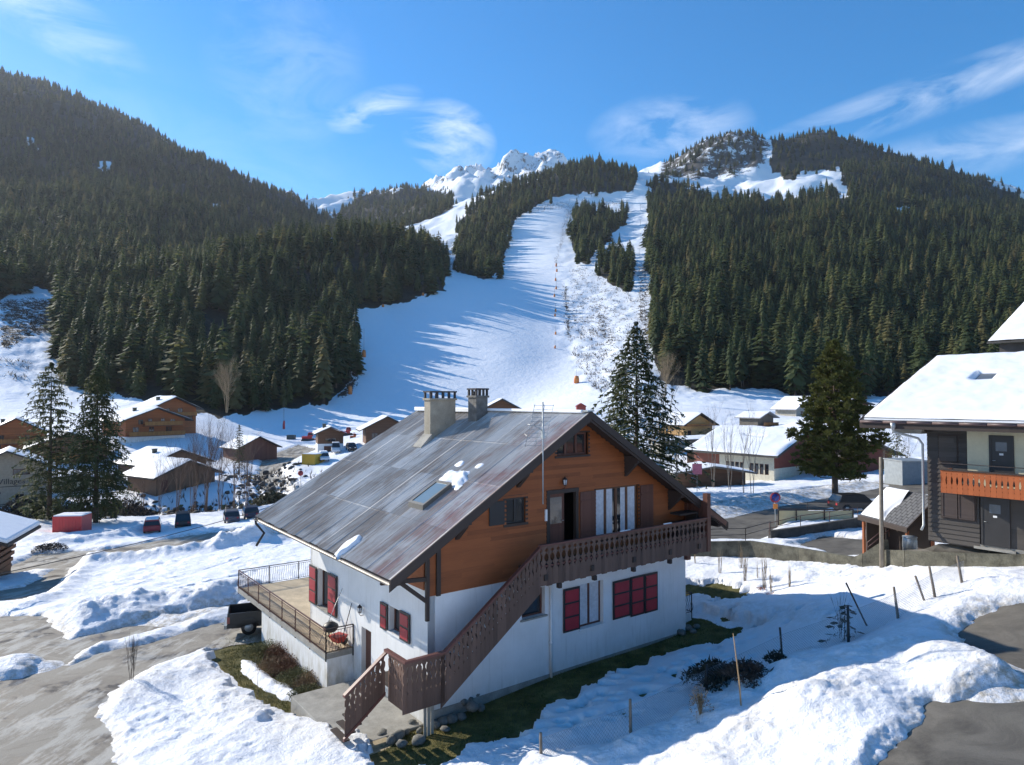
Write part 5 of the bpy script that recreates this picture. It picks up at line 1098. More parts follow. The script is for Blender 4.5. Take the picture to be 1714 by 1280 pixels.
# ================================================================== generic village chalet
def house(name, label, cat, px, Y, rz, W, D, hw, rise, ov=.9, zb=None, mat=None, base=None, snow=.25, front=(), side=(), balc=(), chim=0, roofm=None, door=None, ovf=1.2, group=None, mbase=None):
    x = (px-857)/F*Y; z0 = (zg1(x, Y) if zb is None else zb); e = empty(name, (x, Y, z0), label, cat, rz, group)
    px0 = Pl('x', 0.0); base = base or 0; wm = mat or M_WOODBZ; hf = [(a-.45*k, a+.45*k, z, z+h_) for a, z, k, h_ in front]
    if base:
        mb = MB(); mb.box(-W/2-.03, W/2+.03, -.03, D+.03, -2.5, base); mb.build('stone_base', mbase or M_PLAS, e)
    mb = MB(); wall_cells(mb, -W/2, W/2, base if base else -2.5, hw, [h for h in hf if h[3] < hw and h[2] > base], px0, .2, 0)
    mb.box(-W/2, -W/2+.2, .2, D, base if base else -2.5, hw); mb.box(W/2-.2, W/2, .2, D, base if base else -2.5, hw); mb.box(-W/2, W/2, D-.2, D, base if base else -2.5, hw); mb.box(-W/2+.2, W/2-.2, .5, .55, -1, hw)
    mb.prism([(-W/2, hw), (W/2, hw), (0, hw+rise)], -.002, .2); mb.prism([(-W/2, hw), (W/2, hw), (0, hw+rise)], D-.2, D); wl_ = mb.build('wall', wm, e, fix=False)
    sl = rise/(W/2); zr = hw+rise+.22; ze = zr-sl*(W/2+ov); mb = MB()
    for s_ in (-1, 1):
        mb.hexa([(0, -ovf, zr-.18), (s_*(W/2+ov), -ovf, ze-.18), (s_*(W/2+ov), D+.8, ze-.18), (0, D+.8, zr-.18), (0, -ovf, zr), (s_*(W/2+ov), -ovf, ze), (s_*(W/2+ov), D+.8, ze), (0, D+.8, zr)])
    rf_ = mb.build('roof', roofm or M_ROOFD, e)
    if snow:
        X, Yy = np.meshgrid(np.linspace(-W/2-ov+.05, W/2+ov-.05, 25), np.linspace(-ovf+.05, D+.75, 14)); ed = np.minimum(np.minimum(X-X.min(), X.max()-X), np.minimum(Yy-Yy.min(), Yy.max()-Yy)); H = snow*(sst(-.01, .35, ed)*.7+.3)*(1+.3*fbm(X*.5+px, Yy*.5, 3)); V = np.c_[X.ravel(), Yy.ravel(), (zr-sl*np.abs(X)+H).ravel()]
        grid_mesh('snow_layer', V, quads(14, 25), [M_RSNOW], rf_)
    for c_ in range(chim):
        cx = (-W*.22, W*.15, -W*.1)[c_]; cy = D*(.35+.3*c_); zc = zr-sl*abs(cx); mb = MB(); mb.box(cx-.35, cx+.35, cy-.3, cy+.3, zc-.3, zc+1.0); mb.box(cx-.45, cx+.45, cy-.4, cy+.4, zc+1.0, zc+1.12); mb.build('chimney', M_CONCD, rf_)
    for i, (a0, a1, z0_, z1_) in enumerate(hf):
        if z1_ < hw and z0_ > base: window(e, px0, a0, a1, z0_, z1_, 0, M_SHBR, .06, 1, 0, .07)
        else: window(e, px0, a0, a1, z0_, z1_, 0, M_SHBR, -.1, 1, 0, .07)
    ps = Pl('y', -W/2)
    for a, z, k, h_ in side: window(e, ps, a-.45*k, a+.45*k, z, z+h_, 0, M_SHBR, -.08, 1, 0, .07)
    for (x0, x1, z, h_) in balc:
        mb = MB(); mb.box(x0, x1, -1.1, -.01, z-.12, z); b_ = mb.build('balcony', M_SHBR, e); mb = MB()
        n_ = int((x1-x0)/.3)
        for i in range(n_): mb.box(x0+i*(x1-x0)/n_+.02, x0+(i+1)*(x1-x0)/n_-.02, -1.12, -1.08, z+.02, z+h_)
        mb.box(x0, x1, -1.16, -1.05, z+h_, z+h_+.07); mb.build('boards', M_WOODV, b_)
    if door:
        mb = MB(); mb.box(door[0], door[1], -.06, -.005, door[2], door[3]); mb.build('door', M_SHBR, e)
    return e
# left cluster
h1 = house('two_gable_chalet', 'large honey-coloured chalet with balconies and snowy roof below the forest, rear gable higher', 'chalet', 262, 160, .92, 13.5, 12, 5.0, 2.5, 1.6, None, M_WOOD, 1.2, .35, [(-4.5, 1.8, 1.5, 1.5), (-1, 1.8, 1.3, 1.5), (3, 1.8, 1.6, 1.5), (-3.5, 3.9, 1.2, 1.1), (-1.4, 4.1, 1, 1.1), (1.5, 4.1, 1, 1.1), (3.8, 3.9, 1.3, 1.1)], [(3, 3.5, 1.5, 1.2), (7, 3.5, 1.5, 1.2)], [(-6.4, 6.4, 1.3, .85), (-3, 5.8, 3.6, .85)], 2)
house('orange_chalet', 'honey-coloured chalet wing with snowy roof rising just behind the two-gable chalet', 'chalet', 292, 168, .92, 11, 9, 6.6, 2.5, 1.4, None, M_WOOD, 0, .3, [(-1.5, 5.4, 1, 1.1), (1.5, 5.4, 1.4, 1.1), (4, 3.6, 1.4, 1.3)], [], [(-2, 5.2, 4.7, .8)], 1)
house('brown_barn', 'dark brown barn with snow roof and chimney, upper one of the pair', 'barn', 300, 132, .98, 11.5, 11, 2.6, 2.2, 1.3, None, M_WOODB, 0, .35, [(-2, .6, 1, 1)], [], [], 1)
house('brown_barn', 'windowless brown board barn with snowy roof, lower one of the pair behind the bare trees', 'barn', 314, 117, .98, 10.5, 9, 2.6, 2.1, 1.1, None, wood('grey_brown_boards', (.17, .095, .055), .2, 'x', .35), 0, .35, [], [], [], 0, door=(-4.4, -3.2, 0, 2))
house('brown_hut', 'small brown hut half hidden behind the bare tree thicket', 'hut', 432, 150, .8, 9, 7, 3.0, 2.2, .7, None, wood('red_brown_boards', (.14, .06, .045), .2, 'x', .3), 0, .06, [], [], [], 0)
house('orange_chalet', 'honey-coloured chalet with deep snowy eaves at the left edge of the photo', 'chalet', 28, 148, .6, 11, 10, 4.2, 3.0, 1.8, None, M_WOOD, 0, .3, [(-2.5, 2.6, 1, 1.2), (2, 2.6, 1, 1.2), (-3, .5, 1, 1.4)], [], [(-5, 5, 2.0, .9)], 1)
house('brown_chalet', 'brown gabled chalet with snowy roof seen between the two tall firs', 'chalet', 118, 138, .6, 13, 9, 3.6, 2.6, 1.3, None, M_WOODBZ, 0, .3, [(-3, 1.4, 1.2, 1.2), (2, 1.4, 1.2, 1.2)], [], [(-4.5, 4.5, .9, .9)], 0)
house('snowy_shed', 'low building under a flat snowy roof behind the tall firs', 'shed', 118, 118, .6, 14, 7, 1.6, .9, .8, None, M_CREAM, 0, .45, [(-3, .2, 1, .9)], [], [], 0)
hv = house('painted_house', 'beige house with lettering and mural on its gable behind the left fir', 'house', 14, 104, .6, 10, 9, 6.6, 2.2, 1.2, -16.8, plain('beige_render', (.33, .28, .21), .9, var=.2), 0, .25, [(-2.3, 5.0, 1, 1.2), (1.8, 5.3, 2.4, .9), (-1.6, 1.0, 1.2, 1.2), (1.6, 1.0, 1.2, 1.4)], [], [], 0)
def text_obj(s, size, parent, loc_, rot, mat, name='lettering', ext=.01):
    cu = bpy.data.curves.new(name, 'FONT'); cu.body = s; cu.size = size; cu.extrude = ext; cu.align_x = 'CENTER'; o = bpy.data.objects.new(name, cu); SC.collection.objects.link(o)
    dg = bpy.context.evaluated_depsgraph_get(); me = bpy.data.meshes.new_from_object(o.evaluated_get(dg)); bpy.data.objects.remove(o); me.materials.clear(); me.materials.append(mat); o = link(bpy.data.objects.new(name, me), parent); o.location = loc_; o.rotation_euler = rot; return o
text_obj('Villages', 1.15, hv, (0.6, -.05, 4.0), (math.pi/2, 0, 0), M_BLK)
mb = MB(); mb.box(-5, 5, -.04, -.005, 3.55, 3.65)
for k in range(2):
    for j in range(2): xx = -4.2+k*2.2+j*.9; mb.tube([(xx+.35*math.cos(a), -.03, 2.6+.45*math.sin(a)) for a in np.linspace(0, 5.6, 12)], .07, 5)
mb.box(-5, 5, -.04, -.005, 1.5-.6, 1.6-.6); mb.build('mural', M_BLK, hv)
# middle distance by the piste
house('ski_hut', 'small dark wooden hut with snowy roof and white balcony band beside the parked vans', 'hut', 554, 150, .35, 5.4, 6, 4.2, 1.2, .8, None, M_WOODBZ, 1.9, .25, [(0, 2.3, 2.6, .8)], [], [], 1, door=(-1.4, 1.4, -.3, 1.4))
mb = None
house('ski_school_chalet', 'dark chalet with wide snowy gable peeping over the left end of the metal roof', 'chalet', 648, 150, .3, 9.0, 8, 3.0, 2.3, 1.5, None, M_WOODBZ, 0, .2, [(-2.6, .5, 1.5, 1.4), (0, .5, 1.5, 1.4)], [], [], 0)
house('barn', 'brown gabled barn tip behind the second chimney of the main roof', 'barn', 840, 120, .1, 6, 6, 4.9, 1.6, .8, -6.6, M_WOODBZ, 0, .12, [], [], [], 0)
house('snowy_shed', 'long low roof heaped with snow below the round road sign', 'shed', 590, 108, -.6, 7, 12, 2.4, 1.2, .6, None, M_WOODBZ, 0, .5, [], [], [], 0)
# right side
house('red_cabin', 'little red lift cabin with white arches at the foot of the piste', 'cabin', 973, 182, 0.0, 2.4, 2.4, 2.2, .7, .15, None, plain('red_boards', (.30, .045, .03), .6), 1.0, .0, [], [], [], 0, roofm=plain('red_roof', (.26, .04, .03), .6), ovf=.15, mbase=plain('cabin_base', (.5, .42, .38), .8))
house('ochre_house', 'ochre house with dark gable and snow roof in the valley behind the snowy spruce', 'house', 1168, 150, .5, 8.5, 8, 3.4, 2.2, .9, None, plain('ochre_render', (.42, .25, .10), .85, var=.25), 0, .22, [(-2.5, .8, 1.2, 1.2)], [], [(-4.2, 4.2, 3.1, .25)], 0)
house('hay_barn', 'small weathered grey barn standing alone on the snowy meadow', 'barn', 1281, 152, .55, 5.2, 5.0, 2.6, 1.1, .7, None, wood('weathered_boards', (.13, .115, .09), .25, 'x', .3), 0, .03, [], [], [(-2, 3, .8, .6)], 0, roofm=plain('grey_sheet_roof', (.30, .30, .31), .6))
house('grey_chalet', 'pale chalet with grey roof behind the big pine at the forest edge', 'chalet', 1352, 175, .4, 8, 7, 2.6, 2.6, 1.2, None, M_CONC, 0, .04, [(-2, .6, 1, 1)], [], [], 0, roofm=plain('grey_sheet_roof', (.30, .30, .31), .6))
house('low_barn', 'brown roofed low barn on the meadow seen left of the snowy eaves', 'barn', 1425, 145, .2, 8, 5, 2.6, 1.0, .8, None, M_WOODBZ, 0, .2, [], [], [], 0)
def long_hall(name, label, pts, zr_off, eave_h, mats, snow, wins=None):
    pass
# long snow-roofed sports hall: eave side faces left-front
e = empty('sports_hall', (*aty(1296, 812, 92)[:2], -11.6), 'long cream building with red-brown gable and broad snow-covered roof across the road', 'building', ANG+.02)
ZH = -11.6; mb = MB(ZH); ps = Pl('y', 0.0); HL = [(a, a+.6, -10.2, -8.75) for a in (.8, 1.55, 2.3, 3.05, 4.6, 5.35, 6.1, 6.85)]
wall_cells(mb, 0, 8.5, -12.6, -7.6, HL, ps, .25); mb.box(.25, 16, 0, .25, -12.6, -9.3); mb.box(.8, .85, .3, 12, -12, -7.7); mb.build('wall', plain('cream_wall', (.62, .58, .46), .85), e)
mb = MB(ZH); mb.box(-.02, .2, 8.52, 13, -12.6, -9.6); mb.box(.2, .25, 8.5, 13, -9.6, -7.7); mb.build('brick_wall', plain('brick_wall', (.24, .09, .065), .85), e)
for i, h_ in enumerate(HL): window(e, ps, *h_, ZH, M_SHBR, .08, 0, 1, .07)
mb = MB(ZH); mb.prism([(.01, -9.3), (16, -9.3), (8, -4.6), (.01, -7.6)], -.005, .05); mb.build('gable', plain('red_brown_gable', (.20, .055, .035), .8), e)
hz = lambda x: -7.55+(x+1.2)*.36
mb = MB(ZH); mb.hexa([(-1.2, -1.2, hz(-1.2)-.2), (8, -1.2, hz(8)-.2), (8, 14, hz(8)-.2), (-1.2, 14, hz(-1.2)-.2), (-1.2, -1.2, hz(-1.2)), (8, -1.2, hz(8)), (8, 14, hz(8)), (-1.2, 14, hz(-1.2))])
mb.hexa([(8.01, -1.2, hz(8)-.2), (17.2, -1.2, hz(-1.2)-.2), (17.2, 14, hz(-1.2)-.2), (8.01, 14, hz(8)-.2), (8.01, -1.2, hz(8)), (17.2, -1.2, hz(-1.2)), (17.2, 14, hz(-1.2)), (8.01, 14, hz(8))]); r5 = mb.build('roof', M_ROOFD, e)
X, Y = np.meshgrid(np.linspace(-1.15, 17.1, 60), np.linspace(-1.15, 13.9, 50)); H = .3*(sst(0, .4, np.minimum(np.minimum(X+1.15, 17.1-X), np.minimum(Y+1.15, 13.9-Y)))*.7+.3)*(1+.3*fbm(X*.4, Y*.4, 3)); H = np.where((np.abs(X-3.5-.2*Y) < .25) & (np.abs(Y-6) < 2), -.05, H); grid_mesh('snow_layer', np.c_[X.ravel(), Y.ravel(), (np.where(X < 8, hz(X), hz(16-X))+H).ravel()-ZH], quads(50, 60), [M_RSNOW], r5)
# brown-roofed low halls to its left
def shed2(name, label, px, Y, rz, W, D, h_, rise, mat, rm, snow=0):
    return house(name, label, 'building', px, Y, rz, W, D, h_, rise, 1.0, None, mat, 0, snow, [], [], [], 0, roofm=rm)
M_BRR = plain('brown_sheet_roof', (.135, .115, .095), .7, var=.2, scale=.5)
shed2('market_hall', 'low hall with mouse-brown roof to the left of the long cream building', 1205, 112, ANG-1.2, 11, 20, 2.3, 2.2, M_WOODBZ, M_BRR)
shed2('low_hall', 'flat-roofed snowy hall in front of the ochre house', 1205, 126, .05, 22, 8, .9, .35, M_CONC, M_BRR, .22)
shed2('bus_shelter', 'dark open shelter under a snowy roof behind the pink poster board', 1190, 88, .1, 9, 4, 2.0, .7, M_WOODBZ, M_BRR, .2)
shed2('red_barn', 'red-brown barn with a thin dark roof behind the foot of the big pine', 1452, 92, .3, 8, 8, 2.6, 1.6, plain('red_brown_gable', (.20, .055, .035), .8), M_BRR)
# container and pale shed beyond the dark house
e = empty('grey_garage', (*ground_at(1532, 76)[:2], zg1(*ground_at(1532, 76)[:2])), 'pale grey flat-roofed garage seen between the pine and the dark house', 'garage', .05)
mb = MB(); mb.box(-1.6, 1.6, 0, 3.4, -.5, 2.5); mb.build('wall', plain('pale_grey_metal', (.26, .29, .31), .6), e); mb = MB(); mb.box(-1.7, 1.7, -.1, 3.5, 2.5, 2.62); mb.build('roof', M_GALV, e)
# ================================================================== retaining walls, railings, fences
def strip_wall(name, label, pts, th, mat, cat='wall'):
    mb = MB(); 
    for (p, q) in zip(pts[:-1], pts[1:]):
        d = Vector((q[0]-p[0], q[1]-p[1], 0)).normalized(); n = Vector((-d.y, d.x, 0))*th/2; e_ = d*.01
        mb.hexa([(p[0]-n.x, p[1]-n.y, p[2]), (q[0]-n.x, q[1]-n.y, q[2]), (q[0]+n.x, q[1]+n.y, q[2]), (p[0]+n.x, p[1]+n.y, p[2]), (p[0]-n.x, p[1]-n.y, p[3]), (q[0]-n.x, q[1]-n.y, q[3]), (q[0]+n.x, q[1]+n.y, q[3]), (p[0]+n.x, p[1]+n.y, p[3])])
    return tag(mb.build(name, mat), label, cat)
def topz(px, py, x, y): r = ray(px, py); return r[2]/r[1]*y
def wpt(px, pyb, pyt, y): # photo column, bottom row, top row, depth
    p = aty(px, pyb, y); return (p[0], p[1], p[2]-1.0, aty(px, pyt, y)[2])
strip_wall('retaining_wall', 'long mossy concrete wall closing off the snowy garden in front of the dark house', [wpt(1128, 941, 909, 43.2), wpt(1190, 939, 906, 42), wpt(1257, 939, 905, 41), wpt(1340, 944, 917, 38.5), wpt(1431, 950, 932, 35.2), wpt(1447, 952, 926, 34.6), wpt(1483, 955, 903, 33.6), wpt(1484.5, 955, 920, 33.5), wpt(1518, 957, 921, 32.2), wpt(1620, 958, 925, 29.6), wpt(1714, 960, 928, 27.8), wpt(1850, 962, 935, 25)], .25, M_CONCD)
strip_wall('retaining_wall', 'dark concrete wall of the ramp below the beige sheet-metal fence', [wpt(1288, 906, 888, 49), wpt(1340, 898, 881, 50), wpt(1436, 890, 866, 51.5), wpt(1480, 884, 856, 52.2)], .3, plain('dark_concrete', (.07, .066, .06), .95, var=.5, scale=2))
def railing(name, label, pts, h, n, mat, cat='railing', mid=True, r=.025):
    mb = MB(); L = [Vector(p) for p in pts]
    for p, q in zip(L[:-1], L[1:]):
        mb.tube([p+Vector((0, 0, h)), q+Vector((0, 0, h))], r, 6)
        if mid: mb.tube([p+Vector((0, 0, h*.5)), q+Vector((0, 0, h*.5))], r*.8, 6)
        k = max(1, int((q-p).length/n))
        for i in range(k+1): c_ = p+(q-p)*(i/k); mb.tube([c_+Vector((0, 0, -.1)), c_+Vector((0, 0, h))], r, 6)
    return tag(mb.build(name, mat), label, cat)
w_ = lambda px, py, y: tuple(aty(px, py, y))
railing('metal_railing', 'rusty handrail on top of the ramp wall', [w_(1288, 893, 49), w_(1340, 880.5, 50), w_(1436, 866, 51.5)], .75, 1.9, M_IRONB)
railing('metal_railing', 'thin dark railing along the road edge between the garden wall and the sign', [w_(1160, 908, 43), w_(1248, 905, 44.5), w_(1290, 893, 47)], .8, 2.5, M_IRON)
railing('metal_railing', 'slanting rusty handrail beside the steps down to the slate shed', [w_(1452, 925, 34.6), w_(1488, 895, 35.2), w_(1512, 880, 36)], .5, 1.2, M_IRONB)
mb = MB(); a = w_(1303, 880, 56); b = w_(1428, 876, 56); n = 150
for i in range(n):
    x0 = a[0]+(b[0]-a[0])*i/n; x1 = a[0]+(b[0]-a[0])*(i+1)/n; y = 56+.03*(i % 2); mb.add([(x0, y, a[2]-.8), (x1, 56+.03*((i+1) % 2), a[2]-.8), (x1, 56+.03*((i+1) % 2), -9.0-.05+.0*i), (x0, y, -9.05)], [(0, 1, 2, 3)])
e = empty('sheet_fence', (a[0], a[1], a[2]-.5), 'beige corrugated sheet-metal fence beside the parking ramp', 'fence'); o = mb.build('panel', plain('beige_sheet', (.60, .53, .33), .55, var=.08)); o.parent = e; o.matrix_parent_inverse = Matrix.Translation(-e.location)
mb = MB()
for px in (1303, 1333, 1380, 1428): p = w_(px, 880, 55.93); mb.box(p[0]-.04, p[0]+.04, 55.88, 55.96, p[2]-1, -8.98)
mb.box(a[0], b[0], 55.86, 55.98, -8.98, -8.9); o = mb.build('frame', M_IRON); o.parent = e; o.matrix_parent_inverse = Matrix.Translation(-e.location)
railing('metal_railing', 'dark railing on the road above the beige sheet-metal fence', [w_(1303, 860, 60), w_(1400, 857, 60), w_(1470, 858, 60)], .9, 2.2, M_IRON)
# pole
p = onz(1476, 956, -8.3); e = tag(None, None) if False else None
mb = MB(); mb.tube([(p[0], p[1], -9), (p[0]+.03, p[1], aty(1478, 765, p[1])[2])], [.11, .085], 10); tag(mb.build('wooden_pole', plain('weathered_pole', (.22, .19, .15), .9, scale=4, var=.3)), 'tall weathered pole standing in the retaining wall in front of the slate shed', 'pole')
# garden fence: chain link between posts
FP = [(905, 1285, 1226), (1055, 1262, 1170), (1181, 1178, 1112), (1312, 1130, 1050), (1420, 1095, 1014), (1506, 1044, 982), (1569, 1008, 948), (1614, 985, 930), (1662, 958, 916)]
posts = []
for px, pb_, pt in FP:
    p = gpt(px, pb_, 12, 60); H_ = aty(px, pt, p[1])[2]; posts.append((p, H_))
PL = ['mossy wooden fence post nearest the camera at the bottom of the photo', 'grey wooden fence post standing in shaded snow below the grass strip', 'short dark fence post behind the pile of cut branches', 'straight black iron fence post in the middle of the garden fence', 'broken dark stump of a post beside the ragged little spruce', 'leaning dark brown fence post alone in bright snow', 'pair of leaning posts, thick one on the snow ridge', 'pale fence post leaning left near the garden wall', 'last weathered fence post touching the garden wall']
for i, ((p, H_), lb) in enumerate(zip(posts, PL)):
    lean = (0, 0, .05, -.12, 0, -.2, -.28, -.25, -.15)[i]; zz = snow_z(p[0], p[1]); mb = MB(); 
    top = Vector((p[0]+lean, p[1], H_)); bot = Vector((p[0], p[1], p[2]-.4)); mb.tube([bot, bot.lerp(top, .5)+Vector((.01, 0, 0)), top], [.055, .05, .042] if i not in (3,) else [.035, .035, .035], 7)
    tag(mb.build('fence_post', M_BLK if i in (3, 2, 4) else plain('old_fence_post', (.20, .16, .12), .9, scale=5, var=.35)), lb, 'fence post', 'posts of the wire garden fence')
mb = MB(); p, H_ = posts[6]; mb.tube([(p[0]-.35, p[1]+.1, p[2]-.2), (p[0]-.75, p[1]+.1, p[2]+.95)], .04, 6); tag(mb.build('fence_post', plain('old_fence_post', (.2, .16, .12))), 'short brown stake leaning hard left against the paired fence post', 'fence post', 'posts of the wire garden fence')
mb = MB(); ext = posts[:-1]
for (p, h0), (q, h1) in zip(ext[:-1], ext[1:]):
    L = math.hypot(q[0]-p[0], q[1]-p[1]); n = int(L/.085); P3 = lambda f, g, p=p, q=q, h0=h0, h1=h1: (p[0]+(q[0]-p[0])*f, p[1]+(q[1]-p[1])*f, (p[2]+.02)*(1-f)+(q[2]+.02)*f+g*((h0-p[2]-.12)*(1-f)+(h1-q[2]-.12)*f)*.92)
    hh = h0-p[2]; kx = hh/L*.8
    for i in range(-int(n*kx)-1, n+1):
        for s_ in (0, 1):
            f0, f1 = i/n, i/n+kx; g0, g1 = 0.0, 1.0
            if f0 < 0: g0 = -f0/kx; f0 = 0
            if f1 > 1: g1 = 1-(f1-1)/kx; f1 = 1
            if g1 <= g0: continue
            if s_: f0, f1 = 1-f0, 1-f1
            a = Vector(P3(f0, g0)); b = Vector(P3(f1, g1)); m = (a+b)/2+Vector((0, 0, 0)); r_ = .0035; 
            d = (b-a).normalized(); u = Vector((0, 0, 1)).cross(d)
            if u.length < .01: continue
            u = u.normalized()*r_; v = d.cross(u).normalized()*r_; mb.add([a+u, a-u*.5+v, a-u*.5-v, b+u, b-u*.5+v, b-u*.5-v], [(0, 1, 4, 3), (1, 2, 5, 4), (2, 0, 3, 5)])
    mb.tube([P3(0, 1), P3(1, 1)], .004, 4)
tag(mb.build('wire_netting', plain('netting_wire', (.30, .32, .34), .5, .4, bump=0), fix=False), 'chain-link netting of the garden fence strung between the leaning posts', 'fence')
mb = MB(); p = gpt(1245, 1226, 12, 60); mb.tube([(p[0], p[1], p[2]-.3), (p[0]-.12, p[1], aty(1240, 1140, p[1])[2]), (p[0]-.28, p[1], aty(1233, 1060, p[1])[2])], [.026, .022, .012], 6); tag(mb.build('bamboo_cane', plain('bamboo', (.36, .23, .11), .6, var=.25)), 'tall tan cane stuck upright in the snow ridge in front of the branch pile', 'cane')
# cable across the road at left
mb = MB(); a = Vector(w_(-60, 972, 42)); b = Vector(w_(452, 848, 70)); mb.tube([a.lerp(b, f)+Vector((0, 0, -1.3*f*(1-f))) for f in np.linspace(0, 1, 14)], .03, 5); tag(mb.build('power_cable', M_BLK), 'black overhead cable slanting across the road at left', 'cable')
# ================================================================== hero conifers
def spruce_big(seed, h, R, low, whorls=38, per=7, droop=.35, twigs=9, snowy=False, dens=1.0, hang=.22, taper=.8, irr=.25, wt=1.0):
    rg = random.Random(seed); V = []; Fc = []; S = []
    def quad(a, b, w, up=0.0):
        d = b-a; s_ = d.cross(Vector((0, 0, 1)));
        if s_.length < 1e-5: return
        s_ = s_.normalized()*w; s_.z -= abs(w)*rg.uniform(-.6, .6); n = len(V); m = a.lerp(b, .55)
        V.extend([a-s_*.3, a+s_*.3, m+s_, b, m-s_]); Fc.append((n, n+1, n+2, n+3, n+4))
    for w in range(whorls):
        f = w/(whorls-1); z0 = h*(low+(1-low)*f); Rw = R*((1-f)**taper)*(1-.5*max(0, .12-f)/.12)+.12
        for b in range(per):
            if rg.random() > dens: continue
            an = 2*math.pi*(b+rg.random())/per+w*2.1; r = Rw*rg.uniform(1-irr, 1+irr*.5); D = Vector((math.cos(an), math.sin(an), 0)); T = Vector((-D.y, D.x, 0)); p0 = Vector((0, 0, z0+rg.uniform(-.3, .3)*h/whorls)); sp = []
            for i in range(5): q = i/4; sp.append(p0+D*r*q+Vector((0, 0, r*(.22*math.sin(q*2.2)-droop*q*q*1.3)))) 
            for i in range(4): quad(sp[i], sp[i+1], .05*h/16)
            for i in range(int(twigs*(.4+.6*r/R))+2):
                q = rg.uniform(.18, 1); k = min(3, int(q*4)); c = sp[k].lerp(sp[k+1], q*4-k); sd = rg.choice((-1, 1)); L = r*.33*(1.15-q)*rg.uniform(.6, 1.3)+.16*h/16
                e = c+(T*sd*.9+D*.6)*L+Vector((0, 0, -L*hang-rg.uniform(0, .15))); quad(c, e, .13*h/16*rg.uniform(.7, 1.4)*wt)
                if rg.random() < .7: quad(c.lerp(e, .4), c.lerp(e, .5)+Vector((rg.uniform(-.1, .1), rg.uniform(-.1, .1), -rg.uniform(.15, .45)*h/16)), .08*h/16*wt)
                if snowy and rg.random() < .3:
                    n = len(V); 
                    S.append((c.lerp(e, .3)+Vector((0, 0, .05)), c.lerp(e, .95)+Vector((0, 0, .05)), T*.13))
            quad(sp[4], sp[4]+D*.3+Vector((0, 0, -.05)), .1)
    quad(Vector((0, 0, h*.96)), Vector((.01, 0, h*1.01)), .05)
    return V, Fc, S
def plant_conifer(name, label, cat, px, pyt, pyb, Y, seed, Rpx, fol_, kind='spruce', zb=None, **kw):
    b = aty(px, pyb, Y); zt = aty(px, pyt, Y)[2]; z0 = b[2] if zb is None else zb; h = zt-z0; e = empty(name, (b[0], Y, z0), label, cat)
    V, Fc, S = spruce_big(seed, h, Rpx/F*Y, **kw); me = mesh_of('crown', V, Fc, [fol_]); link(bpy.data.objects.new('crown', me), e)
    mb = MB(); mb.tube([(0, 0, -.5), (0, 0, h*.3), (.03, 0, h*.97)], [h*.017, h*.012, .01], 8); mb.build('trunk', M_BARK, e)
    if S:
        mb = MB()
        for a, b_, t_ in S: mb.add([a-t_, a+t_, b_, ], [(0, 1, 2)])
        mb.build('snow_dusting', M_RSNOW, e, fix=False)
    return e
plant_conifer('fir_tree', 'tall airy fir left of its twin, beside the red container by the road', 'fir', 82, 608, 880, 92, 1, 62, M_FIRN, low=.06, whorls=34, per=8, droop=.25, twigs=16, wt=.6, taper=.5, dens=.85, irr=.4)
plant_conifer('fir_tree', 'tall pointed fir with full lower branches, right of its airy twin', 'fir', 160, 612, 880, 90, 2, 66, M_FIRN, low=.1, whorls=38, per=9, droop=.4, twigs=17, wt=.65, taper=.62, irr=.3)
plant_conifer('snowy_spruce', 'big spruce dusted with snow standing behind the ridge of the chalet roof', 'spruce', 1066, 540, 815, 74, 3, 122, M_FIRN, low=.05, whorls=36, per=8, droop=.42, twigs=14, snowy=True, taper=.85, irr=.42)
plant_conifer('spruce_tree', 'slim dark spruce growing close against the snow-dusted spruce', 'spruce', 1040, 610, 815, 82, 33, 45, M_FIR, low=.1, whorls=26, per=7, snowy=True)
plant_conifer('young_spruce', 'small green spruce top above the bare thicket', 'spruce', 400, 712, 790, 118, 5, 14, M_FIRN, low=.1, whorls=18, per=7, twigs=5)
plant_conifer('spruce_tree', 'green spruce seen under the eaves of the dark house', 'spruce', 1502, 712, 800, 84, 6, 26, M_FIRN, low=.05, whorls=20, per=7, twigs=6)
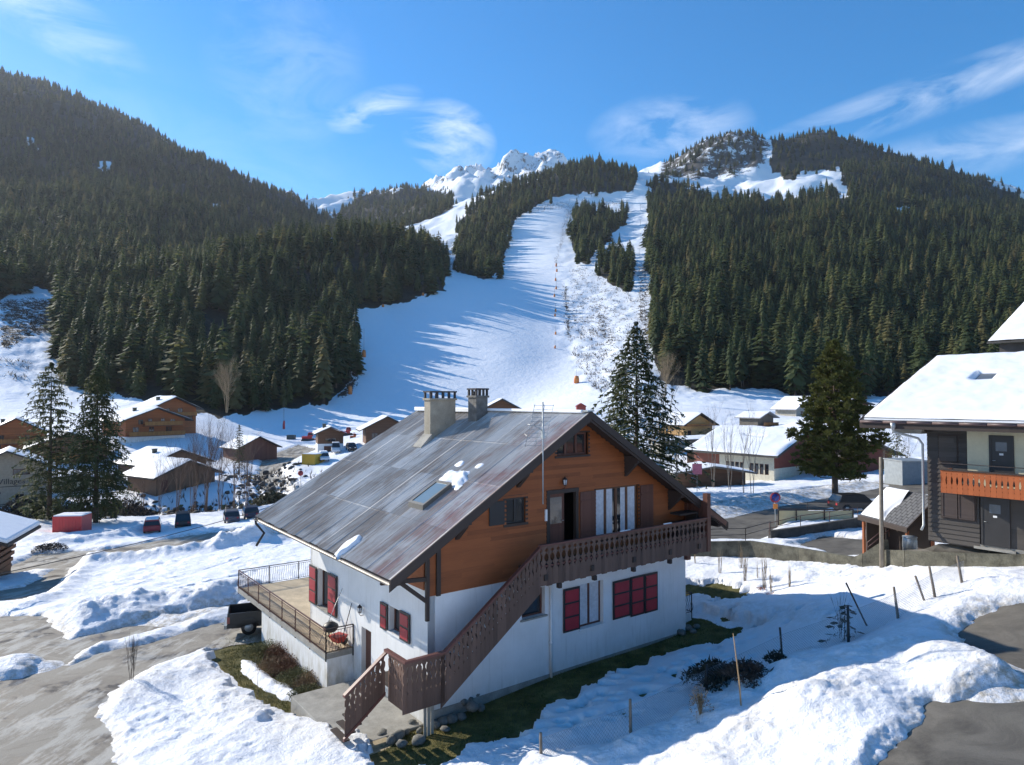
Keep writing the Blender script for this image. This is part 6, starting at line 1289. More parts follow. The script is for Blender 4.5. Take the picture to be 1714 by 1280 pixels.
# bushy pine: limbs ending in upswept needle tufts
def pine(seed, h, R):
    rg = random.Random(seed); V = []; Fc = []; mb = MB()
    mb.tube([(0, 0, -.5), (0, 0, h*.25), (.05, 0, h*.6), (0, 0, h*.95)], [h*.02, h*.016, h*.01, .02], 9)
    def tuft(c, r, d):
        for _ in range(22):
            v = Vector((rg.gauss(0, 1), rg.gauss(0, 1), rg.gauss(.5, .8))).normalized(); v = (v+d*.5).normalized(); L = r*rg.uniform(.6, 1.25); s_ = v.cross(Vector((rg.random(), rg.random(), rg.random()))).normalized()*r*.17; n = len(V); a = c+v*r*.1
            V.extend([a-s_*.4, a+s_*.4, a+v*L*.6+s_, a+v*L, a+v*L*.6-s_]); Fc.append((n, n+1, n+2, n+3, n+4))
    for i in range(150):
        f = (i+rg.random())/150; z = h*(.17+.8*f**.95); env = (1-f)**.75*(.62+.5*math.sin(min(1, f*3.0)*1.57)); r = R*env*rg.uniform(.65, 1.12)+.15; an = i*2.4+rg.uniform(-.4, .4); D = Vector((math.cos(an), math.sin(an), 0)); p0 = Vector((0, 0, z)); P = [p0, p0+D*r*.5+Vector((0, 0, -.02*r)), p0+D*r*.85+Vector((0, 0, .06*r)), p0+D*r+Vector((0, 0, .28*r*(.4+f)))]
        mb.tube(P, [.05*(1.2-f)*h/16, .035*(1.2-f), .02, .01], 4)
        k = max(3, int(r*3.2))
        for j in range(k):
            q = 1-(j/k)*.75; b = p0+D*r*q+Vector((0, 0, .12*r*q*q)); T = Vector((-D.y, D.x, 0)); c = b+T*rg.uniform(-.32, .32)*r*(1.2-q)*1.4+Vector((0, 0, rg.uniform(-.1, .35)))
            if j: mb.tube([b, c], .012, 3)
            tuft(c, .42*h/15.5*rg.uniform(.7, 1.2), (D*.4+Vector((0, 0, .9))).normalized())
    for k in range(6): tuft(Vector((0, 0, h*(.9+.016*k))), .32, Vector((0, 0, 1)))
    return V, Fc, mb
b = aty(1398, 850, 66); hh_ = aty(1398, 572, 66)[2]-b[2]; e = empty('pine_tree', (b[0], 66, b[2]), 'large bushy pine with thick trunk standing by the road left of the dark house', 'pine')
V_, F_, mb = pine(9, hh_, 80/F*66); link(bpy.data.objects.new('crown', mesh_of('crown', V_, F_, [M_PINE])), e); mb.build('trunk', M_BARK, e)
# ---- bare broadleaf trees and shrubs
def bare(seed, h, spread=.35, stems=1, depth=4, r0=.012, lean=0.0, kids=(3, 5), up=.4, mat=None, twig=None, sides=4):
    rg = random.Random(seed); mb = MB()
    def grow(p, d, L, r, lv):
        q = p+d*L*.5+Vector((rg.uniform(-.04, .04), rg.uniform(-.04, .04), 0))*L; e = q+(d+Vector((rg.uniform(-.12, .12), rg.uniform(-.12, .12), .05))).normalized()*L*.5
        mb.tube([p, q, e], [r, r*.8, r*.5 if lv else r*.2], sides if lv > 1 else 3, cap=False)
        if lv == 0: return
        for _ in range(rg.randint(*kids)):
            f = rg.uniform(.35, 1.0); c = (p.lerp(q, f*2) if f < .5 else q.lerp(e, f*2-1)); dd = (d+Vector((rg.gauss(0, spread), rg.gauss(0, spread), rg.uniform(0, up)))).normalized(); grow(c, dd, L*rg.uniform(.45, .75), r*.5, lv-1)
    for s_ in range(stems):
        a = rg.uniform(0, 6.28); o = Vector((math.cos(a), math.sin(a), 0))*rg.uniform(0, .03*h)*(stems > 1); d = Vector((o.x*.8/h*8*spread+lean, o.y*.8/h*8*spread, 1)).normalized(); grow(o, d, h*rg.uniform(.5, .62), h*r0*(1 if stems == 1 else .6), depth)
    return mb
def plant_bare(name, label, cat, px, pyt, pyb, Y, seed, group=None, mat=None, zoff=-.1, **kw):
    b = aty(px, pyb, Y); h = aty(px, pyt, Y)[2]-b[2]; mb = bare(seed, h, **kw); o = mb.build(name, mat or M_TWIG, fix=False); o.location = (b[0], Y, b[2]+zoff); return tag(o, label, cat, group)
TG = 'bare trees along the stream'
for i, (px, yt, yb, Y, st) in enumerate(((296, 740, 858, 104, 4), (322, 720, 858, 103, 5), (345, 715, 856, 102, 6), (368, 735, 852, 104, 4), (392, 725, 850, 102, 3), (412, 745, 848, 103, 5), (240, 790, 862, 100, 4), (212, 800, 865, 99, 3), (268, 775, 862, 101, 3))):
    plant_bare('bare_tree', ('many-stemmed bare tree of the leafless thicket along the stream behind the parked cars'), 'bare tree', px, yt, yb, Y, 20+i, TG, plain('reddish_twigs', (.13, .085, .062), .9, bump=0), stems=st, depth=4, kids=(3, 4), spread=.26, r0=.009)
for i, (px, yt, yb, Y, st, lb) in enumerate(((1108, 620, 800, 80, 4, 'tall bare tree spreading over the right roof slope beside the snowy spruce'), (1132, 690, 800, 78, 3, 'bare tree with thin upright twigs right of the snowy spruce'), (1195, 690, 820, 84, 3, 'bare sapling clump left of the long cream building'), (1222, 690, 825, 80, 3, 'slender bare trees at the left corner of the cream building'), (1245, 700, 830, 76, 2, 'thin bare tree in front of the cream building windows, nearer the brick part'), (1258, 690, 832, 74, 2, 'tallest pale bare tree in front of the cream building'), (1520, 720, 800, 80, 3, 'brown bare tree under the eaves of the dark house'), (1482, 730, 800, 80, 3, 'frosty grey bare tree between the pine and the dark house'))):
    plant_bare('bare_tree', lb, 'bare tree', px, yt, yb, Y, 50+i, None, M_BARKG if i != 6 else M_TWIG, stems=st, depth=4, kids=(2, 4), spread=.2, r0=.007)
# round beige tree at forest edge
for px, yt, yb, Y, lb in ((1112, 600, 668, 205, 'fluffy beige leafless tree at the foot of the dark forest edge'), (1448, 618, 662, 235, 'small pale leafless tree in front of the forest behind the pine'), (380, 610, 690, 195, 'pale thin leafless tree against the dark left forest')):
    plant_bare('leafless_tree', lb, 'bare tree', px, yt, yb, Y, int(px), None, plain('beige_twigs', (.30, .22, .13), .9, bump=0), stems=7, depth=4, kids=(4, 5), spread=.3, r0=.008)
# sapling by the driveway
p = gpt(220, 1154, 12, 60); plant_bare('sapling', 'upright bare sapling standing in snow beside the driveway', 'sapling', 220, 1050, 1154, p[1], 71, None, M_TWIGD, stems=4, depth=3, kids=(3, 4), spread=.12, r0=.009, up=.9)
p = gpt(432, 1180, 12, 60); plant_bare('sapling', 'very thin bare sapling in the snow near the brown terrace shrubs', 'sapling', 432, 1080, 1178, p[1], 72, None, M_TWIG, stems=1, depth=1, kids=(2, 3), spread=.4, r0=.006)
GS = 'leafless garden shrubs by the mossy wall'
for i, (px, yt, yb) in enumerate(((1163, 905, 950), (1206, 905, 968), (1240, 900, 960), (1247, 905, 980), (1278, 905, 990), (1290, 935, 995), (1322, 925, 992), (1268, 930, 975))):
    p = gpt(px, yb, 12, 80); plant_bare('garden_shrub', 'leafless upright shrub in the snowy garden before the mossy wall', 'shrub', px, yt, yb, p[1], 80+i, GS, plain('straw_twigs', (.33, .24, .14), .85, bump=0), stems=9, depth=1, kids=(2, 4), spread=.12, r0=.008, up=1.0)
for px, py in ((1275, 993), (1293, 1000)):
    p = sit(px, py); mb = MB(); rg = random.Random(px)
    for _ in range(90): a = rg.uniform(0, 6.28); r_ = rg.uniform(0, .25); z = rg.uniform(0, .18); q = Vector((r_*math.cos(a), r_*math.sin(a), z)); mb.add([q, q+Vector((rg.uniform(-.08, .08), rg.uniform(-.08, .08), .02)), q+Vector((rg.uniform(-.08, .08), rg.uniform(-.08, .08), .06))], [(0, 1, 2)])
    o = mb.build('dry_plant', plain('red_brown_leaves', (.20, .05, .03), .8, bump=0), fix=False); o.location = (p[0], p[1], p[2]-.15); tag(o, 'small red-brown dry plant at the foot of the garden shrubs, '+('left one' if px == 1275 else 'right one'), 'plant')
# brown low shrubs along the terrace wall
def bush(px, py, r, h, seed, mat, label, name='low_shrub', n=900, group=None, zz=None, size=.07):
    p = sit(px, py) if zz is None else (*zz,); mb = MB(); rg = random.Random(seed)
    for k in range(int(n*.12)):
        a = rg.uniform(0, 6.28); q = rg.uniform(.1, 1); mb.tube([(0, 0, 0), (r*q*.6*math.cos(a), r*q*.6*math.sin(a), h*.6), (r*q*math.cos(a), r*q*math.sin(a), h*rg.uniform(.6, 1)*(1-.4*q))], [.012, .008, .003], 3, cap=False)
    for _ in range(n):
        a = rg.uniform(0, 6.28); q = math.sqrt(rg.random())*(1+.15*math.sin(a*3+seed)); z = h*(1-.55*q*q)*rg.uniform(.35, 1.05); c = Vector((r*q*math.cos(a), r*q*math.sin(a), z)); v = Vector((rg.gauss(0, 1), rg.gauss(0, 1), rg.gauss(.4, .7))).normalized()*size*rg.uniform(.6, 1.6); s_ = v.cross(Vector((rg.random(), rg.random(), .3))).normalized()*size*.28
        mb.add([c-s_, c+s_, c+v], [(0, 1, 2)])
    o = mb.build(name, mat, fix=False); o.location = (p[0], p[1], p[2]-.1); return tag(o, label, 'shrub', group)
MBR = plain('heather_brown', (.17, .085, .05), .9, bump=0, var=.4); MOL = plain('heather_olive', (.13, .125, .05), .9, bump=0, var=.4); MTAN = plain('heather_tan', (.26, .18, .10), .9, bump=0, var=.35)
SH = [(452, 1098, 1.0, .55, MOL, 'broad olive-brown shrub nearest the truck at the far end of the terrace wall'), (478, 1105, .8, .7, MBR, 'russet low shrub against the white terrace wall, second from the truck'), (490, 1122, .8, .55, MBR, 'reddish brown cushion shrub in the middle of the terrace bed'), (466, 1120, .8, .45, MTAN, 'tan low shrub on the snow side of the terrace bed'), (500, 1142, .75, .5, MOL, 'mossy green cushion shrub in the terrace bed'), (520, 1150, .6, .5, MTAN, 'tan shrub close to the white terrace corner'), (514, 1168, .6, .4, MOL, 'dark olive shrub at the near end of the terrace bed'), (538, 1185, .35, .3, M_TWIGD, 'dark little shrub on the corner of the concrete landing'), (560, 1140, .6, .5, MBR, 'brown shrub inside the corner between terrace and side door')]
for i, (px, py, r, h, m, lb) in enumerate(SH): bush(px, py, r*1.35, h*1.35, i, m, lb, n=2400)
p = sit(555, 1135); plant_bare('bare_shrub', 'sparse leafless shrub rising beside the white terrace corner', 'shrub', 556, 1085, 1145, p[1], 95, None, M_TWIG, stems=5, depth=2, kids=(2, 3), spread=.35, r0=.008)
# cut branches, ragged little spruces, dry stalks near the fence
bush(1200, 1165, 1.0, .8, 31, plain('dark_evergreen_brush', (.035, .035, .022), .9, bump=0), 'heap of dark cut branches behind the garden fence', 'branch_pile', 1500, size=.13)
bush(1255, 1172, .8, .55, 32, M_TWIGD, 'brown brushwood heap right of the dark cut branches', 'branch_pile', 900, size=.12)
bush(1300, 1140, .4, .45, 33, plain('dark_evergreen_brush', (.035, .035, .022)), 'small dark dead shrub at the foot of the black iron post', 'dead_shrub', 350, size=.1)
bush(1172, 1240, .35, .9, 34, MTAN, 'dry tan shrub with upright stalks at the bottom beside the snow bank', 'dry_shrub', 300, size=.06)
p = sit(1172, 1250); plant_bare('dry_stalks', 'bundle of pale leafless stalks growing through the dry tan shrub', 'shrub', 1170, 1165, 1255, p[1], 96, None, plain('straw_twigs', (.33, .24, .14)), stems=10, depth=1, kids=(2, 3), spread=.2, r0=.006)
p = sit(1416, 1085); e = plant_conifer('ragged_spruce', 'ragged half-bare little spruce with broken stem in the garden snow', 'spruce', 1414, 1012, 1090, p[1], 44, 26, plain('dark_evergreen_brush', (.035, .035, .022)), low=.05, whorls=9, per=6, twigs=6, dens=.7, irr=.6, hang=.0, wt=.7)
plant_bare('dead_sapling', 'wispy leafless sapling rising behind the ragged little spruce', 'sapling', 1408, 955, 1085, p[1]+.4, 97, None, M_TWIGD, stems=3, depth=2, kids=(3, 4), spread=.25, r0=.006)
mb = MB(); q = gpt(1462, 1062, 12, 60); mb.tube([(q[0], q[1], q[2]-.2), tuple(aty(1416, 975, q[1]+.3))], .03, 6); tag(mb.build('leaning_stake', M_TWIGD), 'long dark stake leaning left over the ragged little spruce', 'stake')
# rocks by the stair foot and along the wall
rg = random.Random(3); RK = [(718, 1205), (735, 1200), (748, 1188), (760, 1195), (774, 1190), (786, 1186), (799, 1178), (742, 1212), (757, 1208), (772, 1205), (790, 1198), (805, 1190), (727, 1218), (745, 1225), (690, 1215), (680, 1230), (665, 1238), (702, 1228), (655, 1245), (640, 1235), (625, 1228), (672, 1250), (700, 1244), (615, 1220), (1140, 1062), (1152, 1055), (1160, 1060), (1166, 1052)]
M_ROCK = plain('mossy_rock', (.17, .165, .145), .95, scale=3, var=.55, bump=.8)
for i, (px, py) in enumerate(RK):
    p = gpt(px, py, 12, 60); mb = MB(); r_ = rg.uniform(.13, .24); mb.blob((0, 0, 0), r_, n=9, k=6, jit=.16, seed=i, sq=(rg.uniform(.9, 1.4), rg.uniform(.8, 1.1), rg.uniform(.6, .85))); o = mb.build('rock', M_ROCK); o.location = (p[0], p[1], p[2]+.1+(.25 if 735 < px < 800 and py < 1200 else 0)); o.rotation_euler = (0, 0, rg.uniform(0, 3))
    if px < 1000: tag(o, 'rounded mossy fieldstone in the pile at the foot of the outside stair', 'rock', 'fieldstones by the stair')
    else: tag(o, 'dark stone lying in the grass at the right end of the white chalet wall', 'rock', 'stones at the far chalet corner')
# stream boulders and scrub as one uncountable mass
mb = MB(); rg = random.Random(8)
for (x0, y0), (x1, y1) in zip(RIV[:-1], RIV[1:]):
    L = math.hypot(x1-x0, y1-y0)
    for k in range(int(L*9)):
        f = rg.random(); o = rg.gauss(0, 3.2); nx, ny = -(y1-y0)/L, (x1-x0)/L; x = x0+(x1-x0)*f+nx*o; y = y0+(y1-y0)*f+ny*o; z = zg1(x, y)-1.3*math.exp(-(o/5)**2) if k % 4 == 0 else None
        if z is None: z = snow_z(x, y)
        if rg.random() < .45: mb.blob((x, y, z), rg.uniform(.25, .7), n=6, k=4, jit=.3, seed=k, sq=(1, 1, .7), m=0)
        else:
            for _ in range(6): a = rg.uniform(0, 6.28); q = Vector((x, y, z)); v = Vector((math.cos(a)*.5, math.sin(a)*.5, rg.uniform(.5, 1.3))); s_ = Vector((-v.y, v.x, 0))*.12; mb.add([q-s_, q+s_, q+v], [(0, 1, 2)], 1)
tag(mb.build('stream_bank', [plain('dark_rock', (.07, .065, .06), .9, scale=1, var=.4), M_TWIGD], fix=False), 'dark boulders and brush lining the stream between road and village', 'stream bank', kind='stuff')
for i, (px, py, r, h) in enumerate(((196, 855, 3.6, 2.6), (165, 868, 3, 2.2), (35, 860, 3, 3), (62, 858, 3.4, 3.0), (230, 862, 2.6, 1.8), (455, 838, 2.6, 2.2), (120, 862, 2.5, 2.5))):
    p = gpt(px, py, 60, 160); bush(px, py, r, h, 60+i, M_TWIGD if i % 2 == 0 else plain('olive_scrub', (.07, .068, .035), .9, bump=0), ('dark dense shrub below the right tall fir', 'low dark shrub right of the red container', 'tangled shrub at the left edge behind the snow bank', 'olive shrub at the foot of the left tall fir', 'dark shrub beside the first parked cars', 'dark shrub behind the two blue-grey cars', 'olive shrub just behind the red container')[i], 'dense_shrub', 900, zz=(p[0], p[1], p[2]-.8), size=.55)
bush(82, 925, 1.5, .7, 70, M_TWIGD, 'dark round shrub on the snow verge by the upper road', 'round_shrub', 700, size=.2)
# small deciduous reddish bushes around huts
bush(1182, 742, 3.0, 2.4, 75, plain('olive_scrub', (.07, .068, .035)), 'olive garden shrub in front of the ochre house', 'round_shrub', 400, size=.5, zz=ground_at(1190, 146))
# winter grass on the bare patches
gm = ((gr+.45*wob > .0) & (SNOWN < 0) & (hs_ < -.05) & (YN < 60)).ravel(); gi_ = np.where(gm)[0]; w8 = (YN.ravel()[gi_]**2); w8 /= w8.sum(); gp = RNG.choice(gi_, 26000, p=w8); V = []; Fc = []; rg = random.Random(4)
for i in gp:
    x = XN.ravel()[i]+rg.uniform(-.08, .08); y = YN.ravel()[i]+rg.uniform(-.08, .08); z = BASEN.ravel()[i]; a = rg.uniform(0, 6.28); L = rg.uniform(.03, .11); s_ = Vector((math.cos(a), math.sin(a), 0))*.012; n = len(V); q = Vector((x, y, z-.01)); V += [q-s_, q+s_, q+Vector((rg.uniform(-.06, .06), rg.uniform(-.06, .06), L))]; Fc.append((n, n+1, n+2))
t = NT('winter_grass'); M_WG = t.fin(t.ramp(t.noise(1.3, None, 6, .7), [(.35, (.05, .07, .015)), (.5, (.13, .13, .035)), (.65, (.28, .22, .08))]), .9, 0, .1)
o = link(bpy.data.objects.new('grass', mesh_of('grass', V, Fc, [M_WG]))); tag(o, 'short winter grass on the bare patches around the chalet', 'grass', kind='stuff')
# dead brush and scrub growing through the snow on the mountainside strips
bq_ = brush.ravel(); cand = np.where((bq_ > .3) & (YF.ravel() < 1000))[0]; wts = (bq_[cand]**2)*(YF.ravel()[cand]**1.0); wts /= wts.sum(); pick = RNG.choice(cand, 9000, p=wts); V = []; Fc = []
jx = RNG.uniform(-1, 1, (9000, 2)); ax = XF.ravel()[pick]+jx[:, 0]*YF.ravel()[pick]*.002; ay = YF.ravel()[pick]+jx[:, 1]*YF.ravel()[pick]*.005; az = ZF.ravel()[pick]; rg = random.Random(2)
cl_ = fbm(ax/9, ay/14, 3)
for x, y, z, c_ in zip(ax, ay, az, cl_):
    if c_ < -.15: continue
    for _ in range(3):
        a = rg.uniform(0, 6.28); L = rg.uniform(.6, 2.2); q = Vector((x+rg.uniform(-.8, .8), y+rg.uniform(-.8, .8), z-.2)); v = Vector((math.cos(a)*.9, math.sin(a)*.9, rg.uniform(.2, 1.0)))*L; s_ = Vector((-v.y, v.x, 0)).normalized()*.16; n = len(V); V += [q-s_, q+s_, q+v]; Fc.append((n, n+1, n+2))
o = link(bpy.data.objects.new('slope_scrub', mesh_of('slope_scrub', V, Fc, [plain('scrub_brown', (.075, .055, .035), .9, bump=0)]))); tag(o, 'brown dead scrub poking through snow along the lift line and piste edges', 'scrub', kind='stuff')
# ================================================================== vehicles
M_TYRE = M_BLK
def car(name, label, px, py, rz, paint, h=1.5, L=4.2, van=False, snow=False, y0=60):
    p = gpt(px, py, y0, 200); e = empty(name, (p[0], p[1], snow_z(p[0], p[1])), label, 'van' if van else 'car', rz); W = .88
    mb = MB(); arch = lambda cx: [(cx+.36*math.cos(a), .32+.36*math.sin(a)) for a in np.linspace(math.pi, 0, 7)]
    hb = .85 if not van else 1.05
    mb.prism([(-L/2, .3)]+arch(-L*.31)+arch(L*.3)+[(L/2, .3), (L/2+.02, .62), (L/2-.35, hb-.02), (L*.24, hb+.02), (-L/2+.05, hb+.04), (-L/2-.02, .6)], -W, W)
    rx0, rx1, tx0, tx1 = (-L/2+.08, L*.26, -L/2+.45, L*.1) if not van else (-L/2+.05, L*.36, -L/2+.1, L*.22)
    mb.hexa([(rx0, -W, hb), (rx1, -W, hb), (rx1, W, hb), (rx0, W, hb), (tx0, -W*.82, h), (tx1, -W*.82, h), (tx1, W*.82, h), (tx0, W*.82, h)]); mb.build('body', paint, e, bevel=.04)
    mb = MB(); k = .0; mb.hexa([(rx0+.02, -W*1.005, hb+.08), (rx1-.04, -W*1.005, hb+.08), (rx1-.04, W*1.005, hb+.08), (rx0+.02, W*1.005, hb+.08), (tx0+.0, -W*.87, h-.1), (tx1+.0, -W*.87, h-.1), (tx1, W*.87, h-.1), (tx0, W*.87, h-.1)])
    g_ = mb; mb2 = MB(); mb2.hexa([(rx0-.012, -W*.9, hb+.08), (rx1+.012, -W*.9, hb+.08), (rx1+.012, W*.9, hb+.08), (rx0-.012, W*.9, hb+.08), (tx0-.04, -W*.78, h-.08), (tx1+.05, -W*.78, h-.08), (tx1+.05, W*.78, h-.08), (tx0-.04, W*.78, h-.08)])
    g_.add([(v[0], v[1], v[2]) for v in mb2.v], mb2.f); g_.build('window_glass', M_GLASS, e)
    for cx in (-L*.31, L*.3):
        for s_ in (-1, 1): mb = MB(); mb.tube([(cx, s_*(W-.2), .32), (cx, s_*(W+.01), .32)], .32, 14); w = mb.build('wheel', M_TYRE, e); mb = MB(); mb.tube([(cx, s_*(W+.0), .32), (cx, s_*(W+.025), .32)], .18, 10); mb.build('rim', M_GALV, w)
    for s_ in (-1, 1): mb = MB(); mb.box(L/2-.06, L/2+.03, s_*W*.6-.13, s_*W*.6+.13, .6, .74); mb.build('headlight', M_CURT, e); mb = MB(); mb.box(-L/2-.03, -L/2+.06, s_*W*.7-.12, s_*W*.7+.12, .6, .8); mb.build('tail_light', M_RED, e)
    if snow: mb = MB(); mb.box(tx0+.1, tx1-.05, -W*.75, W*.75, h, h+.12); mb.build('snow_cap', M_RSNOW, e, bevel=.04)
    return e
PB = plain('dark_blue_paint', (.03, .035, .06), .3, .2, var=.08); PR = plain('dull_red_paint', (.30, .03, .03), .35, var=.1); PW = plain('white_paint', (.62, .64, .66), .35, var=.05); PG = plain('grey_paint', (.10, .10, .12), .35, .3, var=.1)
car('parked_car', 'dark red car parked left of the others by the stream', 255, 893, 2.02, PR, snow=True); car('parked_car', 'black car parked between the red car and the two bluish cars', 306, 883, 2.02, plain('black_paint', (.012, .012, .014), .3), 1.75)
car('parked_car', 'dark blue-grey car parked near the bare trees, left of its neighbour', 387, 875, 2.02, PG); car('parked_car', 'dark blue car parked closest to the end of the metal roof', 419, 869, 2.02, PB)
car('parked_car', 'white estate car beside the yellow container', 542, 774, -1.2, PW, 1.7, 4.6, snow=True, y0=90); car('parked_van', 'small white van parked in front of the dark ski hut', 562, 760, -1.3, PW, 2.1, 4.6, True, y0=90); car('parked_car', 'dark car parked in the shade right of the ski hut', 588, 756, -1.2, plain('black_paint', (.012, .012, .014)), y0=90)
car('parked_car', 'dark car behind the railing under the slate shed edge', 1432, 862, .1, plain('black_paint', (.012, .012, .014)), y0=50)
def piste_machine(label, px, py, mat, s=1.0):
    p = gpt(px, py, 90, 260); e = empty('snow_groomer', (p[0], p[1], p[2]), label, 'groomer', .2); mb = MB(); mb.box(-2*s, 1.2*s, -1.3*s, 1.3*s, .8*s, 1.6*s); mb.hexa([(-.2*s, -1.2*s, 1.6*s), (1.6*s, -1.2*s, 1.6*s), (1.6*s, 1.2*s, 1.6*s), (-.2*s, 1.2*s, 1.6*s), (0, -1*s, 2.8*s), (1.2*s, -1*s, 2.8*s), (1.2*s, 1*s, 2.8*s), (0, 1*s, 2.8*s)]); mb.build('cab', mat, e, bevel=.06)
    for y in (-1.5*s, 1.5*s): mb = MB(); mb.prism([(-2.2*s, .3*s), (-1.9*s, .0), (1.7*s, 0), (2.1*s, .35*s), (1.8*s, .8*s), (-1.9*s, .8*s)], y-.45*s, y+.45*s); mb.build('track', M_BLK, e)
    mb = MB(); mb.hexa([(2.5*s, -2*s, .1), (2.7*s, -2*s, .1), (2.7*s, 2*s, .1), (2.5*s, 2*s, .1), (2.35*s, -2*s, 1.1*s), (2.5*s, -2*s, 1.1*s), (2.5*s, 2*s, 1.1*s), (2.35*s, 2*s, 1.1*s)]); mb.bar((1.5*s, -.6*s, .5*s), (2.5*s, -.6*s, .5*s), .15, .15); mb.bar((1.5*s, .6*s, .5*s), (2.5*s, .6*s, .5*s), .15, .15); mb.build('blade', mat, e)
    mb = MB(); mb.box(-.0, 1.5*s, -1.12*s, 1.12*s, 1.95*s, 2.55*s); mb.build('window_glass', M_GLASS, e)
RP = plain('bright_red_paint', (.55, .04, .04), .4, var=.08)
piste_machine('red snow groomer standing left of the ski hut', 516, 738, RP, .8); piste_machine('red snow groomer on the slope just right of the ski hut roof', 580, 729, RP, .8); piste_machine('orange-red snow scooter sized machine beside the right groomer', 592, 734, plain('orange_paint', (.55, .12, .04), .4), .45)
def boxthing(name, label, cat, px, py, Y, W, D, H, rz, mat, snow=0, parts=True):
    x = (px-857)/F*Y; z = zg1(x, Y); e = empty(name, (x, Y, z), label, cat, rz); mb = MB(); mb.box(-W/2, W/2, 0, D, 0, H)
    for i in range(int(W/.35)): xx = -W/2+.2+i*.35; mb.box(xx, xx+.14, -.03, -.002, .12, H-.12)
    mb.build('body', mat, e)
    if snow: mb = MB(); mb.box(-W/2+.02, W/2-.02, .02, D-.02, H, H+snow); mb.build('snow_layer', M_RSNOW, e, bevel=.05)
    mb = MB(); 
    for x_ in (-W/2, W/2-.1): mb.box(x_-.02, x_+.12, -.05, .08, 0, H+.02)
    mb.box(-W/2+.1, W/2-.12, -.05, .04, H-.08, H+.02); mb.build('frame', mat, e)
    return e
rc = boxthing('red_container', 'bright red box container with snow on top by the roadside under the firs', 'container', 116, 903, 79, 3.1, 2.4, 2.3, .12, RP, .15)
boxthing('yellow_container', 'mustard yellow container beside the white estate car', 'container', 517, 775, 132, 2.9, 3.2, 2.3, -.35, plain('mustard_paint', (.55, .33, .03), .5, var=.1), .15)
boxthing('dark_box', 'small dark box standing on the piste edge above the groomer', 'box', 487, 725, 185, 2.1, 1.2, 1.3, 0, plain('dark_green_box', (.05, .07, .07), .7))
# ---- signs
def sign(name, label, px, py, pyt, Y, kind, mat, mat2=None):
    b = aty(px, py, Y); zt = aty(px, pyt, Y)[2]; e = empty(name, (b[0], Y, b[2]), label, 'sign'); H = zt-b[2]; mb = MB(); mb.tube([(0, .05, -.5), (0, .05, H)], .035, 6); mb.build('post', M_GALV, e); mb = MB()
    if kind == 'round': mb.tube([(0, 0, H-.35), (0, -.03, H-.35)], .42, 20); mb.build('disc', mat, e); mb = MB(); mb.tube([(0, -.035, H-.35), (0, -.05, H-.35)], .3, 20); mb.build('disc_face', mat2, e)
    else: mb.box(-kind[0]/2, kind[0]/2, -.03, .02, H-kind[1], H); mb.build('board', mat, e)
    return e, H
e, H = sign('round_sign', 'blue and red round no-parking sign with small orange plate at the road bend', 1298, 876, 825, 55, 'round', plain('sign_red', (.35, .04, .06), .5), plain('sign_blue', (.03, .06, .30), .5)); mb = MB(); mb.bar((-.22, -.06, H-.57), (.22, -.06, H-.13), .07, .015); mb.build('red_bar', plain('sign_red', (.35, .04, .06)), e); mb = MB(); mb.box(-.18, .18, -.03, .0, H-1.25, H-.85); mb.build('orange_plate', plain('sign_orange', (.75, .25, .04), .5), e)
sign('round_sign', 'round red road sign on a grey post left of the metal roof', 503, 815, 788, 108, 'round', plain('sign_red', (.35, .04, .06)), plain('sign_dark_red', (.25, .03, .03), .5))
e, H = sign('poster_board', 'pink poster board on a post by the snowy valley road', 1167, 815, 776, 72, (1.0, 1.1), plain('poster_pink', (.95, .24, .30), .6, var=.3, scale=9))
e, H = sign('direction_sign', 'grey direction signs on two posts beside the bend of the village road', 490, 815, 800, 106, (1.5, .25), M_IRON)
# ---- pylons, snow guns and marker poles on the piste
OR = plain('padding_orange', (.62, .20, .05), .6, var=.1); M_RP = plain('padding_red', (.50, .05, .04), .6)
def mpole(label, px, py, hpx, base, name='piste_pole', cat='pole', y0=170, y1=900, group=None, arm=0):
    p = gpt(px, py, y0, y1); H = hpx/F*p[1]; e = empty(name, (p[0], p[1], p[2]), label, cat, 0, group); r_ = max(.06, .00022*p[1]); mb = MB(); mb.tube([(0, 0, -.5), (0, 0, H)], [r_, r_*.8], 6)
    if arm: mb.bar((-arm, 0, H), (arm, 0, H), r_*1.6, r_*1.6)
    mb.build('mast', M_GALV if arm else M_BARKG, e)
    if base: mb = MB(); bh = base[0]/F*p[1]; w = base[1]/F*p[1]/2; mb.tube([(0, 0, 0), (0, 0, bh*.6), (.1, 0, bh)], [w, w, w*.7], 8); mb.build('padding', base[2], e)
    return e
mpole('orange snow gun on a mast at the left edge of the lower piste', 586, 660, 40, (14, 7, OR)); mpole('orange based mast halfway up the left forest edge', 609, 598, 48, (12, 7, OR)); mpole('orange based mast where the left piste edge bends', 593, 547, 36, (8, 5, OR))
mpole('lamp mast beside the small grove, left edge of the middle piste', 641, 514, 36, (5, 4, OR)); mpole('lamp mast at the tip of the left forest spur', 708, 495, 34, (5, 4, OR)); mpole('lamp mast on the lip of the upper piste under the wooded island', 814, 457, 20, None)
mpole('tall white pole with red padding on the flat snow left of the groomers', 475, 718, 48, (14, 4, M_RP)); mpole('orange snow gun above the red cabin', 965, 641, 22, (12, 9, OR)); mpole('curved lamp post on the snow right of the snow gun', 997, 652, 50, None); mpole('tall mast near the lift line beside the dark right forest', 1072, 530, 60, None)
for i, (px, py) in enumerate(((929, 583), (930, 560), (929, 530), (930, 522), (928, 497), (931, 484), (930, 470), (932, 455), (931, 446))): mpole('slim marker post with orange pad in the row down the right side of the piste', px, py, 14, (5, 3, OR), 'marker_post', 'marker post', group='orange marker posts down the piste')
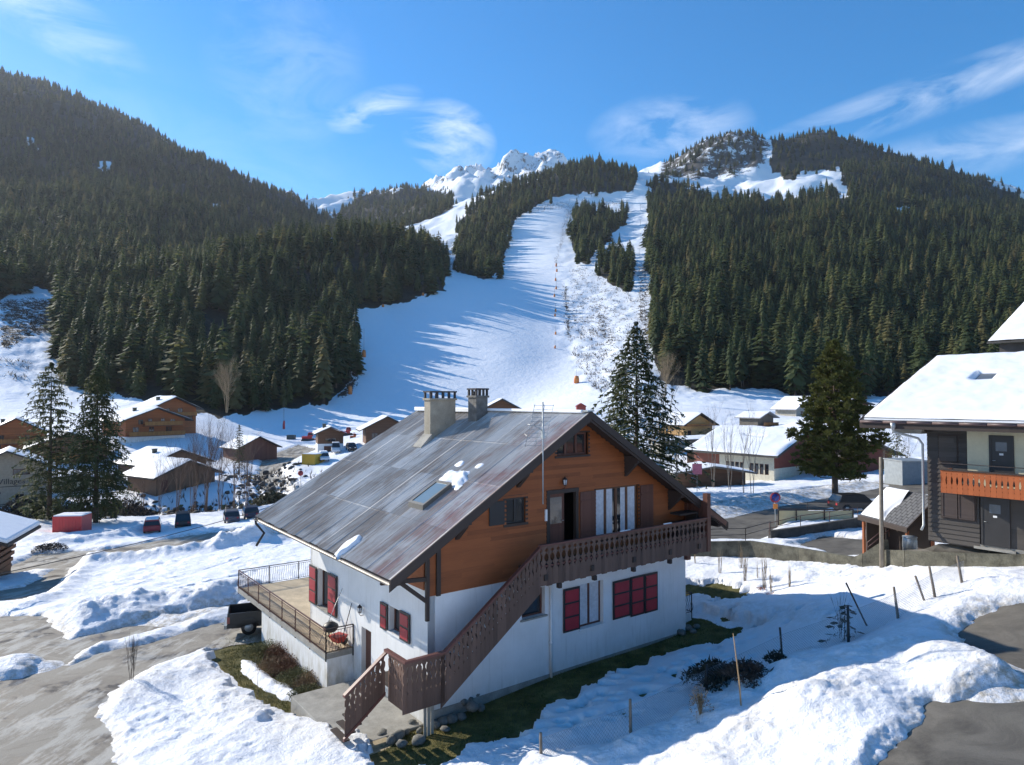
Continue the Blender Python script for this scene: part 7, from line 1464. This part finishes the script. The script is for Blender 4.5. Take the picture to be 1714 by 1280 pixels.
for i, (px, py, h) in enumerate(((1071, 500, 16), (1071, 462, 15), (1070, 430, 14), (1072, 402, 12), (1072, 378, 10), (1072, 352, 9))): p_ = mpole('T-shaped drag-lift pylon in the narrow cut beside the right forest', px, py, h, None, 'lift_pylon', 'pylon', 170, 1300, 'drag-lift pylons in the cut', 1.6)
for px, py in ((968, 330), (990, 330)): mpole('small white hut-like lift post on the upper ridge, '+('left' if px == 968 else 'right')+' one', px, py, 8, None, 'ridge_post', 'post', 500, 1500)
for px, py, y_ in ((150, 0, 0),): pass
# tiny brown chimney pots and sculpture-like post ends behind the ridge are on the lift station
# ================================================================== corner of the building at the left edge
e = empty('left_neighbour', (-40.5, 55.5, -14.6), 'corner of a log building with snow-covered eaves cutting into the left edge', 'building', .35)
ZL = -14.6; E_ = Matrix.Rotation(-.35, 4, 'Z') @ Matrix.Translation(-Vector((-40.5, 55.5, ZL))) @ Vector(w_(38, 897, 56))
def nb(x0, x1, y0, y1, z0, z1): return (E_.x+x0, E_.x+x1, E_.y+y0, E_.y+y1, E_.z+z0, E_.z+z1)
sl_ = .36
def sl8(x0, x1, y0, y1, a, b): return [(E_.x+x0, E_.y+y0, E_.z-x0*sl_+a), (E_.x+x1, E_.y+y0, E_.z-x1*sl_+a), (E_.x+x1, E_.y+y1, E_.z-x1*sl_+a), (E_.x+x0, E_.y+y1, E_.z-x0*sl_+a), (E_.x+x0, E_.y+y0, E_.z-x0*sl_+b), (E_.x+x1, E_.y+y0, E_.z-x1*sl_+b), (E_.x+x1, E_.y+y1, E_.z-x1*sl_+b), (E_.x+x0, E_.y+y1, E_.z-x0*sl_+b)]
mb = MB(); mb.hexa(sl8(-5, 0, -3.5, 5, -.2, 0)); mb.hexa([(E_.x-10, E_.y-3.5, E_.z-.2), (E_.x-5.01, E_.y-3.5, E_.z+1.6), (E_.x-5.01, E_.y+5, E_.z+1.6), (E_.x-10, E_.y+5, E_.z-.2), (E_.x-10, E_.y-3.5, E_.z), (E_.x-5.01, E_.y-3.5, E_.z+1.8), (E_.x-5.01, E_.y+5, E_.z+1.8), (E_.x-10, E_.y+5, E_.z)]); rf = mb.build('roof', M_DARK, e)
mb = MB(); mb.hexa(sl8(-5, -.06, -3.45, 4.95, .01, .38)); mb.build('snow_layer', M_RSNOW, rf, bevel=.12)
mb = MB()
for k in range(5): mb.box(*nb(-8.5, -1.1-.12*k, -2.3, -2.02, -.75-.55*k, -.45-.55*k)); mb.box(*nb(-1.75-.1*k, -1.45-.1*k, -2.7, 4, -1.02-.55*k, -.72-.55*k))
mb.build('log_ends', wood('log_brown', (.16, .075, .04), None, 'x', .3), e)
mb = MB(); mb.box(*nb(-8.2, -1.9, -1.9, 4, -4, -.3)); mb.build('wall', M_WOODB, e)
# ------------------------------------------------------------------ unseen snow slope, added behind the camera to bounce sunlight onto the facades
X, Y = np.meshgrid(np.linspace(-700, 700, 60), np.linspace(-650, 3.2, 60)); Z = -9.6-.6*sst(-40, 3, Y)*0+np.maximum(0, -Y-70)*.34+4*fbm(X/90, Y/90, 3)*sst(-40, -120, Y); Z = Z+np.minimum(0, .0)*X
o = grid_mesh('bounce_snow_slope', np.c_[X.ravel(), Y.ravel(), Z.ravel()], quads(60, 60), [M_SNOW], attrs={'dirt': np.zeros(3600)}); o['kind'] = 'structure'
# ------------------------------------------------------------------ air
mb = MB(); mb.box(-9100, 9100, -670, 4760, -70, 1320); hz_ = mb.build('haze', [bpy.data.materials.new('air')]); hz_['kind'] = 'stuff'; hz_['label'] = 'thin pale air haze filling the valley'; hz_['category'] = 'haze'
m = hz_.data.materials[0]; m.use_nodes = True; n = m.node_tree.nodes; n.clear(); o = n.new('ShaderNodeOutputMaterial'); v = n.new('ShaderNodeVolumePrincipled'); v.inputs['Color'].default_value = (.80, .88, 1.0, 1); v.inputs['Density'].default_value = 0.00006; v.inputs['Anisotropy'].default_value = .3; m.node_tree.links.new(v.outputs[0], o.inputs['Volume'])
